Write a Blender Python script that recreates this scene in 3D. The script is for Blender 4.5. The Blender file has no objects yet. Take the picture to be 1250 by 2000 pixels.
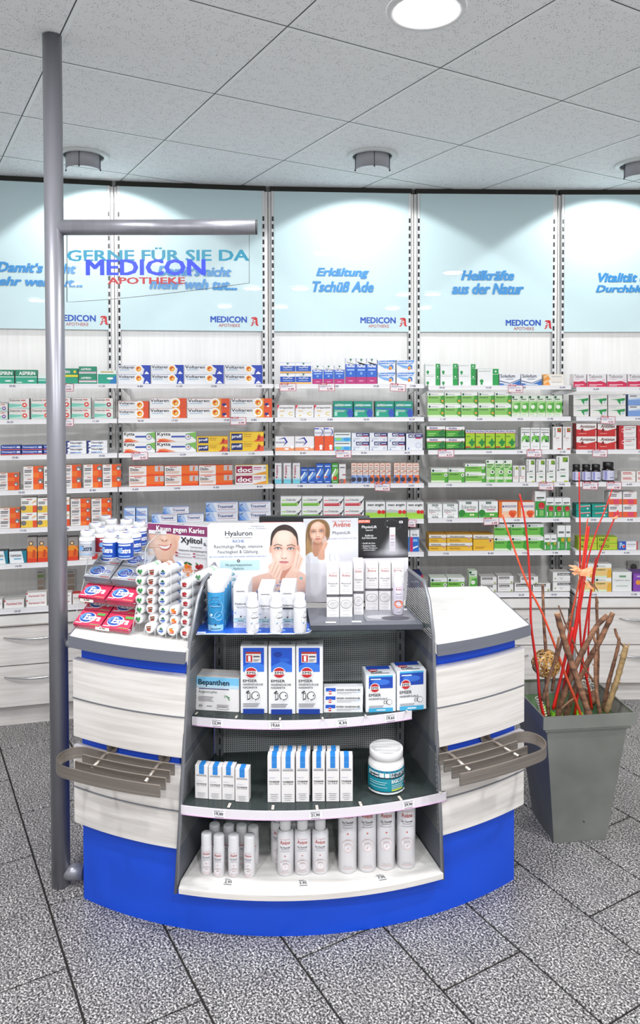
import bpy, math, random
import numpy as np
from mathutils import Vector, Matrix

SC = bpy.context.scene
COL = SC.collection
random.seed(7)

# ------------------------------------------------------------------ camera
FPX, CX, CY = 1463.0, 625.0, 802.4          # focal length and principal point for a 1250 x 2000 frame
EYE = np.array([0.0, 0.0, 1.6])
PITCH, ROLL = -.0249, -.002
_F = np.array([0, math.cos(PITCH), math.sin(PITCH)])
_U0 = np.array([0, -math.sin(PITCH), math.cos(PITCH)])
_R0 = np.array([1.0, 0, 0])
_R = math.cos(ROLL) * _R0 + math.sin(ROLL) * _U0
_U = -math.sin(ROLL) * _R0 + math.cos(ROLL) * _U0
cam = bpy.data.cameras.new('camera')
cam.sensor_fit = 'HORIZONTAL'
cam.sensor_width = 36.0
cam.lens = 36.0 * FPX / 1250.0
cam.shift_y = -(1000.0 - CY) / 1250.0
cam.clip_start = 0.05
camo = bpy.data.objects.new('camera', cam)
COL.objects.link(camo)
camo.matrix_world = Matrix(((_R[0], _U[0], -_F[0], EYE[0]), (_R[1], _U[1], -_F[1], EYE[1]),
                            (_R[2], _U[2], -_F[2], EYE[2]), (0, 0, 0, 1)))
SC.camera = camo
SC.cycles.transparent_max_bounces = 40

# ------------------------------------------------------------------ world, exposure
H = 2.7295
w = bpy.data.worlds.new('world')
SC.world = w
w.use_nodes = True
w.node_tree.nodes['Background'].inputs[0].default_value = (0.92, 0.96, 1.0, 1)
w.node_tree.nodes['Background'].inputs[1].default_value = 0.6
SC.view_settings.view_transform = 'Standard'
SC.view_settings.look = 'None'
SC.view_settings.exposure = 0.0
SC.view_settings.gamma = 1.0
SC.view_settings.use_curve_mapping = False
DOWNLIGHT_W = 33.5      # round opal ceiling lamps
WASHER_W = 19.0         # wall washers over the shelves
OPAL_EMIT = 14.0
LAMPS = [(0.316, 2.24), (-1.1, 1.55), (1.45, 1.35), (0.35, 0.15), (-1.1, -0.1), (1.6, -0.2), (0.3, -1.6), (-1.4, -1.6), (1.8, -1.6)]
WASHERS = [(-2.49, 3.55), (-1.122, 3.591), (0.252, 3.602), (1.592, 3.749), (2.95, 3.75)]
SWITCH = dict(lamps=True)

def area_lamp(name, x, y, power, size):
    l = bpy.data.lights.new(name, 'AREA')
    l.shape = 'DISK'; l.size = size; l.energy = power; l.color = (0.97, 0.985, 1.0)
    o = bpy.data.objects.new(name, l); COL.objects.link(o)
    o.location = (x, y, H - 0.013)
    return o

def spot_lamp(name, x, y, power):
    l = bpy.data.lights.new(name, 'SPOT')
    l.energy = power; l.spot_size = math.radians(112); l.spot_blend = 0.10
    l.shadow_soft_size = 0.03; l.color = (0.97, 0.99, 1.0)
    o = bpy.data.objects.new(name, l); COL.objects.link(o)
    o.location = (x, y + 0.02, H - 0.035)
    o.rotation_euler = (math.radians(30), 0, 0)      # tips the beam towards the wall
    return o

for _i, (_x, _y) in enumerate(LAMPS): area_lamp('ceiling_lamp_light', _x, _y, DOWNLIGHT_W * (.5 if _i == 0 else 1.0), 0.17)
for _x, _y in WASHERS: spot_lamp('wall_washer_light', _x, _y, WASHER_W)

# ------------------------------------------------------------------ pixel -> point
def ray(x, y):
    d = _F * FPX + _R * (x - CX) + _U * (CY - y)
    return d / d[1]
def atz(x, y, z):
    d = ray(x, y); return EYE + d * ((z - EYE[2]) / d[2])
def atY(x, y, Y): return EYE + ray(x, y) * Y
def onplane(x, y, A, B):
    d = ray(x, y); u = np.array(B) - np.array(A); n = np.array([-u[1], u[0]])
    return EYE + d * (((np.array(A) - EYE[:2]) @ n) / (d[:2] @ n))
CC = np.array([-.1243, 3.4142])              # centre of the counter's round front
def oncyl(x, y, R):
    d = ray(x, y); o = EYE[:2] - CC; a = d[:2] @ d[:2]; b = o @ d[:2]; c = o @ o - R * R
    return EYE + d * ((-b - math.sqrt(b * b - a * c)) / a)

# ------------------------------------------------------------------ materials
def lin(h):
    if isinstance(h, (tuple, list)): return tuple(h)[:3]
    h = h.lstrip('#')
    if len(h) == 3: h = ''.join(q * 2 for q in h)
    v = [int(h[i:i + 2], 16) / 255 for i in (0, 2, 4)]
    return tuple(c / 12.92 if c <= .04045 else ((c + .055) / 1.055) ** 2.4 for c in v)
_mc = {}
ALB = .83         # printed card and paint reflect less than the screen white they are picked from
def M(col, rough=.45, metal=0.0, spec=.5, coat=0.0):
    k = (col, rough, metal, spec, coat)
    if k in _mc: return _mc[k]
    m = bpy.data.materials.new('paint_' + str(col).strip('#'))
    m.use_nodes = True
    b = m.node_tree.nodes['Principled BSDF']
    b.inputs['Base Color'].default_value = (*[q * ALB for q in lin(col)], 1)
    b.inputs['Roughness'].default_value = rough
    b.inputs['Metallic'].default_value = metal
    b.inputs['Specular IOR Level'].default_value = spec
    b.inputs['Coat Weight'].default_value = coat
    _mc[k] = m
    return m
def nodes(name):
    m = bpy.data.materials.new(name); m.use_nodes = True
    return m, m.node_tree.nodes, m.node_tree.links, m.node_tree.nodes['Principled BSDF']
def ramp(N, stops):
    r = N.new('ShaderNodeValToRGB'); e = r.color_ramp.elements
    while len(e) < len(stops): e.new(.5)
    for i, (p, c) in enumerate(stops): e[i].position = p; e[i].color = (*lin(c), 1)
    return r
def tex(N, L, kind, coord='Object', scale=(1, 1, 1), **kw):
    tc = N.new('ShaderNodeTexCoord'); mp = N.new('ShaderNodeMapping'); t = N.new('ShaderNodeTex' + kind)
    mp.inputs['Scale'].default_value = scale
    L.new(tc.outputs[coord], mp.inputs[0]); L.new(mp.outputs[0], t.inputs['Vector'])
    for k, v in kw.items(): t.inputs[k].default_value = v
    return t
def granite():
    m, N, L, b = nodes('granite')
    oi = N.new('ShaderNodeObjectInfo')
    a = tex(N, L, 'Noise', 'Object', (1, 1, 1), Scale=165.0, Detail=3.0, Roughness=.75)
    c = tex(N, L, 'Noise', 'Object', (1, 1, 1), Scale=9.0, Detail=2.0)
    r = ramp(N, [(.39, '#101114'), (.455, '#4c4c4d'), (.53, '#8c8989'), (.60, '#e4dfdc')])
    mx = N.new('ShaderNodeMix'); mx.data_type = 'RGBA'; mx.blend_type = 'MULTIPLY'; mx.inputs[0].default_value = .5
    r2 = ramp(N, [(.3, '#b9b9bb'), (.7, '#ffffff')])
    L.new(a.outputs['Fac'], r.inputs[0]); L.new(c.outputs['Fac'], r2.inputs[0])
    L.new(r.outputs[0], mx.inputs[6]); L.new(r2.outputs[0], mx.inputs[7])
    L.new(mx.outputs[2], b.inputs['Base Color']); b.inputs['Roughness'].default_value = .42
    return m
def woodwhite(name, c0, c1, scale=(1, 1, 1), rough=.5):
    m, N, L, b = nodes(name)
    a = tex(N, L, 'Noise', 'Object', scale, Scale=1.0, Detail=5.0, Roughness=.6)
    r = ramp(N, [(.36, c0), (.62, c1)])
    L.new(a.outputs['Fac'], r.inputs[0]); L.new(r.outputs[0], b.inputs['Base Color'])
    b.inputs['Roughness'].default_value = rough
    return m
def brushed(name, col, rough=.32, metal=.9, scale=(2, 2, 260), amt=.12):
    m, N, L, b = nodes(name)
    a = tex(N, L, 'Noise', 'Object', scale, Scale=1.0, Detail=3.0)
    l = np.array(lin(col)); d = tuple(l * (1 - amt * 2)); h = tuple(np.minimum(l * (1 + amt), 1))
    r = ramp(N, [(.3, d), (.7, h)])
    L.new(a.outputs['Fac'], r.inputs[0]); L.new(r.outputs[0], b.inputs['Base Color'])
    b.inputs['Roughness'].default_value = rough; b.inputs['Metallic'].default_value = metal
    return m
def ceilmat():
    m, N, L, b = nodes('mineral_fibre')
    v = tex(N, L, 'Voronoi', 'Object', (1, 1, 1), Scale=165.0)
    n = tex(N, L, 'Noise', 'Object', (1, 1, 1), Scale=26.0, Detail=2.0)
    r1 = ramp(N, [(.18, '#63666a'), (.27, '#ffffff')])
    r2 = ramp(N, [(.40, '#000000'), (.52, '#ffffff')])
    mx = N.new('ShaderNodeMix'); mx.data_type = 'RGBA'; mx.blend_type = 'MIX'
    base = N.new('ShaderNodeMix'); base.data_type = 'RGBA'; base.blend_type = 'MULTIPLY'; base.inputs[0].default_value = 1
    base.inputs[6].default_value = (*lin('#f3f5f6'), 1)
    L.new(v.outputs['Distance'], r1.inputs[0]); L.new(n.outputs['Fac'], r2.inputs[0])
    L.new(r2.outputs[0], mx.inputs[0]); mx.inputs[6].default_value = (1, 1, 1, 1); L.new(r1.outputs[0], mx.inputs[7])
    L.new(mx.outputs[2], base.inputs[7]); L.new(base.outputs[2], b.inputs['Base Color'])
    b.inputs['Roughness'].default_value = .9; b.inputs['Specular IOR Level'].default_value = .1
    return m
def glassy(name, col, alpha=.9, rough=.02, tint=None):
    """clear sheet: mostly see-through, with a real reflection"""
    m = bpy.data.materials.new(name); m.use_nodes = True
    N, L = m.node_tree.nodes, m.node_tree.links
    N.clear()
    o = N.new('ShaderNodeOutputMaterial'); t = N.new('ShaderNodeBsdfTransparent'); g = N.new('ShaderNodeBsdfGlossy')
    lw = N.new('ShaderNodeLayerWeight'); lw.inputs[0].default_value = .5
    pw = N.new('ShaderNodeMath'); pw.operation = 'POWER'; pw.inputs[1].default_value = 5.0
    f = N.new('ShaderNodeMath'); f.operation = 'MULTIPLY_ADD'; f.inputs[1].default_value = .6; f.inputs[2].default_value = .03
    L.new(lw.outputs['Facing'], pw.inputs[0]); L.new(pw.outputs[0], f.inputs[0])
    mx = N.new('ShaderNodeMixShader'); mx2 = N.new('ShaderNodeMixShader'); d = N.new('ShaderNodeBsdfDiffuse')
    t.inputs[0].default_value = (*lin(tint or '#ffffff'), 1); g.inputs['Roughness'].default_value = rough
    d.inputs[0].default_value = (*lin(col), 1)
    mx2.inputs[0].default_value = 1 - alpha
    L.new(t.outputs[0], mx2.inputs[1]); L.new(d.outputs[0], mx2.inputs[2])
    L.new(f.outputs[0], mx.inputs[0]); L.new(mx2.outputs[0], mx.inputs[1]); L.new(g.outputs[0], mx.inputs[2])
    L.new(mx.outputs[0], o.inputs[0])
    return m
def emit(name, col, s):
    m, N, L, b = nodes(name)
    b.inputs['Emission Color'].default_value = (*lin(col), 1); b.inputs['Emission Strength'].default_value = s
    return m

# ------------------------------------------------------------------ mesh builder
class MB:
    def __init__(s): s.v = []; s.f = []; s.m = []; s.mats = []; s.smooth = []
    def mi(s, mat):
        if mat not in s.mats: s.mats.append(mat)
        return s.mats.index(mat)
    def add(s, vs, fs, mat, smooth=False):
        o = len(s.v); s.v += [tuple(p) for p in vs]; i = s.mi(mat)
        for f in fs: s.f.append([o + k for k in f]); s.m.append(i); s.smooth.append(smooth)
        return s
    def box(s, x0, x1, y0, y1, z0, z1, mat):
        return s.add([(x0, y0, z0), (x1, y0, z0), (x1, y1, z0), (x0, y1, z0), (x0, y0, z1), (x1, y0, z1), (x1, y1, z1), (x0, y1, z1)],
                     [(0, 3, 2, 1), (4, 5, 6, 7), (0, 1, 5, 4), (1, 2, 6, 5), (2, 3, 7, 6), (3, 0, 4, 7)], mat)
    def hexa(s, p, mat):   # 8 corners, bottom ring then top ring
        return s.add(p, [(0, 3, 2, 1), (4, 5, 6, 7), (0, 1, 5, 4), (1, 2, 6, 5), (2, 3, 7, 6), (3, 0, 4, 7)], mat)
    def cbox(s, x0, x1, y0, y1, z0, z1, c, mat, top=None, side=None):
        """box with chamfered vertical front edges and top edge (a carton)"""
        top = top or mat; side = side or mat
        ring = [(x0 + c, y0), (x1 - c, y0), (x1, y0 + c), (x1, y1), (x0, y1), (x0, y0 + c)]
        n = len(ring)
        vs = [(x, y, z0) for x, y in ring] + [(x, y, z1 - c) for x, y in ring]
        cx, cy = (x0 + x1) / 2, (y0 + y1) / 2
        vs += [(x + (c if x < cx else -c), y + (c if y < cy else -c), z1) for x, y in ring]
        s.add(vs, [tuple(range(n))[::-1]], side)
        o = len(s.v) - len(vs)
        for k in range(n):
            m = mat if k == 0 else side
            s.f.append([o + k, o + (k + 1) % n, o + n + (k + 1) % n, o + n + k]); s.m.append(s.mi(m)); s.smooth.append(False)
            s.f.append([o + n + k, o + n + (k + 1) % n, o + 2 * n + (k + 1) % n, o + 2 * n + k]); s.m.append(s.mi(top)); s.smooth.append(False)
        s.f.append([o + 2 * n + k for k in range(n)]); s.m.append(s.mi(top)); s.smooth.append(False)
        return s
    def prism(s, poly, z0, z1, mat, topmat=None):
        n = len(poly)
        s.add([(x, y, z0) for x, y in poly] + [(x, y, z1) for x, y in poly],
              [(k, (k + 1) % n, n + (k + 1) % n, n + k) for k in range(n)] + [tuple(range(n))[::-1]], mat)
        o = len(s.v) - 2 * n
        s.f.append([o + n + k for k in range(n)]); s.m.append(s.mi(topmat or mat)); s.smooth.append(False)
        return s
    def lathe(s, prof, mat, n=20, cx=0, cy=0, mats=None, a0=0, a1=2 * math.pi):
        full = abs(a1 - a0 - 2 * math.pi) < 1e-6
        k = n if full else n + 1
        vs = []
        for r, z in prof:
            for i in range(k):
                a = a0 + (a1 - a0) * i / n
                vs.append((cx + r * math.cos(a), cy + r * math.sin(a), z))
        o = len(s.v); s.v += vs
        for j in range(len(prof) - 1):
            mm = s.mi(mats[j] if mats else mat)
            for i in range(n):
                i2 = (i + 1) % k if full else i + 1
                s.f.append([o + j * k + i, o + j * k + i2, o + (j + 1) * k + i2, o + (j + 1) * k + i]); s.m.append(mm); s.smooth.append(True)
        return s
    def tube(s, pts, r, mat, n=8, cap=True, flat=None):
        pts = [Vector(p) for p in pts]; rs = r if isinstance(r, (list, tuple)) else [r] * len(pts)
        rings = []; prev = None
        for i, p in enumerate(pts):
            t = (pts[min(i + 1, len(pts) - 1)] - pts[max(i - 1, 0)])
            if t.length < 1e-9: t = Vector((0, 0, 1))
            t.normalize()
            a = prev if prev is not None else (Vector((0, 0, 1)) if abs(t.z) < .9 else Vector((1, 0, 0)))
            a = (a - t * a.dot(t))
            if a.length < 1e-6: a = t.orthogonal()
            a.normalize(); b = t.cross(a); prev = a
            rings.append([p + (a * math.cos(2 * math.pi * k / n) + b * math.sin(2 * math.pi * k / n)) * rs[i] for k in range(n)])
        vs = [tuple(q) for rg in rings for q in rg]
        fs = [(j * n + k, j * n + (k + 1) % n, (j + 1) * n + (k + 1) % n, (j + 1) * n + k) for j in range(len(pts) - 1) for k in range(n)]
        s.add(vs, fs, mat, True)
        if cap:
            o = len(s.v) - len(vs)
            for base, rev in ((0, True), ((len(pts) - 1) * n, False)):
                idx = [o + base + k for k in range(n)]
                s.f.append(idx[::-1] if rev else idx); s.m.append(s.mi(mat)); s.smooth.append(False)
        return s
    def mesh(s, name):
        me = bpy.data.meshes.new(name)
        me.from_pydata(s.v, [], s.f)
        for m in s.mats: me.materials.append(m)
        me.polygons.foreach_set('material_index', s.m)
        me.polygons.foreach_set('use_smooth', s.smooth)
        me.update()
        return me
    def obj(s, name, parent=None, loc=None, rz=0.0):
        return new(name, s.mesh(name), parent, loc, rz)

def new(name, me, parent=None, loc=None, rz=0.0):
    o = bpy.data.objects.new(name, me); COL.objects.link(o)
    if parent is not None: o.parent = parent
    if loc is not None: o.location = [float(c) for c in loc]
    if rz: o.rotation_euler = (0, 0, rz)
    return o
def thing(name, label, cat, loc=(0, 0, 0), rz=0.0, group=None):
    o = new(name, None, None, loc, rz); return tag(o, label, cat, group)
def tag(o, label, cat, group=None):
    o['label'] = label; o['category'] = cat
    if group: o['group'] = group
    return o
def struct(o):
    o['kind'] = 'structure'; return o
def clone(root, loc, label, rz=None):
    kids = [c for c in bpy.data.objects if c.parent == root]
    r = root.copy(); COL.objects.link(r); r.location = [float(c) for c in loc]; r['label'] = label
    if rz is not None: r.rotation_euler = (0, 0, rz)
    for ch in kids:
        c = ch.copy(); COL.objects.link(c); c.parent = r
    return r
def arcpts(R, a0, a1, n=24):
    return [(CC[0] + R * math.cos(a0 + (a1 - a0) * i / n), CC[1] + R * math.sin(a0 + (a1 - a0) * i / n)) for i in range(n + 1)]
def ang(p): return math.atan2(p[1] - CC[1], p[0] - CC[0])

# ------------------------------------------------------------------ lettering and flat print
_tc = {}
def tmesh(txt, bold=0.0, shear=0.0):
    k = (txt, bold, shear)
    if k in _tc: return _tc[k]
    c = bpy.data.curves.new('t', 'FONT'); c.body = txt; c.resolution_u = 2; c.shear = shear; c.align_x = 'CENTER'
    o = bpy.data.objects.new('t', c); COL.objects.link(o)
    me = o.to_mesh()
    v = np.array([p.co[:2] for p in me.vertices]) if len(me.vertices) else np.zeros((1, 2))
    f = [tuple(p.vertices) for p in me.polygons]
    o.to_mesh_clear(); bpy.data.objects.remove(o); bpy.data.curves.remove(c)
    v = np.concatenate([v, np.zeros((len(v), 1))], 1)
    if bold > .01:          # heavier strokes: the glyphs laid four times with a small shift
        n = len(v); sh = [(-bold, -bold * .6, 0), (bold, -bold * .6, 4e-5), (bold, bold * .6, 8e-5), (-bold, bold * .6, 12e-5)]
        v = np.concatenate([v + np.array(q) for q in sh]); f = [tuple(i + n * j for i in q) for j in range(4) for q in f]
    mn, mx = v[:, :2].min(0), v[:, :2].max(0)
    v[:, :2] = (v[:, :2] - mn) / np.maximum(mx - mn, 1e-6)
    _tc[k] = (v, f, float((mx - mn)[0] / max((mx - mn)[1], 1e-6)))
    return _tc[k]
def R_(u0, v0, u1, v1, c): return ('q', [(u0, v0), (u1, v0), (u1, v1), (u0, v1)], c)
def Q_(pts, c): return ('q', pts, c)
def C_(u, v, r, c, n=14): return ('c', u, v, r, r, c, n)
def E_(u, v, ru, rv, c): return ('e', u, v, ru, rv, c)
def T_(t, u0, v0, u1, v1, c, b=.012, sh=0.0, rot=0): return ('t', t, u0, v0, u1, v1, c, b, sh, rot)
def lines(u0, u1, vs, c, t=.03):
    return [R_(u0, v - t / 2, u1 - (i % 3) * .06 * (u1 - u0), v + t / 2, c) for i, v in enumerate(vs)]
def print_mb(els, w, h, fn=None, mb=None, rough=.4, eps=.0002):
    """flat print on the face y=0 of a w x h front; fn maps (x, z, out) to 3-D for curved faces"""
    mb = mb or MB()
    curved = fn is not None
    fn = fn or (lambda x, z, e: (x, -e, z))
    for i, el in enumerate(els):
        e = .0003 + eps * i
        k = el[0]
        if k == 'q':
            pts = [(u * w, v * h) for u, v in el[1]]; faces = [tuple(range(len(pts)))]; c = el[2]
            if curved and len(pts) == 4:
                # subdivide wide quads so they follow the curve
                (x0, z0), (x1, z1) = pts[0], pts[2]; n = 8
                pts = [(x0 + (x1 - x0) * t / n, z) for z in (z0, z1) for t in range(n + 1)]
                faces = [(t, t + 1, n + 2 + t, n + 1 + t) for t in range(n)]
        elif k in 'ce':
            u, v = el[1], el[2]; rx = el[3] * (h if k == 'c' else w); rz = el[4] * h; c = el[5]
            n = el[6] if k == 'c' else 16
            pts = [(u * w + rx * math.cos(2 * math.pi * t / n), v * h + rz * math.sin(2 * math.pi * t / n)) for t in range(n)]
            faces = [tuple(range(n))]
        else:
            _, t, u0, v0, u1, v1, c, b, sh, rot = el
            tv, faces, _a = tmesh(t, b, sh)
            if rot: pts = [(w * (u0 + (u1 - u0) * (1 - q[1])), h * (v0 + (v1 - v0) * q[0]), q[2]) for q in tv]
            else: pts = [(w * (u0 + (u1 - u0) * q[0]), h * (v0 + (v1 - v0) * q[1]), q[2]) for q in tv]
        mb.add([fn(p[0], p[1], e + (p[2] if len(p) > 2 else 0)) for p in pts], faces, M(c, rough) if isinstance(c, str) else c)
    return mb
# ------------------------------------------------------------------ shared materials
GRAN = granite()
CEIL = ceilmat()
WOODX = woodwhite('white_larch_across', '#cdc7c2', '#e0dbd7', (3, 3, 60))
WOODV = woodwhite('white_larch_upright', '#e8e6e3', '#efedeb', (60, 60, 2.0))
WTOP = woodwhite('white_larch_top', '#d6d2ce', '#e4e1de', (4, 60, 4))
BLUE = brushed('blue_laminate', '#0548cc', .45, 0.0, (6, 6, 6), .03)
STEEL = brushed('brushed_steel', '#a69d95', .32, .85, (3, 3, 200), .10)
GREYP = brushed('silver_grey_powder_coat', '#8c8c93', .36, .55, (40, 40, 2), .05)
BAND = brushed('grey_edge_band', '#7d808a', .4, .4, (3, 3, 400), .06)
PERF = M('#84878c', .45, .2)
ZINC = brushed('zinc_sheet', '#898b86', .45, .5, (5, 5, 5), .10)
WHITE = M('#f4f4f5', .4)
RAIL = M('#f2f0f2', .35)
DARKGAP = M('#2e2f28', .7)
BLACK = M('#0c0c0d', .5)
ACRYL = glassy('clear_acrylic', '#eef4f4', .97)
GLASS = glassy('clear_glass', '#dfeeee', .97)
SMOKE = glassy('green_grey_shelf_glass', '#5a6262', .68, .03, '#b9c4c2')

def grid_uv(n_, u_):      # floor tile frame (row offset, run along the row) -> x, y
    t = math.radians(-60.2)
    return (n_ * -math.sin(t) + u_ * math.cos(t), n_ * math.cos(t) + u_ * math.sin(t))

# ------------------------------------------------------------------ floor
mb = MB(); mb.box(-3.6, 3.8, -3.6, 4.6, -.12, -.004, M('#1f1c1a', .9))
mb.box(-3.6, 3.8, -3.6, .2, -.004, -.001, GRAN); mb.box(-3.6, -2.6, .2, 2.2, -.004, -.001, GRAN); mb.box(2.8, 3.8, .2, 2.2, -.004, -.001, GRAN)
floor = struct(mb.obj('floor'))
TL, TW, GAP = .585, .2842, .0065
mb = MB(); mb.cbox(GAP / 2, TL - GAP / 2, GAP / 2, TW - GAP / 2, -.02, 0, .0012, GRAN)
tile_me = mb.mesh('granite_tile')
_n = 0
for r in range(-14, 16):
    n0 = .405 + TW * (r - 1)
    for k in range(-12, 10):
        u0 = -1.835 + TL * k + (TL / 2 if r % 2 == 0 else 0)
        x, y = grid_uv(n0 + TW / 2, u0 + TL / 2)
        if -3.3 < x < 3.5 and .5 < y < 4.4 and abs(x) < .75 * y + .95:
            new('floor_tile', tile_me, floor, (*grid_uv(n0, u0), 0), math.radians(-60.2)); _n += 1

# ------------------------------------------------------------------ ceiling
mb = MB(); mb.box(-3.6, 3.8, -3.6, 4.6, H + .012, H + .1, M('#cfd3d4', .8))
ceiling = struct(mb.obj('ceiling'))
TH = .5201; T6 = .6; OX, OY = -.692, 3.395
def cgrid(i, j): return (OX + i * T6 * math.cos(TH) + j * T6 * math.sin(TH), OY + i * T6 * math.sin(TH) - j * T6 * math.cos(TH))
g, c, hh = .0075, .009, .007
a0, a1 = g, T6 - g
mb = MB()
mb.add([(a0, -a0, hh), (a1, -a0, hh), (a1, -a1, hh), (a0, -a1, hh), (a0, -a0, .002), (a1, -a0, .002), (a1, -a1, .002), (a0, -a1, .002),
        (a0 + c, -a0 - c, 0), (a1 - c, -a0 - c, 0), (a1 - c, -a1 + c, 0), (a0 + c, -a1 + c, 0)],
       [(0, 1, 5, 4), (1, 2, 6, 5), (2, 3, 7, 6), (3, 0, 4, 7), (4, 5, 9, 8), (5, 6, 10, 9), (6, 7, 11, 10), (7, 4, 8, 11), (8, 9, 10, 11), (3, 2, 1, 0)], CEIL)
ctile = mb.mesh('mineral_tile')
GRID = brushed('grid_white', '#f4f7f7', .5, 0, (1, 1, 1), .01); GSHADOW = M('#4a4c4e', .8)  # dark grey strip paints the shadow line along one side of each bar
for i in range(-9, 9):
    for j in range(-5, 10):
        x, y = cgrid(i + .5, j + .5)
        if abs(x) < .75 * y + .95 and .5 < y < 4.75:
            new('ceiling_tile', ctile, ceiling, (*cgrid(i, j), H), TH)
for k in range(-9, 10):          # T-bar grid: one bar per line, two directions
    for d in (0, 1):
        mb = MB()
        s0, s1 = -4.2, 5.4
        if d == 0: mb.box(s0, s1, -.012, .012, 0, .003, GRID); mb.box(s0, s1, -.0085, -.0048, -.0006, 0, GSHADOW)
        else: mb.box(-.012, .012, s0, s1, 0, .003, GRID); mb.box(-.0085, -.0048, s0, s1, -.0006, 0, GSHADOW)
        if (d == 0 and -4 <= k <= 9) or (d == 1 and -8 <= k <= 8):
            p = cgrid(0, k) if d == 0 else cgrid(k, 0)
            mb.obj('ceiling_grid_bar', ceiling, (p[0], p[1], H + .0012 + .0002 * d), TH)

# room shell out of view, so the lamps light a closed room
wallm = woodwhite('painted_wall', '#f2f2f2', '#f6f6f4', (1, 1, 1), .8)
for nm, b in (('wall_left', (-3.7, -3.6, -3.6, 4.6)), ('wall_right', (3.8, 3.9, -3.6, 4.6)), ('wall_front', (-3.6, 3.8, -3.7, -3.6)), ('wall_back', (-3.6, 3.8, 4.6, 4.7))):
    mb = MB(); mb.box(b[0], b[1], b[2], b[3], 0, H + .012, wallm); struct(mb.obj(nm))

# ------------------------------------------------------------------ ceiling fittings
OPAL = emit('opal_diffuser', '#fffdfa', OPAL_EMIT)
for i, (x, y) in enumerate(LAMPS):
    root = thing('ceiling_downlight', 'round white flush ceiling downlight with glowing opal disc at the top of the picture' if i == 0 else
                 'round white flush ceiling downlight with glowing opal disc behind the viewer', 'ceiling light', (x, y, H), 0, None if i == 0 else 'round downlights behind the viewer')
    mb = MB(); mb.lathe([(.096, -.004), (.098, -.010), (.112, -.012), (.116, -.006), (.117, -.0005)], M('#f1f1f2', .35), 40); mb.obj('trim_ring', root)
    mb = MB(); mb.lathe([(.0005, -.0062), (.05, -.0062), (.0965, -.005)], OPAL, 40); mb.obj('opal_diffuser', root)
wnames = ['leftmost', 'first from the left in view', 'middle', 'rightmost, cut by the picture edge', 'last']
for i, (x, y) in enumerate(WASHERS):
    lab = {1: 'recessed wall washer with curved grey shade, above the left shelves beside the pole',
           2: 'recessed wall washer with curved grey shade, above the middle shelves',
           3: 'recessed wall washer with curved grey shade, cut by the right picture edge'}.get(i, 'recessed wall washer with curved grey shade, outside the picture')
    root = thing('wall_washer_lamp', lab, 'ceiling light', (x, y, H), 0, None if i in (1, 2, 3) else 'wall washers out of view')
    mb = MB(); mb.lathe([(.094, -.001), (.094, -.009), (.097, -.011), (.117, -.011), (.121, -.008), (.121, -.0005)], M('#eef2f1', .4), 40); mb.obj('trim_ring', root)
    mb = MB(); mb.lathe([(.0005, -.0016), (.0945, -.0016)], M('#1b1d20', .7), 32); mb.obj('lamp_well', root)
    mb = MB(); A0, A1 = math.pi * 1.02, math.pi * 1.98
    mb.lathe([(.079, -.003), (.081, -.072), (.0795, -.072), (.0775, -.003)], M('#b4b4bb', .45, .2), 24, a0=A0, a1=A1); sh = mb.obj('curved_shade', root)
    mb = MB()
    for a in (A0 + .03, (A0 + A1) / 2 + .05, A1 - .03):
        mb.tube([(.081 * math.cos(a), .081 * math.sin(a), -.003), (.0825 * math.cos(a), .0825 * math.sin(a), -.074)], .0018, M('#6f6f78', .4, .4), 6)
        mb.tube([(.0825 * math.cos(a), .0825 * math.sin(a), -.072), (.0825 * math.cos(a), .0825 * math.sin(a), -.078)], .0035, M('#2d2d33', .4), 6)
    mb.obj('shade_clips', root)
# ------------------------------------------------------------------ shelf wall
WP = [(-1.89, 3.88), (-1.10, 4.03), (-.284, 4.14), (.524, 4.197), (1.335, 4.225), (2.15, 4.23)]
SEC = [((-1.716, 3.462), (-.986, 3.636)), ((-.979, 3.634), (-.235, 3.748)), ((-.225, 3.753), (.523, 3.769)), ((.547, 3.786), (1.272, 3.800)), ((1.30, 3.80), (2.05, 3.80))]
ROWZ = [None, 1.619, 1.452, 1.284, 1.118, .937, .769, .555]      # underside of each shelf front
ROWZ1 = [1.621, 1.620, 1.619, 1.611, 1.602]
FH = .022
BAYN = ['leftmost bay', 'second bay', 'middle bay', 'fourth bay', 'rightmost bay']
ROWN = [None, 'top shelf', 'second shelf', 'third shelf', 'fourth shelf', 'fifth shelf', 'sixth shelf', 'lowest shelf']
def rowz(s, r): return ROWZ1[s] if r == 1 else ROWZ[r]
PANELGLASS, N, L, b = nodes('aqua_glass_panel')
b.inputs['Base Color'].default_value = (*lin('#c9e0e4'), 1); b.inputs['Roughness'].default_value = .5
b.inputs['Coat Weight'].default_value = 1.0; b.inputs['Coat Roughness'].default_value = .01
ptxt = [("Damit\u2018s nicht", 'mehr weh tut...'), ("Damit\u2018s nicht", 'mehr weh tut...'), ('Erk\u00e4ltung', 'Tsch\u00fc\u00df Ade'), ('Heilkr\u00e4fte', 'aus der Natur'), ('Vitalit\u00e4t &', 'Durchblutung')]
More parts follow.
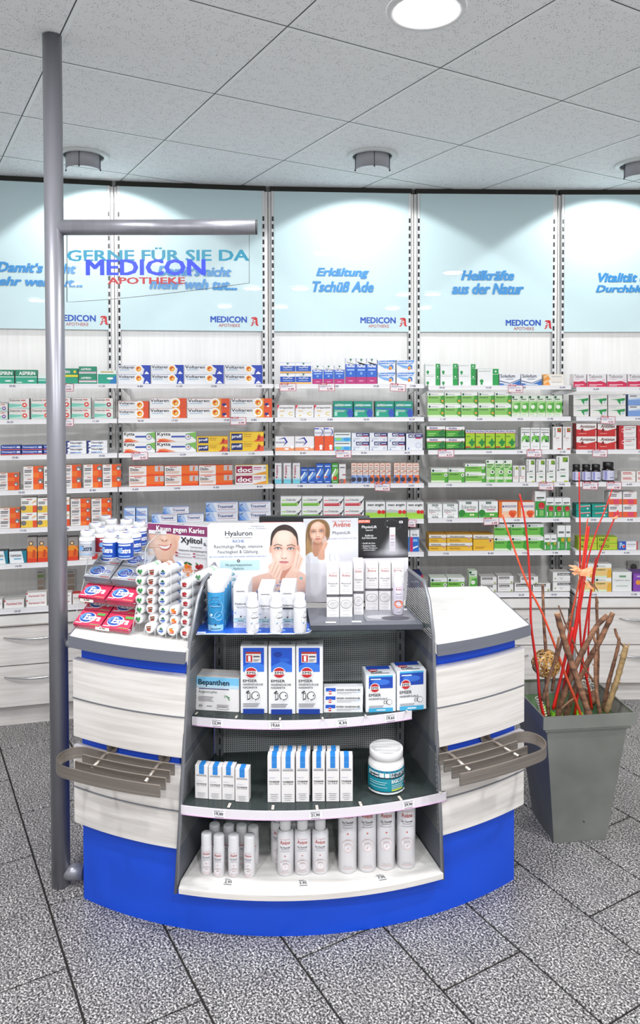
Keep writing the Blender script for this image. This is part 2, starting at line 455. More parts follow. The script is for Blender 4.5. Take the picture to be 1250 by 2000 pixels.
# px boxes of the two text lines (x0, ytop, x1, ybottom), measured on each panel
pbox = [((-4, 512, 150, 536), (-26, 540, 162, 562)), ((308, 520, 452, 542), (292, 544, 463, 568)), ((617, 524, 720, 546), (610, 550, 729, 572)), ((899, 529, 1002, 549), (881, 554, 1021, 576)), ((1166, 534, 1263, 552), (1161, 558, 1300, 576))]
plogo = [(112, 615), (411, 618), (703, 620), (986, 625), (1268, 628)]
TXTB = M('#3f98dd', .4)
def A_logo(mb, x, z, h, fn, col='#d8262f'):
    """red blackletter A with a cup and a coiling snake left white"""
    P = lambda pts, c: mb.add([fn(x + a * h, z + b_ * h, e0) for a, b_ in pts], [tuple(range(len(pts)))], M(c, .4))
    e0 = .0012
    P([(0, .05), (.12, 0), (.28, .12), (.32, .3), (.2, .42), (.1, .36), (.2, .28), (.14, .16)], col)
    P([(.2, .55), (.5, .98), (.58, 1), (.62, .72), (.42, .5)], col)
    P([(.05, .82), (.2, .98), (.5, .98), (.4, .84), (.18, .78)], col)
    P([(.52, 1), (.74, .9), (.78, .2), (.9, .12), (.78, 0), (.56, .14), (.56, .9)], col)
    P([(.2, .42), (.56, .5), (.56, .4), (.25, .34)], col)
    e0 = .0018
    P([(.34, .66), (.52, .66), (.47, .5), (.39, .5)], '#f4f6f6'); P([(.41, .5), (.45, .5), (.45, .3), (.41, .3)], '#f4f6f6')
    P([(.34, .30), (.52, .30), (.52, .26), (.34, .26)], '#f4f6f6')
for s in range(5):
    A, B = WP[s], WP[s + 1]
    L_ = math.dist(A, B); rz = math.atan2(B[1] - A[1], B[0] - A[0])
    # carcass: back board of the bay
    mb = MB(); mb.box(.0022, L_ - .0022, 0, .03, .05, 2.70, WOODV)
    root = thing('shelf_bay_backboard', 'white wood-grain back board of the ' + BAYN[s] + ' of the wall shelving', 'back panel', (*A, 0), rz)
    mb.obj('back_board', root)
    mb = MB(); mb.box(.010, L_ - .010, -.003, .03, 2.700, H + .011, DARKGAP); mb.obj('shadow_gap_strip', root)
    # glass panel with lettering
    x0, x1 = .033, L_ - .033
    g0, g1 = 1.935, 2.699
    root = thing('glass_wall_panel', 'pale aqua glass panel with light blue slogan, top of the ' + BAYN[s], 'wall panel', (*A, 0), rz)
    mb = MB(); mb.box(x0, x1, -.018, -.010, g0, g1, PANELGLASS); mb.obj('glass_sheet', root)
    mb = MB()
    co, si = math.cos(rz), math.sin(rz)
    def loc(px, py):
        q = onplane(px, py, A, B); return ((q[0] - A[0]) * co + (q[1] - A[1]) * si, q[2])
    for tx, bx in zip(ptxt[s], pbox[s]):
        xa, za = loc(bx[0], bx[1]); xb, zb = loc(bx[2], bx[3])
        tv, tf, _ = tmesh(tx, .042, .28)
        k = len(tv)
        mb.add([(xa + (xb - xa) * q[0], -.0215 - q[2], zb + (za - zb) * q[1]) for q in tv], tf, TXTB)
    mb.obj('slogan_lettering', root)
    mb = MB(); lx, lz = loc(*plogo[s])
    fn = lambda x, z, e: (x, -.018 - e, z)
    tv, tf, _ = tmesh('MEDICON', .035, 0)
    mb.add([fn(lx + .198 * q[0], lz - .034 + .034 * q[1], .001 + q[2]) for q in tv], tf, M('#1c57c4', .4))
    tv, tf, _ = tmesh('APOTHEKE', .008, 0)
    mb.add([fn(lx + .045 + .115 * q[0], lz - .058 + .017 * q[1], .001 + q[2]) for q in tv], tf, M('#c8323c', .4))
    A_logo(mb, lx + .217, lz - .052, .05, fn)
    mb.obj('shop_logo', root)
# slotted uprights, one pair at each joint
slot_me = None
for k in range(1, 5):
    X, Y = WP[k]; A, B = WP[k], WP[k + 1]
    rz = .5 * (math.atan2(WP[k][1] - WP[k - 1][1], WP[k][0] - WP[k - 1][0]) + math.atan2(B[1] - A[1], B[0] - A[0]))
    for side in (-1, 1):
        root = thing('slotted_upright', 'white slotted metal upright, %s of the pair between the %s and the %s' % ('left' if side < 0 else 'right', BAYN[k - 1], BAYN[k]), 'shelf upright',
                     (X + side * .0255 * math.cos(rz), Y + side * .0255 * math.sin(rz), 0), rz)
        mb = MB(); mb.box(-.0065, .0065, -.016, -.003, .05, 2.70, WHITE)
        mb.box(-.010, -.0078, -.014, -.003, .05, 2.70, M('#b9bcbd', .5)); mb.obj('rail', root)
        mb = MB(); z = 2.55
        while z > .2:
            mb.box(-.0048, .0048, -.0168, -.0155, z - .0125, z + .0125, BLACK); z -= .0425
        o = mb.obj('slots', root); o['kind'] = 'stuff'
# price digits for the shelf fronts
_pr = ['17.02', '24.25', '9.95', '18.45', '13.50', '7.98', '11.20', '6.60', '14.95', '8.40', '21.98', '26.20', '5.97', '12.66', '4.80', '29.85']
def shelf(s, r):
    A, B = SEC[s]; L_ = math.dist(A, B); rz = math.atan2(B[1] - A[1], B[0] - A[0]); z = rowz(s, r)
    root = thing('wall_shelf', 'white metal shelf with white price rail, %s of the %s' % (ROWN[r], BAYN[s]), 'shelf', (*A, z), rz)
    mb = MB(); mb.box(.002, L_ - .002, .002, .25, FH - .012, FH - .001, WHITE); mb.obj('shelf_board', root)
    mb = MB(); mb.box(0, L_, -.004, .002, 0, FH, RAIL); mb.box(0, L_, -.007, -.004, 0, .002, RAIL)
    mb.obj('price_rail', root)
    rr = random.Random(s * 10 + r)
    for k in range(4):
        mb = MB()
        u = (k + .3 + .4 * rr.random()) / 4 * L_
        tv, tf, _ = tmesh(rr.choice(_pr), .02)
        mb.add([(u + .028 * q[0], -.0046 - q[2], .006 + .0095 * q[1]) for q in tv], tf, M('#4a4e78', .5)); mb.obj('price_figures', root)
    for sx in ((.012, L_ - .018) if r < 7 else ()):
        mb = MB()
        mb.prism([(0, 0), (.006, 0), (.006, .0), (0, 0)], 0, 0, WHITE) if 0 else None
        mb.hexa([(sx, .03, FH - .02), (sx + .005, .03, FH - .02), (sx + .005, .40, FH - .055), (sx, .40, FH - .055),
                 (sx, .03, FH - .016), (sx + .005, .03, FH - .016), (sx + .005, .40, FH - .005), (sx, .40, FH - .005)], WHITE)
        mb.obj('bracket', root)
for s in range(5):
    for r in range(1, 8):
        shelf(s, r)
# base cabinets with drawers
STEELH = M('#c9c9cc', .25, .9)
for s in range(5):
    A, B = SEC[s]; rz = math.atan2(B[1] - A[1], B[0] - A[0])
    wide = .80; Lf = math.dist(A, B)
    root = thing('drawer_cabinet', 'white wood-grain drawer base cabinet under the ' + BAYN[s] + ' of shelves', 'cabinet', (*A, 0), rz)
    xa, xb = (.006 if s else 0), Lf - .004
    mb = MB(); mb.box(xa, xb, .02, .36, .10, .50, WOODX); mb.obj('carcass', root)
    mb = MB(); mb.box(xa, xb, .055, .075, 0, .10, WOODX); mb.obj('kick_plate', root)
    mb = MB(); mb.box(xa, xb, -.012, .37, .503, .545, WTOP); mb.box(xa, xb, -.012, .37, .497, .503, M('#b8aea6', .5)); mb.obj('cabinet_top', root)
    for z0, z1 in ((.110, .302), (.308, .490)):
        mb = MB(); mb.cbox(xa + .002, xb - .002, 0, .02, z0, z1, .001, WOODX); d = mb.obj('drawer', root)
        mb = MB(); c = Lf / 2; zz = z1 - .047
        mb.tube([(c - .15 + .3 * t / 12, -.004 - .024 * math.sin(math.pi * t / 12) ** .7, zz - .008 * math.sin(math.pi * t / 12)) for t in range(13)],
                [.0022 + .0035 * math.sin(math.pi * t / 12) for t in range(13)], STEELH, 8)
        mb.obj('bow_handle', d)
# ------------------------------------------------------------------ carton designs: front colour, side/top colour, description, flat print
W0, G_, NV, RD, OR = '#f1f0f1', '#2f9e3f', '#1f2f7a', '#d3262e', '#f0602a'
def sun(u, v, r): return [C_(u, v, r * 1.5, '#ffffff'), C_(u, v, r, '#f6a51c'), C_(u - .005, v + r * .15, r * .5, '#d9402a'), C_(u + .02, v - r * .2, r * .35, '#fbe08a')]
def bio(green, head, tt, extra=()): return [R_(0, .0, 1, .72, green), R_(0, .72, 1, 1, '#f3f4f2'), R_(0, .0, 1, .14, '#dff0cf'), C_(.12, .84, .09, '#1c5a44'), T_('Bionorica', .24, .79, .62, .89, '#5a6d66', .002), T_(tt, .08, .5, .62, .64, '#1d5a2a', .02)] + list(extra)
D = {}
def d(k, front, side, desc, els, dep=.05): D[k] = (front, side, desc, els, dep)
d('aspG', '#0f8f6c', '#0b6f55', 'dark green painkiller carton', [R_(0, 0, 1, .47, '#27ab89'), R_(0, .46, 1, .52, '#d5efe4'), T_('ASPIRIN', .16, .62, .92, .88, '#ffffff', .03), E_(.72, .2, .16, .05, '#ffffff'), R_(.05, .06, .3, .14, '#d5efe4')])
d('aspS', '#e8f4f1', '#cfe7e0', 'low white and teal carton', [R_(0, 0, 1, .6, '#1fa288'), R_(0, .3, .5, .5, '#9fd8c9')])
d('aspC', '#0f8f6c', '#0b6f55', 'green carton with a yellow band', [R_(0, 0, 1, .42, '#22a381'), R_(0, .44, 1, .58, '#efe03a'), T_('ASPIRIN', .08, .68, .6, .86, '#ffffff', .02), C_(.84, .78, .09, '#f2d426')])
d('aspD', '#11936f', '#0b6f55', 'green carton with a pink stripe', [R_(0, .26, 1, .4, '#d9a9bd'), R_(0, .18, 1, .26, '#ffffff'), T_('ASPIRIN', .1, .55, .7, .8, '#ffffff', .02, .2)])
d('aspW', '#22a78d', '#e9f5f2', 'teal carton with a white lid and blue wave', [R_(0, .72, 1, 1, '#eef8f5'), R_(.15, .84, .85, .92, '#c9a640'), Q_([(.6, 0), (1, 0), (1, .62), (.82, .5)], '#1f7fc0'), E_(.66, .4, .18, .08, '#ffffff')])
def dol(c): return [T_('Dolormin', .05, .72, .56, .92, '#4e3531', .02), R_(.6, .76, .82, .86, '#cf5a52'), Q_([(0, .12), (.6, .3), (.66, .42), (0, .5)], '#7fcdb9'), Q_([(0, .12), (1, .02), (1, .2), (.6, .3)], '#b9e3d8'), C_(.77, .36, .25, '#f4d8cf'), C_(.77, .36, .22, c), Q_([(.7, .3), (.84, .3), (.77, .5)], '#ffffff')]
d('dolV', '#e9e5e1', '#3a3550', 'white carton with a purple ball', dol('#6a3f9e'))
d('dol', '#e9e5e1', '#8e8a86', 'white and mint carton with a red ball', dol('#e2402f'))
d('dolM', '#ebe7e3', '#8e8a86', 'white carton with a dark cherry ball', dol('#8f1f3d'))
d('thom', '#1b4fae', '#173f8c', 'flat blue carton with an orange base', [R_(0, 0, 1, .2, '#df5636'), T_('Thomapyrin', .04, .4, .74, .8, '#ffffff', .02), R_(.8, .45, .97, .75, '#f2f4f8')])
d('neur', '#f3f3f5', '#dcdce0', 'flat white carton with a navy corner', [Q_([(0, 0), (.06, 0), (.2, 1), (0, 1)], NV), C_(.14, .6, .2, '#ffffff'), T_('Neuralgin', .22, .45, .8, .85, '#23263f', .02), R_(.2, .1, .75, .24, '#6fa0d8'), R_(.2, .1, .45, .24, '#2b59b0')])
def ibu(c, c2): return [R_(.5, 0, 1, 1, c), R_(.5, 0, .8, .45, c2), C_(.88, .7, .22, '#7c7a7a'), C_(.86, .62, .1, '#f0ece8'), R_(.2, .86, .42, .92, '#c6504a')] + lines(.06, .44, [.66, .52], '#5a5560', .08) + lines(.06, .4, [.3, .2], '#a19aa0', .04)
d('ibu', '#efece9', '#d8b89f', 'white and orange tablet carton', ibu('#f0561c', '#f57b2e'))
d('mig', '#f3f1ec', '#dad6cc', 'white, yellow and red carton', [R_(0, 0, .74, .46, '#f1c944'), R_(.74, 0, 1, .46, '#e8552a'), C_(.16, .3, .17, '#75757a'), R_(.35, .85, .7, .9, '#c6504a'), Q_([(.7, .6), (.95, .74), (.95, .82), (.7, .66)], '#f1a53a')] + lines(.06, .5, [.72, .62], '#56525c', .05))
d('form', '#f3f6f8', '#3b4046', 'white carton with a teal edge', [T_('FORMIGRAN', .08, .52, .7, .72, '#22252b', .02), R_(.28, .3, .7, .4, '#6ab5d8'), Q_([(.86, 0), (1, 0), (1, 1), (.72, 1)], '#1d7f97'), Q_([(0, 0), (.06, 0), (.0, .7)], '#1d7f97')])
d('ora', '#ef6d22', '#6f6a68', 'tall orange carton with a grey top', [R_(0, .62, 1, 1, '#99928e'), Q_([(0, .62), (.5, .7), (1, .5), (1, .4), (0, .45)], '#f39a2c'), C_(.4, .75, .09, '#5b4a44'), C_(.4, .75, .055, '#f7cf9a'), R_(0, 0, 1, .16, '#dc3f1f'), Q_([(.5, .2), (.8, .2), (.85, .48), (.6, .5)], '#cf4a1d')])
d('kami', '#f5f3f1', '#e2ddd8', 'white carton with red lettering', [T_('Kamistad Gel', .12, .4, .9, .68, '#c22a35', .02, .15), Q_([(0, .8), (.1, .8), (.04, 1), (0, 1)], RD)])
d('redw', '#f0ebe6', '#c42a25', 'white carton with a red end', [R_(.7, 0, 1, 1, '#c92b25'), R_(.08, .5, .5, .62, '#c9b8aa')])
def vol(r1): return [T_('Voltaren', .02, .62, .52, .93, '#23283f', .022), R_(.06, .46, .36, .52, '#7fb6df')] + r1
d('volB', '#eeeff3', '#1c3f9f', 'white and blue ointment carton with sun emblem', vol([Q_([(.78, 0), (1, 0), (1, 1), (.66, 1), (.82, .6)], '#2145b8')]) + sun(.64, .6, .3) + [Q_([(.82, .05), (.97, .05), (.93, .2), (.89, .35), (.85, .2)], '#ffffff')], .045)
d('volO', '#efeeee', '#d9471c', 'white and orange ointment carton with sun emblem', vol([R_(.62, 0, 1, 1, '#f49a35'), R_(.82, 0, 1, 1, '#e5532a')]) + sun(.7, .56, .32), .045)
d('volC', '#efeeee', '#d9471c', 'white and orange ointment carton with dark blue cap', vol([R_(.62, 0, 1, 1, '#f3a33c'), R_(.8, 0, 1, 1, '#e5532a'), Q_([(.82, .25), (.9, .2), (.92, .5), (.83, .5)], '#232c7c'), Q_([(.88, .1), (.93, .1), (.93, .26), (.88, .24)], '#ffffff')]) + sun(.66, .56, .32), .045)
d('kyt', '#f4f2f2', '#cdd6c6', 'white carton with red, blue and green waves', [T_('Kytta', .03, .55, .36, .95, '#2a2a33', .025), Q_([(0, .0), (.1, .28), (.34, .05), (.5, 0)], '#e2492f'), Q_([(0, .3), (.2, .36), (.5, .06), (.3, .1)], '#f0894f'), R_(.38, .45, .72, .62, '#3556b2'), Q_([(.72, .8), (1, .98), (1, .2), (.9, .5)], '#7dbb58'), C_(.8, .5, .28, '#3f5fae'), C_(.8, .5, .23, '#f1efee'), C_(.81, .52, .12, '#b89c90')], .045)
d('prof', '#f5cb34', '#d8a51e', 'yellow ointment carton with navy block', [R_(.04, .12, .37, .85, '#1c2a72'), T_('proff', .06, .3, .35, .72, '#ffffff', .025), T_('Schmerz-', .41, .68, .66, .86, '#7d5a18', .01), T_('Creme', .41, .45, .62, .63, '#c9552a', .01), Q_([(.7, 0), (1, 0), (1, .6), (.85, .4)], '#ea5a3a'), C_(.86, .72, .06, '#b5251f'), Q_([(.8, .15), (.86, .12), (.92, .62), (.82, .64)], '#b5251f')], .04)
d('dic', '#efebe8', '#e0541d', 'white and orange ointment carton with small print', [R_(.5, 0, 1, 1, '#f2702a'), R_(.74, .45, 1, 1, '#c9c5c4'), Q_([(.84, .46), (.88, .46), (.9, .95), (.84, .9)], '#e86a3a'), R_(.5, 0, 1, .2, '#ec4f1e'), R_(.04, 0, .5, .05, '#ec4f1e'), T_('Diclo-', .04, .52, .3, .8, '#2d2b35', .02), R_(.15, .86, .36, .92, '#c6504a')] + lines(.04, .44, [.42, .3], '#e0a184', .05), .045)
d('doc', '#f3f0f0', '#e6c15c', 'white ointment carton with a dark red block', [R_(.03, .18, .52, .9, '#a31c4a'), T_('doc', .07, .26, .5, .78, '#ffffff', .03), R_(.56, .68, .8, .78, '#c9598a'), R_(.56, .5, .78, .58, '#d98ab0'), Q_([(.5, 0), (1, 0), (1, .4), (.9, .3)], '#f0a23a'), C_(.9, .7, .14, '#b9b7ba'), R_(.94, 0, 1, 1, '#efc63a')], .045)
d('trS', '#e3ebf8', '#9db9e6', 'small pale blue carton', [Q_([(0, 0), (1, 0), (.2, .6), (0, 1)], '#7fa4de'), T_('Traumeel', .2, .4, .85, .68, '#4a5cae', .01), R_(.15, .24, .85, .3, '#c98a9a')], .06)
d('trL', '#eceff7', '#b4c6ea', 'pale blue ointment carton with thin red lines', [Q_([(0, 0), (.34, 0), (.22, 1), (0, 1)], '#bcd0f0'), Q_([(0, 0), (.24, 0), (.1, .6), (0, .9)], '#86abe4'), Q_([(0, 0), (.12, 0), (0, .5)], '#4f84d6'), T_('Traumeel', .36, .4, .84, .72, '#343f8a', .02), R_(.36, .86, .94, .9, '#d08c98'), R_(.36, .22, .94, .26, '#d08c98'), Q_([(.04, .6), (.12, .8), (.12, .88), (.05, .74)], '#29457e')], .045)
d('day', '#f4f4f6', '#2a57b8', 'white, blue and orange cold remedy carton', [R_(0, .18, 1, .7, '#2456bd'), Q_([(0, .7), (1, .7), (1, .95), (.5, .66), (0, .95)], '#f5f5f7'), R_(0, .02, 1, .17, '#f0b35a'), T_('DayMed', .2, .45, .8, .62, '#ffffff', .02), R_(.2, .3, .8, .36, '#a9c3f2'), Q_([(.42, .98), (.58, .98), (.5, .78)], '#1c7a55')], .07)
def med(t): return [R_(0, .0, 1, .27, '#c0307c'), R_(0, .27, 1, .76, '#2b67d2'), Q_([(0, .76), (0, .88), (.5, .72), (1, .88), (1, .76)], '#f4f4f6'), T_('MediNait', .1, .64, .9, .74, '#ffffff', .03), R_(.15, .52, .85, .57, '#bcd4f6'), R_(.4, .36, .6, .46, '#8fb6ee'), Q_([(.38, .97), (.62, .97), (.5, .86)], '#1c7a55'), R_(.3, .1, .7, .14, '#e7a3c8')]
d('medS', '#f4f4f6', '#c7d3ea', 'white, blue and magenta cold syrup carton', med(0), .05)
d('medT', '#f5f5f7', '#c7d3ea', 'tall white, blue and magenta syrup carton', med(1), .05)
d('dor', '#f2f4f8', '#d5dbe6', 'white carton with blue swoosh and orange flame', [Q_([(0, .9), (1, .95), (.9, .66), (.05, .62)], '#3f8ae0'), Q_([(0, .62), (.6, .5), (.95, .2), (.4, .3)], '#7fb4ee'), T_('DoreGrippin', .04, .66, .9, .88, '#ffffff', .03), C_(.76, .4, .2, '#4d86d8'), C_(.72, .32, .14, '#f6b04a'), C_(.68, .24, .08, '#e8632e')], .06)
d('gri', '#f2f0f0', '#dcd8d6', 'white carton with a red corner', [Q_([(0, .6), (.14, 1), (0, 1)], '#e23a52'), T_('Grippostad', .12, .68, .9, .86, '#3b2b36', .02), R_(.15, .48, .42, .54, '#e7b93c'), T_('C', .64, .14, .88, .46, '#ecd978', .03), E_(.26, .14, .07, .05, '#f0d060')], .06)
d('aspX', '#17a184', '#0a6e5a', 'green effervescent carton with a blue figure', [R_(0, .55, 1, 1, '#12957a'), Q_([(0, .62), (1, .52), (1, .44), (0, .54)], '#3a63c4'), T_('ASPIRIN', .08, .68, .55, .82, '#ffffff', .02), R_(.58, .7, .92, .8, '#bfe6f0'), R_(.06, .08, .2, .34, '#a8e2d2'), C_(.86, .26, .2, '#2f55b8'), Q_([(.74, 0), (1, 0), (1, .2), (.84, .3)], '#2f55b8')] + lines(.08, .6, [.42, .34], '#e4f4ef', .03), .08)
d('muc', '#f3f1f2', '#e0dada', 'white and orange carton with a blue arc', [R_(0, 0, 1, .22, '#f29a6a'), Q_([(.1, .78), (.5, .94), (.66, .6), (.4, .3), (.56, .62), (.46, .84)], '#26359a'), T_('MUCOSOLVAN', .04, .52, .5, .64, '#3c3a78', .02), E_(.6, .12, .12, .06, '#ffffff'), C_(.88, .24, .1, '#ffffff')], .06)
d('mucT', '#f05a2e', '#d9431d', 'tall orange carton with a white window', [R_(0, .62, 1, 1, '#eceaf0'), C_(.52, .78, .17, '#2b3aa0'), C_(.42, .78, .17, '#eceaf0'), T_('MUCOSOLVAN', .06, .72, .8, .78, '#3c3a78', .02), R_(0, .9, .5, .96, '#5272c8'), C_(.7, .18, .07, '#ffffff'), Q_([(.55, .04), (.86, .04), (.8, .14), (.6, .14)], '#ffffff')], .05)
d('bro', '#f1f3f5', '#cfd8d2', 'white carton with blue and green drops', [R_(0, .0, 1, .45, '#6ec3e6'), E_(.25, .3, .2, .2, '#8fd07a'), E_(.75, .25, .2, .2, '#3d9fe0'), R_(.06, .74, .92, .84, '#5c6a62'), R_(.0, .44, 1, .5, '#cfeaf4')], .06)
d('acc', '#e9ecf3', '#c9cede', 'white carton with a dark blue lettered corner', [R_(.26, .58, 1, 1, '#23276f'), T_('ACC', .3, .66, .62, .92, '#ffffff', .035), R_(.66, .74, .94, .86, '#b9c0dd'), R_(.6, .56, .94, .66, '#c03a52'), C_(.84, .26, .16, '#c9cde0'), Q_([(.1, .06), (.2, .06), (.16, .22)], '#4f79cc')] + lines(.1, .5, [.4, .3], '#c2c7d8', .04), .06)
d('acc1', '#e9ecf3', '#2c3276', 'single white carton with a dark blue lettered band', [R_(.14, .74, 1, .96, '#23276f'), T_('ACC', .18, .78, .54, .92, '#ffffff', .035), R_(.6, .82, .9, .9, '#b9c0dd'), R_(.56, .68, .9, .76, '#c03a52'), C_(.74, .28, .17, '#b9bfd8'), C_(.74, .28, .14, '#e4e8f2'), Q_([(.1, .06), (.2, .06), (.16, .2)], '#4f79cc')], .06)
d('nas', '#efeef0', '#d6d4d8', 'tall white carton with sideways lettering and red cross', [R_(0, 0, 1, .2, '#7fd3e6'), R_(0, .2, 1, .3, '#cdeaf2'), T_('nasic', .12, .42, .46, .92, '#b03a56', .02, 0, 1), R_(.14, .29, .4, .33, '#c2243f'), R_(.23, .25, .31, .37, '#c2243f'), R_(.5, .86, .9, .9, '#b9b9c0')], .04)
def orl(c, c2): return [Q_([(0, .1), (1, .55), (1, .75), (0, .45)], c2), Q_([(0, .2), (.7, .7), (.6, .76), (0, .4)], '#ffffff'), R_(.12, .84, .88, .89, '#d5e3f6'), R_(.2, .06, .8, .1, '#d5e3f6')]
d('olS', '#2a62c8', '#1d4a9c', 'small blue nasal spray carton', orl('#1d4a9c', '#7fb0ee'), .04)
d('olT', '#2a62c8', '#1d4a9c', 'tall blue nasal spray carton', orl('#1d4a9c', '#5f98e8') + [R_(.08, .3, .5, .36, '#e05040')], .04)
d('olG', '#4ba53c', '#2f7a2a', 'tall green nasal spray carton', orl('#1d4a9c', '#a6dc80') + [C_(.5, .26, .1, '#e6452e')], .04)
d('whO', '#f0eded', '#d8d2d0', 'tall white carton with an orange foot', [R_(0, 0, 1, .22, '#f0704a'), C_(.4, .12, .12, '#8a7f84'), R_(.5, .42, 1, .47, '#a83a4a'), R_(.14, .8, .86, .86, '#7a747c')], .04)
def nra(c): return [R_(.3, 0, 1, .4, c), R_(0, 0, .34, .4, '#7b96d6'), C_(.42, .18, .12, '#38364a'), R_(.2, .88, .8, .92, '#c9604a'), R_(.45, .58, 1, .62, '#d0704a')] + lines(.12, .8, [.78, .7, .52], '#8a8288', .025)
d('nrB', '#f4dcd0', '#e6b9a2', 'slim peach carton with a blue foot', nra('#9db6e6'), .04)
d('nrO', '#f4dcd0', '#e6b9a2', 'slim peach carton with an orange foot', nra('#f0743c'), .04)
def dob(c, c2): return [T_('Dobendan', .28, .6, .74, .8, '#4a4a50', .012), R_(.06, .62, .26, .7, c2), R_(.04, .16, .78, .42, c), R_(.04, .3, .7, .38, '#ffffff' if 0 else c2), Q_([(.74, .2), (.98, .82), (1, .74), (.82, .18)], '#3f4148'), Q_([(.72, .4), (.9, .52), (.86, .6)], '#3f4148'), E_(.8, .3, .06, .1, c2)]
d('dbG', '#f2f2f1', '#d9dad8', 'white lozenge carton with a green stripe', dob('#6cb83a', '#a5d86a'), .07)
d('dbR', '#f2f2f1', '#d9dad8', 'white lozenge carton with a red stripe', dob('#c92f3c', '#ee8a90'), .07)
d('neo', '#f0f0ef', '#dcdcdb', 'white and lime carton with two red pastilles', [R_(0, 0, 1, .36, '#a6d94a'), Q_([(0, .36), (1, .36), (.6, .5), (.2, .56), (0, .5)], '#c4c6c4'), T_('neo angin', .1, .72, .92, .9, '#2d2d31', .03, .15), C_(.7, .4, .12, '#d9302a'), C_(.9, .4, .12, '#d9302a')], .08)
d('ratB', '#2a73d0', '#efeff2', 'blue and pink nasal spray carton with a white lid', [R_(0, .68, 1, 1, '#f2f2f4'), R_(.0, 0, .28, .68, '#d0306a'), T_('Spray', .2, .72, .8, .84, '#3b3b4a', .02), Q_([(.3, .12), (.86, .22), (.86, .28), (.3, .2)], '#ffffff'), R_(.3, .46, .8, .58, '#8fc0f0')], .05)
d('navy', '#22307f', '#1b2768', 'dark navy carton with a red end', [R_(.93, 0, 1, 1, '#c22a34'), T_('Nacom', .55, .6, .85, .72, '#ffffff', .02) if 0 else R_(.55, .6, .85, .68, '#e4e6f2'), C_(.82, .36, .06, '#9fb8ee')], .12)
d('gel', '#f4f5f4', '#d7e3da', 'white carton with a green band and leaf', [T_('GeloMyrtol', .04, .78, .6, .92, '#8f9290', .004), R_(.72, 0, 1, 1, '#17a04a'), R_(.72, .62, 1, .64, '#f4f5f4'), C_(.86, .8, .07, '#e4f2e8'), C_(.17, .24, .13, '#189a48'), R_(.13, .02, .21, .14, '#189a48')], .05)
d('gelL', '#f4f5f4', '#0f8a3c', 'larger white carton with a green band and leaf', [T_('GeloMyrtol', .06, .8, .62, .9, '#5a5d5c', .01), R_(.72, 0, 1, 1, '#17a04a'), R_(.72, .66, 1, .68, '#f4f5f4'), C_(.86, .84, .06, '#e4f2e8'), C_(.2, .26, .11, '#189a48'), R_(.15, .04, .25, .16, '#189a48')], .05)
d('sol', '#f2f3f6', '#dfe3ea', 'white carton with dark blue lettering and wave', [T_('Soledum', .04, .66, .74, .96, '#2b3350', .02), R_(.3, .5, .66, .56, '#8b93a8'), Q_([(0, .2), (.5, .06), (1, .46), (1, 0), (0, 0)], '#2f6fbe'), Q_([(0, .42), (.5, .2), (1, .56), (1, .5), (.5, .14), (0, .34)], '#24447e'), R_(.2, .04, .8, .1, '#dfeaf6')], .06)
d('eup', '#f4efe8', '#f0c78f', 'flat white carton with an orange end', [Q_([(0, 0), (.34, 0), (.2, 1), (0, 1)], '#f5a24a'), Q_([(.0, .2), (.3, .9), (.2, 1), (0, .6)], '#f8cf94'), T_('Euphorbium', .4, .42, .88, .7, '#8a7f86', .01)], .05)
_face = [Q_([(1, 0), (1, .74), (.86, .74), (.78, .6), (.82, .48), (.74, .34), (.8, .14)], '#3c9c34'), C_(.9, .3, .1, '#f2a13c')]
d('sin', '#b9dca0', '#dfe8d6', 'white and green herbal carton with face profile', bio('#8cc667', 0, 'Sinupret', _face), .06)
d('sinT', '#a9d98c', '#d6e6ca', 'tall white and green herbal carton', [R_(0, .74, 1, 1, '#dfead9'), C_(.16, .92, .06, '#1c5a44'), R_(.1, .8, .7, .84, '#2f5f3a'), Q_([(.1, .3), (.35, .62), (1, .66), (1, .26), (.5, .2)], '#52b13c'), C_(.5, .46, .1, '#f3f7ea'), R_(0, 0, 1, .16, '#e6f0dc'), R_(.1, .07, .7, .1, '#b9c9b4')], .05)
d('pro', '#3fa335', '#1d5a26', 'green ivy carton with a white and red band', [R_(0, .7, 1, 1, '#f2f0f2'), R_(0, .66, 1, .72, '#c8303a'), T_('PROSPAN', .16, .76, .58, .92, '#3a2f8e', .035), Q_([(0, 0), (1, 0), (1, .2), (0, .1)], '#14532c'), Q_([(.62, .4), (.76, .62), (.9, .8), (.94, .54), (1, .4), (.84, .2), (.72, .24)], '#16753a'), R_(.08, .34, .5, .42, '#a6dd7c'), R_(.08, .2, .4, .26, '#a6dd7c')], .06)
d('proT', '#a7cf2c', '#1d5a26', 'tall lime ivy carton with a white lid', [R_(0, .86, 1, 1, '#f3f1f4'), T_('PROSPAN', .06, .88, .94, .97, '#3a2f8e', .04), R_(0, .83, 1, .86, '#c8303a'), Q_([(.28, .36), (.5, .44), (.7, .6), (.8, .46), (1, .42), (.8, .2), (.6, .14), (.56, .26)], '#1d8a3c'), R_(0, .1, .5, .17, '#c0392e'), R_(0, 0, 1, .1, '#2a7a3a'), R_(.08, .66, .5, .7, '#5a8a20')], .05)
d('phy', '#f3f3f2', '#c4cfc2', 'tall white carton with green lungs drawing', [T_('Phytobronchin', .08, .86, .92, .94, '#33333a', .02), R_(.1, .76, .9, .81, '#8d8d92'), R_(.52, .34, .92, .62, '#0f5a3c'), Q_([(.1, .3), (.12, .58), (.5, .66), (.86, .56), (.84, .34), (.6, .5), (.5, .34), (.4, .5)], '#6cbf4a'), Q_([(.3, .66), (.38, .78), (.42, .66)], '#222428'), R_(.15, .12, .8, .15, '#c4c6c4')], .05)
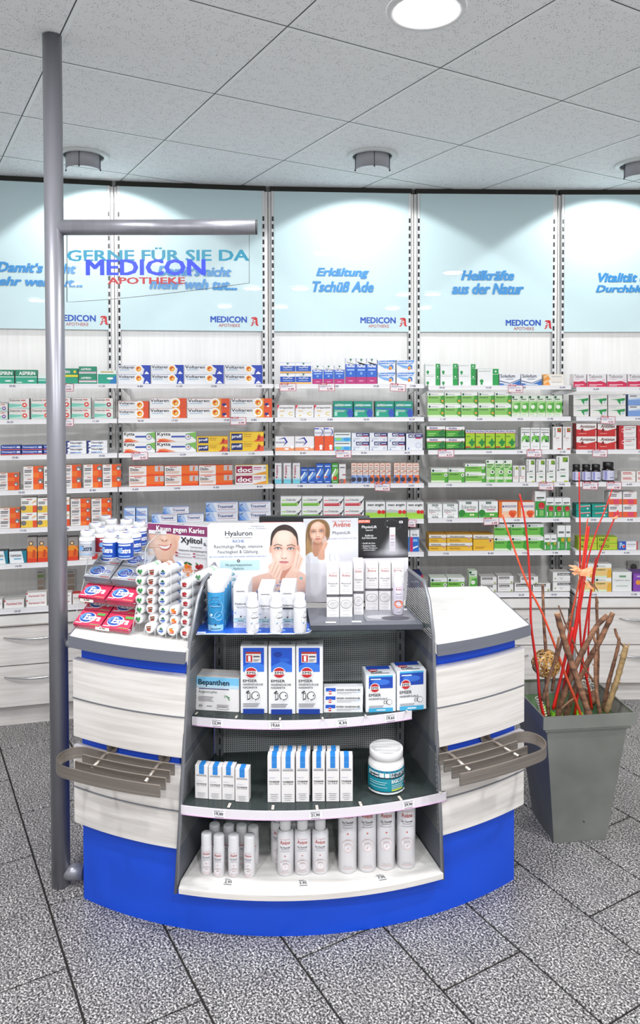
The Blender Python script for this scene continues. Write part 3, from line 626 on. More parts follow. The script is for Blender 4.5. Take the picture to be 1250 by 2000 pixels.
d('ron', '#f2efee', '#c9c6c2', 'tall white carton with sideways lettering and red square', [T_('Ronchi', .12, .55, .3, .94, '#2b2b30', .02, 0, 1), R_(.48, .76, .9, .94, '#c22e2a'), C_(.7, .86, .05, '#5aa83a'), R_(.3, .48, .7, .52, '#d9a4a0'), R_(.3, .4, .62, .42, '#d5d0ce'), R_(.5, 0, .9, .05, '#c22e2a')], .04)
d('brp', '#bfe0a8', '#e3ebdd', 'low white and green herbal carton', bio('#7cc04e', 0, 'Bronchipret', [Q_([(.8, 0), (1, 0), (1, .6), (.88, .6)], '#4aa836'), C_(.88, .52, .12, '#eef4e6'), C_(.88, .52, .05, '#222')]), .08)
d('brT', '#b4de98', '#dfe8d8', 'tall white and green herbal syrup carton', [R_(0, .84, 1, 1, '#eef1ea'), C_(.18, .92, .05, '#1c5a44'), R_(.12, .76, .8, .8, '#2f5f3a'), R_(.12, .66, .6, .7, '#2f7f3a'), Q_([(.3, 0), (1, 0), (1, .7), (.7, .62)], '#5cb643'), C_(.74, .46, .09, '#f3f6ec'), C_(.74, .46, .045, '#1e1e1e'), R_(0, .12, 1, .25, '#dcecd0')], .05)
def bcu(t): return [T_('Bronchicum', .06, .42, .24, .94, '#2f3130', .02, 0, 1), Q_([(.5, .76), (.9, .76), (.9, .94), (.5, .94)], '#7ea32a'), Q_([(.7, .76), (.9, .76), (.9, .9)], '#1d6a2f'), R_(.32, .44, .7, .5, '#8f9690'), R_(.24, .34, .8, .36, '#c9cdca'), R_(.34, .2, .72, .245, '#1f7a3a'), R_(.62, 0, .9, .05, '#b8c832')]
d('bcS', '#f3efee', '#cfccc8', 'small white carton with sideways lettering', [T_('Bronchicum', .08, .35, .28, .92, '#2f3130', .02, 0, 1), R_(.45, .76, .85, .92, '#8fa82e'), R_(.2, .3, .8, .36, '#e6bdb9'), R_(.2, .2, .7, .24, '#e6bdb9')], .04)
d('bc', '#f3f2f1', '#cfccc8', 'tall white carton with sideways lettering and lime square', bcu(0), .045)
d('bcL', '#f3f2f1', '#cfccc8', 'largest white carton with sideways lettering and lime square', bcu(1), .05)
d('esS', '#f3f4f3', '#dfe2e0', 'white carton with dots in a circle', [T_('Esberitox', .1, .46, .88, .64, '#4d5b54', .01), R_(.1, .4, .55, .43, '#b73a44')] + [R_(.3 + .09 * k, .84, .35 + .09 * k, .98, '#1d4a38') for k in range(5)] + [R_(.3 + .09 * k, .02, .35 + .09 * k, .1, '#1d4a38') for k in range(5)] + [C_(.5 + .3 * math.cos(a), .5 + .3 * math.sin(a), .03, '#c0394a' if k % 2 else '#3a7a55') for k, a in enumerate([.6, 1, 1.4, 3.8, 4.3, 4.8, 5.4])], .06)
d('esL', '#f3f4f3', '#dfe2e0', 'wide white carton with a green stripe', [T_('Esberitox', .14, .54, .9, .78, '#4d5b54', .01), R_(.4, .45, .85, .5, '#c03a62'), R_(0, .02, 1, .32, '#4eac3d'), C_(.16, .3, .2, '#2d8a35'), C_(.14, .14, .1, '#2d8a35'), E_(.62, .18, .06, .06, '#f2efc8'), E_(.74, .18, .06, .06, '#f2efc8')] + [R_(.36 + .06 * k, .84, .4 + .06 * k, .98, '#1d4a38') for k in range(5)], .06)
d('ang', '#f0e6e0', '#ee6d24', 'white carton with an orange edge and nasturtium flower', [R_(0, 0, .17, 1, '#ef7a2c'), R_(.2, .0, 1, .4, '#f6c9a8'), T_('ANGOCIN', .3, .64, .92, .78, '#3d4a9e', .015), C_(.23, .7, .06, '#3d4a9e'), C_(.68, .28, .18, '#ea5a28'), C_(.82, .3, .16, '#ee6a30'), C_(.74, .16, .16, '#e04a1e')], .06)
d('sgT', '#2f9b3e', '#e8eae8', 'tall green carton with white lid and red flower', [R_(0, .62, 1, 1, '#f2f3f2'), R_(.14, .72, .86, .78, '#55605a'), R_(.14, .66, .6, .69, '#9aa39e'), C_(.62, .46, .12, '#c8242e'), R_(.4, .32, .86, .37, '#e05a78'), T_('echt', .1, .06, .26, .28, '#ffffff', .02, 0, 1) if 0 else R_(.1, .06, .2, .28, '#ffffff'), R_(.4, .06, .8, .28, '#7fc06a')], .05)
d('mdt', '#f0c03a', '#d9a21e', 'yellow drops carton with a white band', [R_(0, .62, 1, 1, '#efeae4'), R_(0, .56, 1, .62, '#5a3a2a'), T_('Meditonsin', .12, .68, .7, .86, '#2f2a2a', .022, .15), C_(.86, .5, .16, '#f4e6d8'), C_(.86, .5, .12, '#b5402a'), C_(.86, .53, .06, '#f0e0d0'), R_(.1, .2, .55, .26, '#c8932a'), R_(.1, .32, .5, .38, '#c8932a')], .1)
d('mdL', '#f0c03a', '#d9a21e', 'big yellow drops carton with a white band', [R_(0, .76, 1, 1, '#efeae4'), R_(0, .72, 1, .76, '#5a3a2a'), T_('Meditonsin', .1, .8, .74, .9, '#2f2a2a', .022, .15), C_(.84, .62, .1, '#f4e6d8'), C_(.84, .62, .075, '#b5402a'), R_(.1, .12, .5, .16, '#c8932a'), R_(.1, .2, .6, .24, '#c8932a')], .1)
d('sip', '#9dd07a', '#dfe8d6', 'white and green herbal tablet carton', bio('#6dbd4b', 0, 'Sinupret', _face[:1]), .06)
d('grT', '#2f9b3e', '#ecedeb', 'green and white drops carton', [R_(0, .52, 1, 1, '#f3f3f2'), R_(.15, .68, .85, .76, '#6a746e'), R_(.45, .3, .9, .5, '#7aa52a'), C_(.7, .42, .07, '#d9a62e'), R_(.12, .06, .24, .34, '#ffffff'), R_(.4, .06, .85, .26, '#5cb05a')], .05)
d('umc', '#f0eeec', '#cdc8c4', 'white carton with black lettered bar', [R_(.08, .62, .74, .9, '#2f2b2b'), T_('Umckaloabo', .11, .68, .71, .84, '#ffffff', .02), C_(.88, .2, .13, '#a9b06a'), R_(.1, .3, .6, .36, '#d6d2ce'), R_(0, 0, 1, .05, '#6a5a52')], .07)
d('umL', '#f2f0ee', '#cdc8c4', 'larger white carton with black lettered bar', [R_(.26, .66, 1, .9, '#2f2b2b'), T_('Umckaloabo', .3, .71, .95, .86, '#ffffff', .02), C_(.14, .34, .08, '#8fa85a'), C_(.5, .3, .05, '#6a6a62'), C_(.42, .4, .04, '#6a6a62'), C_(.58, .42, .03, '#6a6a62'), R_(0, 0, 1, .04, '#6a5a52')], .07)
d('teb', '#f3eff1', '#e3dde0', 'white carton with a magenta wave', [T_('Tebonin', .08, .68, .78, .94, '#5a4a52', .008), R_(.1, .56, .45, .6, '#e6b5c4'), Q_([(0, 0), (1, 0), (1, .3), (.7, .46), (.4, .4), (0, .42)], '#d62a58'), C_(.86, .5, .11, '#f3d3dd'), R_(.1, .14, .8, .2, '#f4c9d5'), R_(.1, .06, .5, .1, '#f4c9d5')], .06)
d('wgr', '#eeebe7', '#8d8a86', 'white carton with a green runner shape', [R_(.04, .74, .62, .96, '#d3d0d2'), R_(.06, .77, .6, .93, '#f1efee'), T_('Gingium', .1, .8, .5, .9, '#6f6c78', .01), Q_([(.1, .56), (.5, .6), (.96, .7), (.94, .46), (.7, .42), (.7, .06), (.58, .3), (.5, .52)], '#1f9a4e'), C_(.84, .3, .1, '#b9d0e4')], .07)
d('wgB', '#dfe8f4', '#6f8fc0', 'pale blue carton with a white label', [R_(.04, .74, .7, .96, '#f1efee'), R_(.1, .8, .5, .9, '#6f6c78'), R_(0, 0, 1, .5, '#7fa2dc'), Q_([(0, .5), (1, .5), (1, .7)], '#a9c3ea')], .07)
d('ant', '#cf2a2c', '#a51d22', 'red and white carton with dark lettering', [Q_([(.0, 1), (1, 1), (1, .62), (.5, .44), (.0, .56)], '#f3efec'), T_('Antistax', .16, .66, .94, .9, '#6a1f24', .025, .2), Q_([(.2, .34), (.36, .34), (.34, .6), (.24, .62)], '#8f1d22'), R_(.12, .2, .5, .24, '#f0b0a8'), R_(.94, 0, 1, .5, '#e89a94')], .06)
d('tro', '#f2efee', '#c3252c', 'white and red carton with a heart', [R_(0, 0, .26, 1, '#c8252f'), C_(.24, .6, .17, '#f4dfe0'), C_(.2, .6, .1, '#c8252f'), T_('Tromcardin', .3, .78, .92, .92, '#4a4452', .01), R_(.34, .66, .7, .72, '#d2606a'), R_(.34, .4, .88, .43, '#c4bfc0'), R_(.34, .3, .8, .33, '#c4bfc0')], .05)
d('hog', '#f3efea', '#ddd6cf', 'flat white carton with red lettering', [R_(.1, .6, .7, .8, '#d0676a'), R_(.1, .36, .78, .5, '#d98a8a')], .05)
d('tea', '#14998a', '#0c6f66', 'teal carton with a red line', [Q_([(.2, .6), (.95, .72), (.95, .6), (.2, .48)], '#d03a42'), Q_([(.2, .66), (.95, .8), (.95, .72), (.2, .6)], '#f0f4f2'), C_(.78, .28, .14, '#d9efec')], .06)
d('rtO', '#f1eeee', '#ddd8d6', 'white and orange carton with a pink square', [R_(0, 0, 1, .42, '#f0633a'), R_(.35, .04, .78, .42, '#e04a6a'), R_(.4, .92, .75, .96, '#c6504a')] + lines(.08, .6, [.78, .66], '#6a6470', .06), .06)
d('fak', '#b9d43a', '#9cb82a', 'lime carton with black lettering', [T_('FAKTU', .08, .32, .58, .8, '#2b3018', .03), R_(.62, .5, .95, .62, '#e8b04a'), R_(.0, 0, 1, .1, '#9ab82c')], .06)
d('po', '#efeef0', '#c9ccd4', 'white carton with a blue lettered block', [R_(0, 0, .4, 1, '#2a55b8'), T_('Po', .06, .2, .34, .86, '#bfe2f2', .03), C_(.29, .4, .16, '#e05048'), R_(.46, .6, .9, .68, '#9a97a6'), R_(.46, .4, .8, .45, '#c9c6d0'), R_(.94, 0, 1, 1, '#c22a34')], .05)
d('yel', '#f3d9a0', '#e4e2dc', 'white and yellow herbal carton', bio('#f3cd84', 0, 'Canephron', [Q_([(.72, 0), (1, 0), (1, .6), (.8, .6)], '#efb53a')]), .07)
d('cys', '#f2f3f1', '#d5d6d2', 'big white carton with green lettering', [T_('Cystinol akut', .1, .5, .9, .62, '#5f7a68', .006), R_(.2, .26, .8, .3, '#a9c4b0')] + [R_(.36 + .07 * k, .72, .41 + .07 * k, .82, '#2f8a4a') for k in range(5)], .12)
d('pur', '#8b4bb5', '#6d3a92', 'purple carton with orange cloud shapes', [C_(.3, .5, .14, '#f09a3c'), C_(.7, .25, .13, '#f09a3c'), R_(.2, .8, .9, .88, '#cdb3e0')], .1)

_boxc = {}
def carton_mesh(key, w_, h_):
    k = (key, round(w_, 3), round(h_, 3))
    if k not in _boxc:
        fr, sd, desc, els, dep = D[key]
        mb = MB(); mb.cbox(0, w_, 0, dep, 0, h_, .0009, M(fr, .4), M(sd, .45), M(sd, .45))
        _boxc[k] = (mb.mesh('carton_body'), print_mb(els, w_, h_).mesh('printed_front'), w_, h_, dep)
    return _boxc[k]
ORD = ['first', 'second', 'third', 'fourth', 'fifth', 'sixth', 'seventh', 'eighth', 'ninth']
_cnt = {}
def row(s, r, entries):
    """entries: (design, left px, right px, top px, stacked, side by side); boxes stand on shelf r of bay s"""
    A, B = SEC[s]; rz = math.atan2(B[1] - A[1], B[0] - A[0]); co, si = math.cos(rz), math.sin(rz)
    zt = rowz(s, r) + FH
    ents = []
    for e in entries:
        k, x0, x1, yt, n = e[:5]; m = e[5] if len(e) > 5 else 1
        for i in range(m): ents.append((k, x0 + (x1 - x0) * i / m, x0 + (x1 - x0) * (i + 1) / m, yt, n, e[6] if len(e) > 6 else 0))
    total = {}
    for e in ents: total[e[0]] = total.get(e[0], 0) + 1
    seen = {}; prev = -9; rr = random.Random(s * 31 + r)
    for k, x0, x1, yt, n, lift in ents:
        seen[k] = seen.get(k, 0) + 1
        d_ = .012
        q0 = onplane(x0 + .3, 800, A, B); q1 = onplane(x1 - .3, 800, A, B)
        u0 = (q0[0] - A[0]) * co + (q0[1] - A[1]) * si; u1 = (q1[0] - A[0]) * co + (q1[1] - A[1]) * si
        if not lift: u0 = max(u0, prev + .0006); prev = u1
        yt_ = onplane((x0 + x1) / 2, yt, A, B)[2]
        wd = round(u1 - u0, 3) - .0004
        z0 = zt + lift
        hh = round((yt_ - z0) / n, 3)
        body, pr, _, _, dep = carton_mesh(k, wd, hh - .0004)
        for j in range(n):
            du = (rr.random() - .5) * .0006 if j else 0; dy = d_ + (rr.random() * .003 if j else 0)
            x = A[0] + (u0 + du) * co - dy * si; y = A[1] + (u0 + du) * si + dy * co
            o = new('medicine_carton', body, None, (x, y, z0 + j * hh), rz)
            lv = {1: [''], 2: ['lower', 'upper'], 3: ['bottom', 'middle', 'topmost']}[n][j]
            tot = total[k]
            pos = ('' if tot == 1 else ('left' if seen[k] == 1 else 'right') if tot == 2 else ORD[seen[k] - 1] + ' from left' if seen[k] < tot else 'last to the right')
            lab = D[k][2]
            parts = [p for p in (('on top of the lower layer' if lift else ''), lv, pos) if p]
            lab += ', ' + (' '.join(parts) + ', ' if parts else '') + ROWN[r] + ', ' + BAYN[s]
            for a_, b_ in ((' from left', ''), (' to the right', ''), (' carton', ''), (' herbal', ''), (' ointment', ''), (' lettering', '')):
                if len(lab.split()) > 16: lab = lab.replace(a_, b_, 1)
            tag(o, lab, 'carton', '%ss, %s, %s' % (D[k][2], ROWN[r], BAYN[s]) if tot * n > 1 else None)
            new('printed_front', pr, o)
# ---- leftmost bay
row(0, 1, [('aspG', -15, 28, 722, 1), ('aspG', 30, 73, 722, 1), ('aspS', 74, 112, 732, 1), ('aspC', 113, 153, 719, 1), ('aspD', 154, 189.5, 715.6, 2), ('aspW', 191, 228, 723, 1)])
row(0, 2, [('dolV', -20, 15, 787, 2), ('dol', 16, 57, 777.5, 2), ('dol', 60, 100, 777.5, 2), ('dol', 103, 138, 777, 2), ('dol', 139, 178, 777, 2), ('dolM', 183.5, 221.5, 777, 2)])
row(0, 3, [('thom', -1, 39, 870, 2), ('thom', 40, 82, 870, 2), ('thom', 83, 124, 869.5, 2), ('neur', 127, 168, 861, 2), ('neur', 168.5, 209, 861, 2)])
row(0, 4, [('ibu', -10, 35, 924, 2), ('ibu', 43, 82, 911.5, 2), ('ibu', 83, 119, 911, 2), ('ibu', 120, 157, 909, 2), ('ibu', 161, 198, 908, 2), ('ibu', 198.5, 235.5, 907.6, 2)])
row(0, 5, [('ibu', -5, 36, 993, 2), ('mig', 37.5, 69.5, 973, 2), ('mig', 70, 101.5, 973, 2), ('mig', 102, 134, 971.5, 2), ('ibu', 135, 175, 974.5, 3), ('ibu', 176, 216, 974.5, 3)])
row(0, 6, [('form', -20, 11.5, 1077, 1), ('form', 13, 48, 1077, 1), ('ora', 48.6, 69, 1050, 1), ('ora', 69.6, 90, 1050, 1), ('ora', 90, 109, 1050, 1), ('ora', 109.5, 129, 1050, 1), ('ora', 129.5, 150, 1050, 1), ('redw', 151, 188, 1082, 1)])
row(0, 7, [('kami', -40, -1, 1173, 1), ('kami', 2, 42, 1173, 1), ('kami', 46, 87, 1159, 2), ('kami', 92, 136, 1160, 2), ('redw', 137, 172, 1160, 1)])
# ---- second bay
row(1, 1, [('volB', 230, 294, 712.5, 2), ('volB', 295, 359.5, 712.5, 2), ('volB', 360, 438, 712.5, 2), ('volB', 438.5, 513.6, 712.5, 2)])
row(1, 2, [('volO', 230, 290.4, 783.5, 2), ('volO', 291.7, 364, 778, 2), ('volC', 365, 449, 778, 2), ('volC', 450.4, 532, 778, 2)])
row(1, 3, [('kyt', 239, 302.5, 843.6, 2), ('kyt', 303.7, 383, 843.3, 2), ('prof', 384, 445, 852.6, 2), ('prof', 448.6, 515.7, 844, 2)])
row(1, 4, [('dic', 250, 319, 910.7, 2), ('dic', 320, 387, 910, 2), ('dic', 387.7, 454, 908.7, 2), ('doc', 458.6, 524, 909, 2)])
row(1, 5, [('trS', 239.7, 262, 993, 2), ('trS', 263, 286, 993, 2), ('trL', 294, 345, 1005, 1), ('trL', 345.6, 397, 1005, 1), ('trL', 400.5, 464.5, 982, 2), ('trL', 466, 529, 981.5, 2)])
row(1, 5, [('trL', 317, 368, 991, 1, 1, .0415)])
# ---- middle bay
row(2, 1, [('day', 547, 577.3, 708, 2), ('day', 577.6, 608, 708, 2), ('medS', 610, 631.4, 713, 1), ('medS', 632, 652.6, 713, 1), ('medS', 653, 674, 713, 1), ('medT', 675, 737, 699, 1, 3), ('dor', 737.6, 773.5, 702, 2), ('dor', 774.7, 810.6, 702, 2)])
row(2, 2, [('gri', 541, 576, 791, 1), ('gri', 577, 613, 791, 1), ('gri', 613.5, 648.8, 791, 1), ('aspX', 651, 689.5, 783.5, 1), ('aspX', 690.8, 728, 783.5, 1), ('aspX', 733, 770.4, 783.5, 1), ('aspX', 771, 806.7, 783.5, 1)])
row(2, 3, [('muc', 537, 575, 852.6, 1), ('muc', 575.6, 613.5, 852.6, 1), ('mucT', 614, 632.6, 834, 1), ('mucT', 633, 652, 834, 1), ('bro', 652.6, 686, 845, 2), ('acc', 686.4, 721.5, 845.5, 2), ('acc', 722, 757, 845.5, 2), ('acc', 757.6, 792, 845.5, 2), ('acc1', 793.4, 827, 846.7, 1)])
row(2, 4, [('nas', 536, 550, 905, 1), ('nas', 553, 568.6, 905, 1), ('nas', 571, 586, 905, 1), ('olS', 586.6, 601, 914, 1), ('olS', 601.4, 616.6, 914, 1), ('olT', 617, 632, 906, 1), ('olT', 632.6, 647, 906, 1), ('olG', 647.5, 661, 905, 1), ('whO', 662, 676, 907, 1), ('nrB', 686, 720, 905, 1, 3), ('nrO', 720, 764, 905, 1, 4), ('nrO', 769.6, 819.5, 905, 1, 4)])
row(2, 5, [('dbG', 547, 588.6, 970, 2), ('dbG', 589, 630, 970, 2), ('dbR', 630.6, 671.6, 970.5, 2), ('dbR', 672, 711.5, 970.5, 2), ('neo', 714, 753.5, 981, 1), ('neo', 754, 794.4, 981, 1), ('neo', 794.7, 829, 981, 1)])
row(2, 6, [('ratB', 765, 782, 1036, 1), ('ratB', 783, 801, 1036, 1), ('ratB', 802, 820, 1036, 1)])
row(2, 7, [('navy', 772, 828, 1124, 1)])
# ---- fourth bay
row(3, 1, [('gel', 831, 859.6, 710.5, 2), ('gel', 860.6, 895, 710.5, 2), ('gel', 896.5, 930, 710.5, 2), ('gelL', 933, 975, 720, 1), ('sol', 976.4, 1018, 729.7, 1), ('sol', 1019, 1060, 729.7, 1), ('eup', 1062.7, 1103, 730.5, 2)])
row(3, 2, [('sin', 835.6, 868.4, 766, 2), ('sin', 869, 901, 766, 2), ('sin', 901.7, 934, 766, 2), ('sin', 935, 966.7, 766, 2), ('sin', 967.4, 1000, 766, 2), ('sinT', 1000.7, 1100, 772.4, 1, 6)])
row(3, 3, [('pro', 834, 871, 833, 2), ('pro', 871.4, 909, 833, 2), ('proT', 910, 1008, 840, 1, 5), ('phy', 1018.7, 1076, 835.4, 1, 3), ('ron', 1081.4, 1100, 833.4, 1), ('ron', 1101, 1118, 833.4, 1)])
row(3, 4, [('brp', 842.8, 876, 915, 1), ('brp', 876.6, 909.3, 915, 1), ('brp', 910, 950, 906, 2), ('brT', 951, 1002, 898.7, 1, 3), ('bcS', 1003, 1029, 910, 1, 2), ('bc', 1030, 1048, 897, 1), ('bc', 1049, 1068, 897, 1), ('bc', 1069, 1087.8, 897, 1), ('bcL', 1088.5, 1114, 890.5, 1)])
row(3, 5, [('esS', 836, 865.4, 985, 1), ('esS', 866, 896.7, 985, 1), ('esL', 897.6, 936, 979.6, 1), ('esL', 937, 975, 979.6, 1), ('ang', 976, 1013.3, 980.6, 1), ('ang', 1014, 1046.6, 980.6, 1), ('sgT', 1047, 1068.6, 960, 1), ('sgT', 1069, 1117, 973, 1, 3)])
row(3, 6, [('mdt', 838.8, 873.7, 1045, 2), ('mdt', 874, 925, 1045, 2), ('mdL', 925.8, 966.6, 1045, 1), ('sip', 967, 999.7, 1023.7, 2), ('sip', 1000.3, 1032, 1023.7, 2), ('sip', 1032.6, 1065, 1023.6, 2), ('grT', 1065.6, 1090.6, 1045, 1, 2), ('grT', 1091.6, 1107.2, 1027, 1), ('grT', 1107.6, 1118, 1027, 1)])
row(3, 7, [('brp', 842, 875.5, 1129.5, 1), ('brp', 876, 909.6, 1129.5, 1), ('sinT', 918, 934.4, 1116, 1), ('umc', 941, 973.6, 1128, 2), ('umc', 974.5, 1006, 1126, 2), ('umc', 1007.6, 1042, 1140, 1), ('umc', 1043.6, 1079, 1140, 1), ('umL', 1083, 1118, 1118.6, 2)])
row(3, 7, [('umc', 1019, 1055, 1127, 1, 1, .0345)])
# ---- rightmost bay
row(4, 1, [('teb', 1121, 1147, 730, 1), ('teb', 1148, 1186, 730, 1), ('teb', 1187, 1226, 730, 1), ('teb', 1227, 1266, 730, 1)])
row(4, 2, [('wgr', 1121, 1152.4, 771, 2), ('wgr', 1154, 1188.4, 771, 2), ('wgr', 1189, 1224.7, 771, 2), ('wgB', 1228.4, 1263, 770, 2)])
row(4, 3, [('ant', 1127.6, 1168, 827, 2), ('ant', 1169, 1206, 827, 2), ('tro', 1211.6, 1246, 832, 2), ('tro', 1247, 1281, 832, 2)])
row(4, 4, [('hog', 1216, 1245, 921, 2), ('hog', 1246, 1275, 921, 2)])
row(4, 5, [('tea', 1128, 1158, 985, 2), ('tea', 1159, 1191, 985, 2), ('rtO', 1192, 1219, 961, 2), ('rtO', 1220, 1248, 961, 2)])
row(4, 6, [('fak', 1133, 1170, 1050, 2), ('fak', 1170.6, 1210, 1050, 2), ('po', 1211.6, 1250, 1058, 1)])
row(4, 7, [('yel', 1133, 1165, 1102, 2), ('yel', 1166, 1199, 1102, 2), ('cys', 1200, 1239, 1118, 1), ('pur', 1241, 1275, 1121, 1)])
# dark vitamin bottles on the rightmost bay's fourth shelf
A, B = SEC[4]
for i, (x0, x1, yt) in enumerate([(1121.5, 1138, 908), (1140.4, 1158.6, 908), (1159.3, 1178, 908), (1181.7, 1206, 904)]):
    q0, q1 = onplane(x0, 940, A, B), onplane(x1, 940, A, B)
    r_ = (q1[0] - q0[0]) / 2 * .98; zt = rowz(4, 4) + FH; hh = onplane(x0, yt, A, B)[2] - zt
    root = thing('vitamin_bottle', ['first', 'second', 'third', 'larger fourth'][i] + ' dark brown screw-top bottle with pale lilac label, fourth shelf, rightmost bay', 'bottle',
                 ((q0[0] + q1[0]) / 2, q0[1] + r_ + .012, zt), 0, 'dark bottles on the fourth shelf, rightmost bay')
    mb = MB(); mb.lathe([(0, 0), (r_ * .92, 0), (r_, .003), (r_, hh * .62), (r_ * .8, hh * .70), (r_ * .72, hh * .74)], M('#1d1614', .15, 0, .6), 20); mb.obj('bottle_body', root)
    mb = MB(); mb.lathe([(r_ * .8, hh * .72), (r_ * .86, hh * .75), (r_ * .86, hh * .985), (r_ * .8, hh), (0, hh)], M('#161616', .35), 20); mb.obj('screw_cap', root)
    mb = MB(); mb.lathe([(r_ * 1.012, hh * .08), (r_ * 1.012, hh * .58)], M('#d9d9ee', .45), 20)
    wr = lambda x, z, e, r_=r_: ((r_ * 1.012 + e) * math.sin(x / r_ - .9), -(r_ * 1.012 + e) * math.cos(x / r_ - .9), z)
    print_mb([R_(0, .1, .22, .56, '#9a9ad6'), R_(.45, .2, .8, .24, '#6a6a9a'), R_(.4, .4, .6, .42, '#a9a9c9')], r_ * 1.8, hh, wr, mb)
    mb.obj('paper_label', root)
# special-offer tags clipped to the price rails
def offer(s, r, x0, x1, tilt, i):
    A, B = SEC[s]; rz = math.atan2(B[1] - A[1], B[0] - A[0])
    z = rowz(s, r); q0 = onplane(x0, 900, A, B); q1 = onplane(x1, 900, A, B); wd = math.dist(q0[:2], q1[:2])
    o = thing('offer_tag', 'white red-framed offer tag, %s on the rail of the %s, %s' % (i, ROWN[r], BAYN[s]), 'price tag', (q0[0] + .006 * math.sin(rz), q0[1] - .006 * math.cos(rz), z + FH + .003), rz)
    o.rotation_euler = (0, math.radians(tilt), rz)
    hh = .0385
    mb = MB(); mb.cbox(0, wd, -.004, -.0028, -hh, 0, .0003, M('#f6eeef', .4)); b_ = mb.obj('tag_card', o)
    mb = MB(); f = lambda x, z, e: (x, -.004 - e, z - hh)
    print_mb([R_(0, .0, 1, .06, '#c2456a'), R_(0, .94, 1, 1, '#c2456a'), R_(0, 0, .03, 1, '#c2456a'), R_(.97, 0, 1, 1, '#c2456a'), R_(.08, .8, .52, 1.03, '#c0304f'), T_('aktiv', .14, .84, .46, 1.0, '#ffffff', .02),
              R_(.08, .62, .8, .67, '#7f8fc4'), R_(.08, .5, .4, .54, '#a9b3d6'), T_(['6,95', '4,75', '12,90', '5,98', '8,45'][(s + r) % 5], .52, .14, .86, .4, '#b0406a', .02)], wd, hh, f, mb)
    mb.obj('tag_print', o)
for t in [(0, 1, 116, 146, 3, 'single'), (0, 2, 116, 145, 0, 'single'), (1, 2, 450, 481, 0, 'single'), (1, 3, 258, 289, -2, 'single'), (2, 1, 547, 579, 0, 'leftmost'), (2, 1, 623, 654, 0, 'middle'), (2, 1, 762, 792, 4, 'rightmost'), (2, 3, 656, 686, 0, 'single'), (2, 4, 732, 762, 2, 'single'), (2, 5, 783, 813, 4, 'single'),
          (3, 1, 991, 1020, 2, 'single'), (3, 3, 855, 886, 0, 'left'), (3, 3, 1028, 1057, 2, 'right'), (3, 4, 1052, 1081, 3, 'single'), (3, 5, 944, 974, -2, 'single'), (4, 2, 1172, 1200, 3, 'single'), (4, 3, 1156, 1185, 2, 'single'), (4, 4, 1137, 1167, 2, 'left'), (4, 4, 1184, 1213, 2, 'right')]:
    offer(*t)
# wall socket behind the lowest shelf, rightmost bay
A, B = WP[4], WP[5]; q = onplane(1236, 1107, A, B); rz = math.atan2(B[1] - A[1], B[0] - A[0])
root = thing('wall_socket', 'grey square wall socket with round recess above the lowest shelf, rightmost bay', 'socket', q, rz)
mb = MB(); mb.cbox(-.036, .036, -.010, 0, -.036, .036, .002, M('#c9c8c4', .4)); mb.obj('socket_plate', root)
mb = MB()
for rad, e, cc in ((.021, .0106, '#8f8e8a'), (.018, .0109, '#55544f'), (.003, .0112, '#1b1b1b')):
    for dx in ((-.0095, .0095) if rad < .01 else (0,)):
        mb.add([(dx + rad * math.cos(a), -e, rad * math.sin(a)) for a in np.linspace(0, 2 * math.pi, 20, endpoint=False)], [tuple(range(20))], M(cc, .5))
mb.obj('socket_recess', root)
# leaflets on the back board of the leftmost bay
A, B = WP[0], WP[1]; rz = math.atan2(B[1] - A[1], B[0] - A[0])
for i, (x0, x1, y0, y1) in enumerate([(73, 87, 1112, 1158), (123, 148, 1112, 1155)]):
    q = onplane(x0, y1, A, B); q2 = onplane(x1, y0, A, B); wd, hh = math.dist(q[:2], q2[:2]), q2[2] - q[2]
    o = thing('leaflet_strip', ['narrow white leaflet with pale panels on the wall left of the pole', 'white leaflet with beige picture panels on the wall right of the pole'][i], 'leaflet', (q[0] + .004 * math.sin(rz), q[1] - .004 * math.cos(rz), q[2]), rz)
    mb = MB(); mb.box(0, wd, -.002, 0, 0, hh, M('#e4e0da', .5)); mb.obj('leaflet_card', o)
    mb = print_mb([R_(.1, .05, .9, .28, '#cbb09c'), R_(.1, .36, .9, .58, '#d8c3b0'), R_(.1, .66, .9, .8, '#c4a898' if i else '#a9c27a'), R_(.1, .88, .8, .92, '#8a8a8a')], wd, hh, lambda x, z, e: (x, -.002 - e, z)); mb.obj('leaflet_print', o)
# ------------------------------------------------------------------ display counter
CT = thing('display_counter', 'curved white and blue shop counter with steel bag racks and perforated shelf insert', 'counter', (0, 0, 0))
cu = np.array([math.cos(.068), math.sin(.068)]); cv = np.array([-cu[1], cu[0]])
Lc, Rc = np.array([-.779, 2.303]), np.array([.676, 2.402])          # front corners of the worktop
Lb, Rb = Lc + cv * .485, Rc + cv * .485
# the insert's side panels: front edge and back edge, from bottom to top
LF = [(-.426, 2.165, .13), (-.411, 2.170, .385), (-.398, 2.177, .62), (-.385, 2.188, .86), (-.366, 2.215, .98), (-.357, 2.27, 1.022)]
LBk = [(-.362, 2.49, .13), (-.360, 2.49, .385), (-.357, 2.49, .62), (-.353, 2.48, .86), (-.350, 2.475, .98), (-.348, 2.46, 1.037)]
RF = [(.369, 2.233, .125), (.359, 2.236, .385), (.350, 2.240, .62), (.341, 2.244, .865), (.331, 2.265, .965), (.322, 2.31, 1.012)]
RBk = [(.287, 2.535, .13), (.287, 2.535, .385), (.289, 2.535, .62), (.291, 2.54, .865), (.296, 2.545, .965), (.300, 2.55, .995)]
def lerp3(P, z):
    z = min(max(z, P[0][2]), P[-1][2])
    for a, b in zip(P, P[1:]):
        if a[2] <= z <= b[2]:
            t = (z - a[2]) / max(b[2] - a[2], 1e-6); return np.array([a[k] + (b[k] - a[k]) * t for k in range(3)])
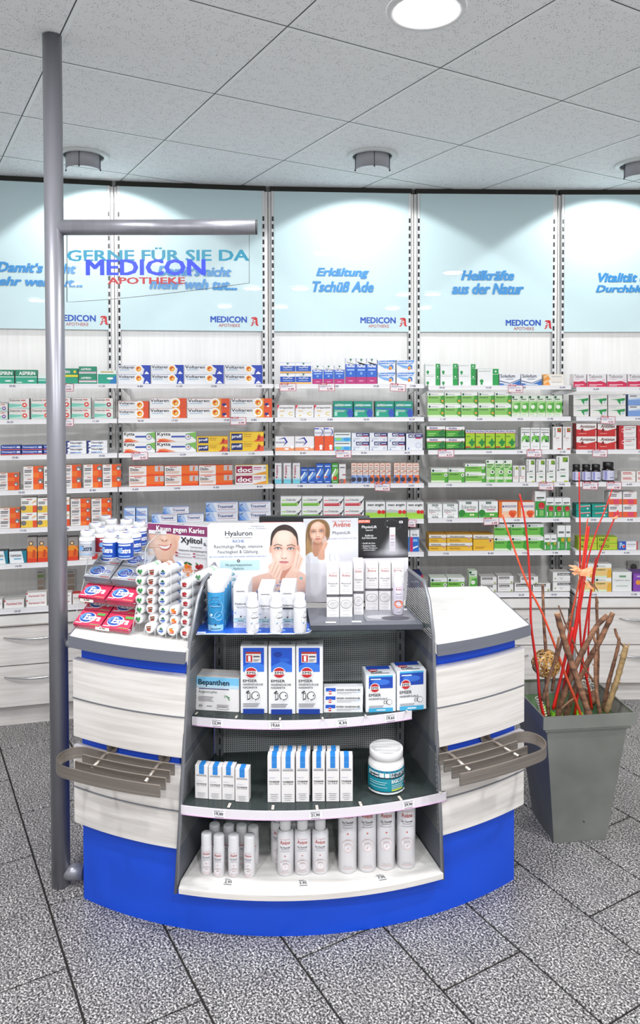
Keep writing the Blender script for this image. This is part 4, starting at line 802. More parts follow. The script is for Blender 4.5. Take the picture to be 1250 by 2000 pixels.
def isect(P, z, R):      # point at radius R on the panel line at height z
    a = lerp3(P[0], z)[:2]; b = lerp3(P[1], z)[:2]; d = b - a; d = d / np.linalg.norm(d)
    t = -.3
    while t < .6:
        q = a + d * t
        if math.hypot(*(q - CC)) <= R: return q
        t += .0005
    return a
PLL, PRR = (LF, LBk), (RF, RBk)
def arc_wall(mb, R, th, z0, z1, side, mat, n=18, inset=0.0, cornerR=None, out=.002):
    """curved front board left or right of the insert; its inner end follows the leaning side panel"""
    P = PLL if side < 0 else PRR
    ends = []
    for z in (z0, z1):
        q = isect(P, z, R); a = ang(q) - side * out / R * -1 * -1
        ends.append(ang(q) + side * out / R)
    c = (Lc if side < 0 else Rc) + cu * (inset * (1 if side < 0 else -1))
    oc = ang(c)
    vs = []
    for zi, z in enumerate((z0, z1)):
        for rr in (R, R - th):
            for k in range(n + 1):
                a = oc + (ends[zi] - oc) * k / n
                vs.append((CC[0] + rr * math.cos(a), CC[1] + rr * math.sin(a), z))
    m = n + 1; F = []
    for k in range(n):
        F += [(k, k + 1, 2 * m + k + 1, 2 * m + k), (m + k + 1, m + k, 3 * m + k, 3 * m + k + 1),
              (2 * m + k, 2 * m + k + 1, 3 * m + k + 1, 3 * m + k), (k + 1, k, m + k, m + k + 1)]
    F += [(0, 2 * m, 3 * m, m), (n, m + n, 3 * m + n, 2 * m + n)]
    if side > 0: F = [f[::-1] for f in F]
    return mb.add(vs, F, mat)
# plinth, full width
a_l, a_r = ang(Lc + cu * .012), ang(Rc - cu * .028)
mb = MB(); mb.prism(arcpts(1.25, a_l, a_r, 40) + [tuple(Rb - cu * .03 - cv * .03), tuple(Lb + cu * .03 - cv * .03)], 0.0, .128, BLUE); mb.obj('plinth', CT)
# blue carcass bands beside the insert and behind it
for side, nm in ((-1, 'left'), (1, 'right')):
    P = PLL if side < 0 else PRR
    mb = MB()
    for z0, z1 in ((.128, .262), (.262, .52), (.52, .77), (.77, .814)):
        zz = z0 if side < 0 else z0
        q = isect(P, z0, 1.25); bk = lerp3(P[1], z0)[:2]
        off = cu * (-.007 if side < 0 else .007)
        q = q + off; bk = bk + off + cv * .012
        c = (Lc + cu * .012) if side < 0 else (Rc - cu * .028)
        back = (Lb + cu * .03 - cv * .03) if side < 0 else (Rb - cu * .03 - cv * .03)
        bb = bk + cv * max(0.0, ((back - bk) @ cv))
        arc = arcpts(1.25, ang(c), ang(q), 16)
        poly = arc + [tuple(bk), tuple(bb), tuple(back)]
        if side > 0: poly = poly[::-1]
        mb.prism(poly, z0, z1, BLUE)
    mb.obj('carcass', CT)
    for z0, z1 in ((.254, .494), (.527, .77), (.80, .8465)):       # white cut ends facing the insert
        P = PLL if side < 0 else PRR; vs = []
        for z in (z0, z1):
            f = isect(P, z, 1.262); b_ = lerp3(P[1], z)[:2]
            for o_ in (.0012, .0034):
                vs += [(*(f + cu * side * o_), z), (*(b_ + cu * side * o_), z)]
        mb = MB(); mb.hexa([vs[0], vs[1], vs[3], vs[2], vs[4], vs[5], vs[7], vs[6]], WHITE); mb.obj('side_board', CT)
    # white front boards, upper and lower pair with a grey groove strip
    for z0, z1 in ((.527, .646), (.650, .766), (.254, .366), (.370, .494)):
        mb = MB(); arc_wall(mb, 1.273, .020, z0, z1, side, WOODX, inset=-.004 if side < 0 else .004); mb.obj('front_board', CT)
    for z in (.646, .366):
        mb = MB(); arc_wall(mb, 1.275, .018, z, z + .004, side, M('#8d9097', .4, .5), inset=-.006 if side < 0 else .002); mb.obj('groove_strip', CT)
    for z0, z1 in ((.766, .770), (.494, .498)):
        mb = MB(); arc_wall(mb, 1.273, .021, z0, z1, side, M('#cfcbd0', .4), inset=-.004 if side < 0 else .004); mb.obj('board_top_strip', CT)
    mb = MB(); arc_wall(mb, 1.291, .006, .812, .8465, side, BAND, inset=0); mb.obj('edge_band', CT)
# worktop: left wing, right wing, rear strip
mb = MB()
zt0, zt1 = .814, .847
ql, bl = isect(PLL, .84, 1.287) - cu * .003, lerp3(LBk, .84)[:2] - cu * .003 + cv * .012
qr, br = isect(PRR, .84, 1.287) + cu * .003, lerp3(RBk, .84)[:2] + cu * .003 + cv * .012
Rb2, Lb2 = Rb, Lb
mb.prism(arcpts(1.287, ang(Lc), ang(ql), 18) + [tuple(bl), tuple(bl + cv * ((Lb2 - bl) @ cv)), tuple(Lb2)], zt0, zt1, WTOP)
mb.prism(arcpts(1.287, ang(qr), ang(Rc), 18) + [tuple(Rb2), tuple(br + cv * ((Rb2 - br) @ cv)), tuple(br)], zt0, zt1, WTOP)
mb.prism([tuple(bl), tuple(br), tuple(br + cv * ((Rb2 - br) @ cv)), tuple(bl + cv * ((Lb2 - bl) @ cv))], zt0, zt1, WTOP)
mb.obj('worktop', CT)
mb = MB()
for p, q in ((Rc, Rb2), (Lc, Lb2)):
    d_ = cu * (.004 if p is Rc else -.004)
    mb.hexa([(*p, .812), (*(p + d_), .812), (*(q + d_), .812), (*q, .812), (*p, .8465), (*(p + d_), .8465), (*(q + d_), .8465), (*q, .8465)], BAND)
mb.obj('side_edge_band', CT)
# perforated side panels
def perf_sheet(P, B, mat, pitch, frame, oct_=True, r=.39):
    """sheet between edge polylines P and B (same number of points), holes cut as real openings"""
    mb_v, mb_f = [], []
    zlo, zhi = P[0][2], P[-1][2]
    depth = math.dist(P[0], B[0]); nz = int((zhi - zlo) / pitch)
    def pt(s, t):
        k = t * (len(P) - 1); i = min(int(k), len(P) - 2); f = k - i
        a = [P[i][c] + (P[i + 1][c] - P[i][c]) * f for c in range(3)]; b = [B[i][c] + (B[i + 1][c] - B[i][c]) * f for c in range(3)]
        return tuple(a[c] + (b[c] - a[c]) * s for c in range(3))
    def tz(z):      # parameter for a height along the front edge
        for i in range(len(P) - 1):
            if P[i][2] <= z <= P[i + 1][2] + 1e-9: return (i + (z - P[i][2]) / (P[i + 1][2] - P[i][2])) / (len(P) - 1)
        return 1.0
    m = MB()
    V, Fc = [], []
    for j in range(nz):
        z0, z1 = zlo + (zhi - zlo) * j / nz, zlo + (zhi - zlo) * (j + 1) / nz
        t0, t1 = tz(z0), tz(z1)
        L_ = math.dist(pt(0, t0), pt(1, t0)); ns = max(3, int(L_ / pitch)); sh = .5 * (j % 2) if oct_ else 0
        xs = [0.0] + [(k + sh) / ns for k in range(0 if sh else 1, ns)] + [1.0]
        for k in range(len(xs) - 1):
            s0, s1 = xs[k], xs[k + 1]
            solid = s0 * L_ < frame or (1 - s1) * L_ < frame * .6 or z0 - zlo < frame or zhi - z1 < frame or s1 - s0 < .7 / ns
            o = len(V)
            if solid:
                V += [pt(s0, t0), pt(s1, t0), pt(s1, t1), pt(s0, t1)]; Fc.append((o, o + 1, o + 2, o + 3)); continue
            sc, tc_ = (s0 + s1) / 2, (t0 + t1) / 2; hs, ht = (s1 - s0) / 2, (t1 - t0) / 2
            if oct_:
                ring = [(-1, -1), (0, -1), (1, -1), (1, 0), (1, 1), (0, 1), (-1, 1), (-1, 0)]
                for a, b in ring: V.append(pt(sc + a * hs, tc_ + b * ht))
                for a, b in ring:
                    n_ = math.hypot(a, b); V.append(pt(sc + a / n_ * hs * 2 * r, tc_ + b / n_ * ht * 2 * r))
                Fc += [(o + q, o + (q + 1) % 8, o + 8 + (q + 1) % 8, o + 8 + q) for q in range(8)]
            else:
                for f in (1, 2 * r):
                    for a, b in ((-1, -1), (1, -1), (1, 1), (-1, 1)): V.append(pt(sc + a * hs * f, tc_ + b * ht * f))
                Fc += [(o + q, o + (q + 1) % 4, o + 4 + (q + 1) % 4, o + 4 + q) for q in range(4)]
    m.add(V, Fc, mat)
    return m
for P, B in ((LF, LBk), (RF, RBk)):
    o = perf_sheet(P, B, PERF, .0078, .006).obj('perforated_side_panel', CT)
    md = o.modifiers.new('thickness', 'SOLIDIFY'); md.thickness = .0012; md.use_rim = False
    mb = MB(); mb.tube([tuple(p) for p in P] + [B[-1]], .0058, M('#9a9ca2', .35, .6), 8); mb.obj('edge_strip', CT)
# square-hole back panel and its slotted rails
bpL = [LBk[0], LBk[3]]; bpR = [RBk[0], RBk[3]]
o = perf_sheet([(p[0] + .004, p[1] - .004, p[2]) for p in bpL], [(p[0] - .004, p[1] - .004, p[2]) for p in bpR], M('#c0c2c5', .5, .1), .0069, .030, False, .25).obj('perforated_back_panel', CT)
for p in ((-.336, 2.478), (.268, 2.512)):
    mb = MB(); mb.box(p[0] - .011, p[0] + .011, p[1] - .012, p[1] - .004, .15, .86, PERF)
    z = .2
    while z < .84: mb.box(p[0] - .0022, p[0] + .0022, p[1] - .0126, p[1] - .0118, z, z + .022, BLACK); z += .038
    mb.obj('slotted_rail', CT)
mb = MB(); mb.hexa([(-.36, 2.515, .13), (.288, 2.56, .13), (.288, 2.57, .13), (-.36, 2.525, .13), (-.355, 2.505, .812), (.291, 2.56, .812), (.291, 2.57, .812), (-.355, 2.515, .812)], M('#26282a', .7)); mb.obj('recess_back_board', CT)
# wooden bottom board and three glass shelves
def shelf_poly(R, z, pl, pr, backd=.0, n=24):
    fl, fr = ang(pl), ang(pr)
    a = arcpts(R, fl, fr, n)
    def inner(P, s): 
        f = isect(P, z, R - .03) + cu * s; b = lerp3(P[1], z)[:2] + cu * s - cv * .008; return [tuple(f), tuple(b)]
    r_ = inner(PRR, -.004); l_ = inner(PLL, .004)
    return a + [r_[0], r_[1], l_[1], l_[0]]
BZ = .150
bl_, br_ = oncyl(349, 1737, 1.292), oncyl(866, 1718, 1.292)
mb = MB(); mb.prism(shelf_poly(1.292, .145, bl_, br_), .134, BZ, WOODX, WTOP); mb.obj('bottom_board', CT)
LZ = .3905
ll, lr = oncyl(354, 1568, 1.28), oncyl(871, 1553, 1.28)
mb = MB(); mb.prism(shelf_poly(1.278, LZ, ll, lr), LZ - .008, LZ, SMOKE); lo = mb.obj('glass_shelf', CT)
MZ = .622
ml, mr = oncyl(366, 1392, 1.20), oncyl(854, 1382, 1.20)
mb = MB(); mb.prism(shelf_poly(1.20, MZ, ml, mr), MZ - .008, MZ, SMOKE); mi_ = mb.obj('glass_shelf', CT)
TZ = .874
tl, tr = oncyl(383, 1240, 1.19), oncyl(843, 1228, 1.19)
mb = MB(); mb.prism(shelf_poly(1.19, TZ, tl, tr), TZ - .008, TZ, SMOKE); to_ = mb.obj('glass_shelf', CT)
# price rails with their prices
RAILM = M('#efe8f0', .35)
def rail(parent, R, pl, pr, z0, z1, prices, n=26):
    a0, a1 = ang(pl), ang(pr)
    mb = MB(); vs = []
    for z in (z0, z1):
        for rr in (R + .0025, R):
            vs += [(CC[0] + rr * math.cos(a0 + (a1 - a0) * k / n), CC[1] + rr * math.sin(a0 + (a1 - a0) * k / n), z) for k in range(n + 1)]
    m = n + 1; F = []
    for k in range(n): F += [(k, k + 1, 2 * m + k + 1, 2 * m + k), (m + k + 1, m + k, 3 * m + k, 3 * m + k + 1), (2 * m + k, 2 * m + k + 1, 3 * m + k + 1, 3 * m + k), (k + 1, k, m + k, m + k + 1)]
    F += [(0, 2 * m, 3 * m, m), (n, m + n, 3 * m + n, 2 * m + n)]
    mb.add(vs, F, RAILM); r_ = mb.obj('price_rail', parent)
    mb = MB(); vs = []
    mb.tube([(CC[0] + (R + .003) * math.cos(a0 + (a1 - a0) * k / n), CC[1] + (R + .003) * math.sin(a0 + (a1 - a0) * k / n), z0 + .001) for k in range(n + 1)], .0016, M('#d3a9cf', .4), 6); mb.obj('rail_lip', parent)
    for txt, px, py in prices:
        mb = MB()
        q = oncyl(px, py, R); a = ang(q); h = z1 - z0
        fn = lambda x, z, e: (CC[0] + (R + .003 + e) * math.cos(a + (x - .02) / R), CC[1] + (R + .003 + e) * math.sin(a + (x - .02) / R), z0 + z)
        print_mb([R_(0, .04, 1, .97, '#f7f4f7'), T_(txt, .18, .3, .82, .66, '#1f1f22', .03), R_(.12, .8, .85, .85, '#8d8d93'), R_(.12, .71, .55, .75, '#8d8d93'), R_(.18, .12, .85, .19, '#9a9aa0')], .04, h, fn, mb); mb.obj('price_label', parent)
rail(lo, 1.28, ll, lr, LZ - .026, LZ + .001, [('19,00', 428, 1583), ('21,90', 616, 1590), ('59,90', 797, 1573)])
rail(mi_, 1.202, oncyl(376, 1400, 1.2), oncyl(803, 1398, 1.2), MZ - .028, MZ - .001, [('12,99', 424, 1408), ('19,65', 538, 1414), ('4,35', 669, 1413), ('19,65', 762, 1404)])
for i, (px, py) in enumerate([(448, 1573), (533, 1577), (619, 1577), (704, 1570), (781, 1559), (858, 1546)]):
    q = atz(px, py, LZ + .002); mb = MB(); mb.cbox(-.004, .004, -.012, .010, 0, .0018, .0006, M('#d8cfc6', .4)); mb.box(-.001, .001, -.002, 0, .0018, .0021, BLACK)
    mb.obj('shelf_clip', lo, q, ang(q) + math.pi / 2)
for i, (px, py) in enumerate([(384, 1393), (462, 1400), (547, 1404), (630, 1403), (714, 1398), (795, 1389)]):
    q = atz(px, py, MZ + .002); mb = MB(); mb.cbox(-.003, .003, -.010, .006, 0, .0018, .0006, M('#c9c3bb', .4)); mb.obj('shelf_clip', mi_, q, ang(q) + math.pi / 2)
# price stickers lying on the bottom board
for txt, px, py, nm in (('2,95', 445, 1725, 'left'), ('5,95', 592, 1727, 'middle'), ('7,95', 746, 1716, 'right')):
    q = atz(px, py, BZ + .0004)
    o = thing('price_sticker', 'small white price sticker on the bottom board, %s one before the spray cans' % nm, 'price tag', q, ang(q) + math.pi / 2, 'price stickers on the bottom board')
    mb = MB(); mb.box(-.016, .016, -.012, .022, 0, .0004, M('#f6f4f2', .5)); mb.obj('sticker_paper', o)
    mb = print_mb([T_(txt, .16, .3, .84, .66, '#1f1f22', .03), R_(.1, .84, .6, .9, '#808085'), R_(.1, .72, .8, .78, '#808085'), R_(.15, .1, .9, .2, '#808085')], .032, .034, lambda x, z, e: (x - .016, z - .012, .0004 + e)); mb.obj('sticker_print', o)
# brushed steel bag racks on both fronts
def rack(side):
    s = 1 if side > 0 else -1
    # curved bars concentric with the front, outermost bar turns round at the outer end
    # inner ends and outer ends as px on each bar's top edge, left rack; mirrored for the right one
    z1 = .522; hb = .034
    if side < 0:
        radii = [1.300, 1.340, 1.380, 1.420]; ins = [(345, 1487), (334, 1503), (325, 1518), (314, 1532)]; outs = [(186, 1456), (166, 1470), (150, 1484), (136, 1494)]
    else:
        radii = [1.300, 1.342, 1.382, 1.424]; ins = [(856, 1472), (868, 1487), (882, 1498), (897, 1511)]; outs = [(1005, 1434), (1011, 1447), (1030, 1457), (1050, 1466)]
    mb_parent = thing if 0 else None
    root = new('bag_rack', None, CT, (0, 0, 0))
    A_in = [ang(atz(*p, z1)) for p in ins]; A_out = [ang(atz(*p, z1)) for p in outs]
    def bar(path, name='rack_bar'):
        th = .005; mb = MB(); L_, Rr = [], []
        for i, p in enumerate(path):
            a = np.array(path[max(i - 1, 0)]); b = np.array(path[min(i + 1, len(path) - 1)]); t = b - a; t = t / np.linalg.norm(t); n = np.array([-t[1], t[0]])
            L_.append(np.array(p) + n * th / 2); Rr.append(np.array(p) - n * th / 2)
        k = len(path); vs = [(*q, z) for z in (z1 - hb, z1) for ln in (L_, Rr) for q in ln]
        F = []
        for i in range(k - 1):
            F += [(i, i + 1, 2 * k + i + 1, 2 * k + i), (k + i + 1, k + i, 3 * k + i, 3 * k + i + 1), (2 * k + i, 2 * k + i + 1, 3 * k + i + 1, 3 * k + i), (i + 1, i, k + i, k + i + 1)]
        F += [(0, 2 * k, 3 * k, k), (k - 1, 2 * k - 1, 4 * k - 1, 3 * k - 1)]
        mb.add(vs, F, STEEL); mb.obj(name, root)
    for j in (1, 2): bar(arcpts(radii[j], A_in[j], A_out[j], 16))
    inner = arcpts(radii[0], A_in[0], A_out[0], 16); outer = arcpts(radii[3], A_in[3], A_out[3], 16)
    p, q = np.array(inner[-1]), np.array(outer[-1])
    tin = np.array(inner[-1]) - np.array(inner[-2]); tin /= np.linalg.norm(tin)
    tout = np.array(outer[-1]) - np.array(outer[-2]); tout /= np.linalg.norm(tout)
    mid = []
    for t in np.linspace(0, 1, 18)[1:-1]:           # smooth half loop
        e = .092
        b0, b1, b2, b3 = p, p + tin * e, q + tout * e, q
        mid.append(tuple((1 - t) ** 3 * b0 + 3 * (1 - t) ** 2 * t * b1 + 3 * (1 - t) * t * t * b2 + t ** 3 * b3))
    bar(inner + mid + outer[::-1], 'rack_loop_bar')
    rods = [((223, 1459), (178, 1503)), ((324, 1478), (282, 1530))] if side < 0 else [((952, 1443), (1015, 1479)), ((866, 1465), (920, 1507))]
    for a, b in rods:
        zz = z1 - .011
        q = atz(*b, zz); ang_ = ang(q); dirv = np.array([math.cos(ang_), math.sin(ang_)])
        a2 = ang(atz(*a, zz)); s0 = CC + 1.252 * np.array([math.cos(a2), math.sin(a2)])
        mb = MB(); mb.tube([(*s0, zz + .004), (*(s0 + (q[:2] - s0) * .99), zz)], .0062, STEEL, 10); mb.obj('mounting_rod', root)
        n = np.array([math.cos(a2), math.sin(a2)])
        mb = MB(); mb.tube([(*s0, zz + .004), (*(s0 + n * .008), zz + .004)], .019, STEEL, 18); mb.obj('rosette', root)
rack(-1); rack(1)
# ------------------------------------------------------------------ pole with arm
PX, PY = -.846, 2.400
PO = thing('sign_pole', 'silver grey floor-to-ceiling pole left of the counter, with a horizontal sign arm', 'pole', (PX, PY, 0))
mb = MB(); mb.lathe([(0, 0), (.0295, 0), (.0295, H - .0005), (0, H - .0005)], GREYP, 32); mb.obj('upright_tube', PO)
zarm = atY(300, 444, PY)[2]; xe = atY(500, 444, PY)[0]
mb = MB(); mb.tube([(.0, 0, zarm), (xe - PX, 0, zarm)], .0245, GREYP, 28); mb.obj('sign_arm', PO)
mb = MB(); mb.tube([(xe - PX + .0002, 0, zarm), (xe - PX + .004, 0, zarm)], .0235, M('#3d3d42', .5), 24); mb.obj('arm_end_cap', PO)
for y_, xr in ((1703, 158), (1257, 152)):
    q = atY(125, y_, PY); d = np.array([.075, .0])
    mb = MB(); mb.tube([(0, 0, q[2]), (d[0], d[1], q[2])], .0245 if y_ > 1500 else .0125, GREYP, 24); mb.obj('counter_bracket', PO)
# hanging acrylic sign
SG = thing('hanging_sign', 'clear acrylic sign with teal, blue and red lettering, hanging under the pole arm', 'sign', (0, PY, 0))
def sp(px, py): q = atY(px, py, PY); return (q[0], q[2])
edge = [sp(131, 460), sp(131, 590)] + [sp(131 + 356 * t, 590 - 37 * t ** 1.35) for t in np.linspace(.06, 1, 12)] + [sp(487, 460)]
mb = MB(); n = len(edge)
mb.add([(x, -.003, z) for x, z in edge] + [(x, .003, z) for x, z in edge], [tuple(range(n)), tuple(range(n, 2 * n))[::-1]] , ACRYL)
mb.obj('acrylic_sheet', SG)
mb = MB()
mb.add([(x, -.003, z) for x, z in edge] + [(x, .003, z) for x, z in edge], [(k + 1, k, n + k, n + k + 1) for k in range(n - 1)], M('#7d8a8c', .3))
mb.tube([(x, -.003, z) for x, z in edge], .0009, M('#4a5254', .3), 5)
mb.obj('polished_edge', SG)
for txt, x0, y0, x1, y1, colr, bold in (('GERNE F\u00dcR SIE DA', 131, 484, 487, 510, '#1b83a0', .028), ('MEDICON', 168, 507, 402, 538, '#1a38cf', .032), ('APOTHEKE', 211, 542, 362, 555, '#a8262f', .03)):
    (xa, za), (xb, zb) = sp(x0, y0), sp(x1, y1); tv, tf, _ = tmesh(txt, bold)
    mb = MB(); yy = -.0036 if txt[0] != 'M' else -.0042
    mb.add([(xa + (xb - xa) * q[0], yy - q[2], zb + (za - zb) * q[1]) for q in tv], tf, M(colr, .35))
    mb.obj('lettering', SG)
# ------------------------------------------------------------------ goods on the counter
def wrapf(r, z0=0.0, turn=0.0):
    return lambda x, z, e: ((r + e) * math.sin(x / r + turn), -(r + e) * math.cos(x / r + turn), z0 + z)
def stand_box(name, label, cat, px, z, ytop, dep, front, side, els, group=None, top=None, topels=None, lean=0):
    """a carton whose front bottom edge is seen at px = (x0, y0, x1, y1) on the level z"""
    p0, p1 = atz(px[0], px[1], z), atz(px[2], px[3], z)
    wd = math.dist(p0[:2], p1[:2]); rz = math.atan2(p1[1] - p0[1], p1[0] - p0[0])
    hh = atY((px[0] + px[2]) / 2, ytop, (p0[1] + p1[1]) / 2)[2] - z
    o = thing(name, label, cat, (p0[0], p0[1], z), rz, group)
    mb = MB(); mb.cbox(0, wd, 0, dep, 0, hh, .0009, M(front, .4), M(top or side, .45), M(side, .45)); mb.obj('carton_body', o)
    print_mb(els, wd, hh).obj('printed_front', o)
    if topels: print_mb(topels, wd, dep, lambda x, y, e: (x, y, hh + e)).obj('printed_top', o)
    return o, wd, hh
# --- middle glass shelf: eye drops, nasal rinse, ointment
EYE_ELS = [R_(0, .78, 1, 1, '#7cc6ee'), R_(0, .68, 1, .78, '#bfe2f4'), T_('Bepanthen', .07, .71, .78, .93, '#1f2233', .022), R_(.08, .64, .77, .665, '#22357e'), T_('Augentropfen', .07, .5, .5, .6, '#3f6a5f', .006), C_(.12, .14, .045, '#4a5a66'), C_(.12, .14, .036, '#f1eeee'), R_(.08, .13, .16, .15, '#4a5a66'), R_(.5, .06, .76, .12, '#8c8c90'), R_(.51, .07, .75, .11, '#f1eeee'), R_(.26, .13, .38, .15, '#77777c'),
           Q_([(.66, .5), (.74, .46), (.8, .42), (.78, .4), (.72, .44)], '#2f7a4a'), Q_([(.72, .42), (.8, .36), (.78, .34)], '#3c8d58'), C_(.68, .44, .018, '#5aa06a')] + lines(.07, .42, [.42, .38, .34, .3], '#5f5a66', .012) + lines(.5, .78, [.2, .17, .14], '#77727c', .01)
o, wd, hh = stand_box('eye_drops_carton', 'white and sky blue wide eye drops carton, left end of the middle glass shelf', 'carton', (382, 1386, 467, 1391), MZ + .001, 1323, .032, '#f1eeee', '#e2dcda', EYE_ELS, 'eye drops cartons')
p = o.location; clone(o, (p[0] - .002, p[1] + .034, p[2]), 'second eye drops carton standing directly behind the front one, middle glass shelf')
_face2 = [Q_([(.26, .30), (.36, .32), (.36, .22), (.26, .2)], '#3a3a3e'), Q_([(.28, .29), (.34, .305), (.34, .235), (.28, .22)], '#f0f0f2'), C_(.56, .27, .062, '#3a3a3e'), C_(.565, .27, .052, '#f1f1f3'), Q_([(.62, .29), (.68, .28), (.63, .25)], '#3a3a3e'), R_(.48, .18, .53, .22, '#f1f1f3'), Q_([(.2, .32), (.3, .35), (.34, .335), (.24, .3)], '#3a3a3e')]
def ems(awd): return [R_(.1, .62, .88, .98, '#1f55c8'), Q_([(.1, .7), (.5, .78), (.88, .72), (.88, .62), (.1, .62)], '#3b7be0'), E_(.35, .88, .16, .04, '#153a9c'), E_(.6, .8, .2, .03, '#2a66d6')] + ([R_(.2, .76, .76, .92, '#efece9'), R_(.2, .89, .76, .92, '#b5342c'), R_(.22, .77, .44, .87, '#c8262b'), T_('1', .29, .78, .38, .86, '#ffffff', .03), R_(.48, .84, .72, .86, '#55555c'), R_(.48, .8, .72, .81, '#88888e'), R_(.48, .78, .66, .79, '#88888e')] if awd else []) + [E_(.4, .61, .24, .084, '#f4f2f2'), E_(.4, .61, .215, .075, '#c5232c'), R_(.19, .585, .61, .635, '#f4f2f2'), T_('EMS', .24, .592, .57, .628, '#232329', .025), T_('EMSER', .1, .47, .62, .51, '#232329', .014), T_('NASENDUSCHE', .1, .42, .84, .45, '#232329', .012), T_('NASANITA', .1, .375, .63, .405, '#232329', .012)] + _face2 + lines(.1, .72, [.15, .13, .11], '#6a6a72', .008) + [R_(.1, 0, .88, .075, '#1a3f9e')]
for i, (x0, x1, y) in enumerate([(470, 522.5, 1392.5), (524.5, 577, 1394), (578.5, 631, 1393)]):
    stand_box('nasal_douche_carton', ['tall white and blue nasal rinse carton, left of three, with a red test badge', 'tall white and blue nasal rinse carton, middle of three, without a test badge', 'tall white and blue nasal rinse carton, right of three, with a red test badge'][i], 'carton',
              (x0, y, x1, y), MZ + .001, 1262.5, .06, '#f3f3f5', '#e3e4e8', ems(i != 1), 'tall nasal rinse cartons', topels=[T_('EMSER', .4, .3, .86, .6, '#5a5a66', .012), R_(.3, .7, .9, .74, '#9a9aa2')])
SALB = [R_(.05, .5, .3, .93, '#2559c8'), C_(.16, .36, .26, '#f4f2f2'), C_(.16, .36, .22, '#c5232c'), R_(.08, .3, .24, .42, '#f4f2f2'), T_('EMSER NASENSALBE', .33, .58, .93, .8, '#2a2a33', .015), R_(.33, .38, .8, .43, '#8a8a92'), R_(.33, .22, .7, .26, '#9a9aa2'), Q_([(.78, .36), (.95, .5), (.95, .46), (.8, .34)], '#5a9fd6')]
pb = atz(632, 1391, MZ + .001); pe = atz(708.5, 1391, MZ + .001)
o, wd, hh = stand_box('nasal_ointment_carton', 'flat white nasal ointment carton, bottom of the stack of three, middle glass shelf', 'carton', (632, 1391.5, 708.5, 1391), MZ + .001, 1375.2, .03, '#f3f3f5', '#e3e4e8', SALB, 'nasal ointment cartons')
for k, n_ in ((1, 'middle'), (2, 'top')):
    p = o.location; clone(o, (p[0] + .0006 * k, p[1] + .0008, p[2] + (hh + .0004) * k), 'flat white nasal ointment carton, %s of the stack of three, middle glass shelf' % n_)
SPUL = [R_(.1, .63, .9, .97, '#1c49b4'), R_(.1, .94, .9, .985, '#4fb6e2'), E_(.5, .8, .3, .08, '#3d76dc'), R_(.16, .87, .5, .9, '#e8f0fb'), E_(.3, .65, .17, .13, '#f4f2f2'), E_(.3, .65, .15, .115, '#c5232c'), R_(.15, .61, .45, .69, '#f4f2f2'), T_('EMS', .18, .62, .42, .68, '#232329', .025), T_('EMSER', .1, .42, .5, .5, '#232329', .014), T_('NASENSP\u00dcLSALZ', .1, .33, .72, .39, '#232329', .012), C_(.78, .26, .075, '#4a4a50'), C_(.785, .26, .065, '#f1f1f3'), R_(.6, .22, .68, .3, '#4a4a50'), R_(.615, .23, .665, .29, '#f1f1f3'), R_(.1, 0, .9, .11, '#43aedd'), R_(.35, .04, .65, .07, '#f1f6f9')] + lines(.1, .6, [.17, .14], '#8a8a92', .012)
STOP = [R_(.1, .6, .9, .98, '#1c49b4'), E_(.3, .5, .16, .14, '#c5232c'), R_(.2, .46, .42, .54, '#f4f2f2'), T_('EMSER', .2, .22, .6, .34, '#232329', .014), R_(.2, .12, .8, .17, '#6a6a72')]
stand_box('nasal_salt_carton', 'white and blue cube carton of nasal rinsing salt, left of two', 'carton', (714.5, 1391, 773, 1388.5), MZ + .001, 1318, .075, '#f3f3f5', '#dfe2e8', SPUL, 'nasal rinsing salt cartons', topels=STOP)
stand_box('nasal_salt_carton', 'white and blue cube carton of nasal rinsing salt, right of two', 'carton', (775, 1388, 832.5, 1384), MZ + .001, 1309.5, .075, '#f3f3f5', '#dfe2e8', SPUL, 'nasal rinsing salt cartons', topels=STOP)
# --- lower glass shelf: face cream cartons and a tub
CRM = [R_(.32, .74, .70, 1.0, '#2b86d8'), R_(.32, .86, .7, .87, '#5aa6e6'), R_(.1, .68, .9, .70, '#9a9aa0'), T_('LA ROCHE-POSAY', .12, .705, .88, .73, '#55555c', .01), T_('TOLERIANE', .1, .43, .9, .465, '#1f1f24', .03), T_('U L T R A', .14, .385, .86, .415, '#1f1f24', .02), R_(.12, .53, .6, .54, '#b5c3da'), R_(.2, .17, .8, .18, '#8a8a90'), R_(.25, .13, .75, .14, '#8a8a90'), R_(.2, .09, .8, .1, '#a5a5aa'), R_(.3, .05, .7, .06, '#a5a5aa')]
CTOP = [R_(.32, 0, .70, 1, '#2b86d8'), R_(.32, .5, .7, .54, '#5aa6e6')]
for i, (x0, x1, y0, y1, yt) in enumerate([(381, 406.5, 1558, 1560, 1495), (407.5, 433, 1560.5, 1562, 1497), (434, 458.5, 1561.5, 1563, 1497), (459.5, 486, 1565, 1566.5, 1502)]):
    stand_box('cream_carton', 'small white face cream carton with blue stripe, %s in the short left row' % ['leftmost', 'second', 'third', 'rightmost'][i], 'carton', (x0, y0, x1, y1), LZ + .001, yt, .030, '#f2eeee', '#e2dddd', CRM, 'small cream cartons on the lower glass shelf', topels=CTOP)
TP = [(522.6, 548.7, 1566.5), (549.6, 575.7, 1567), (578, 604, 1565.5), (610, 634.5, 1565), (637, 662.5, 1565), (664, 689, 1564.5)]
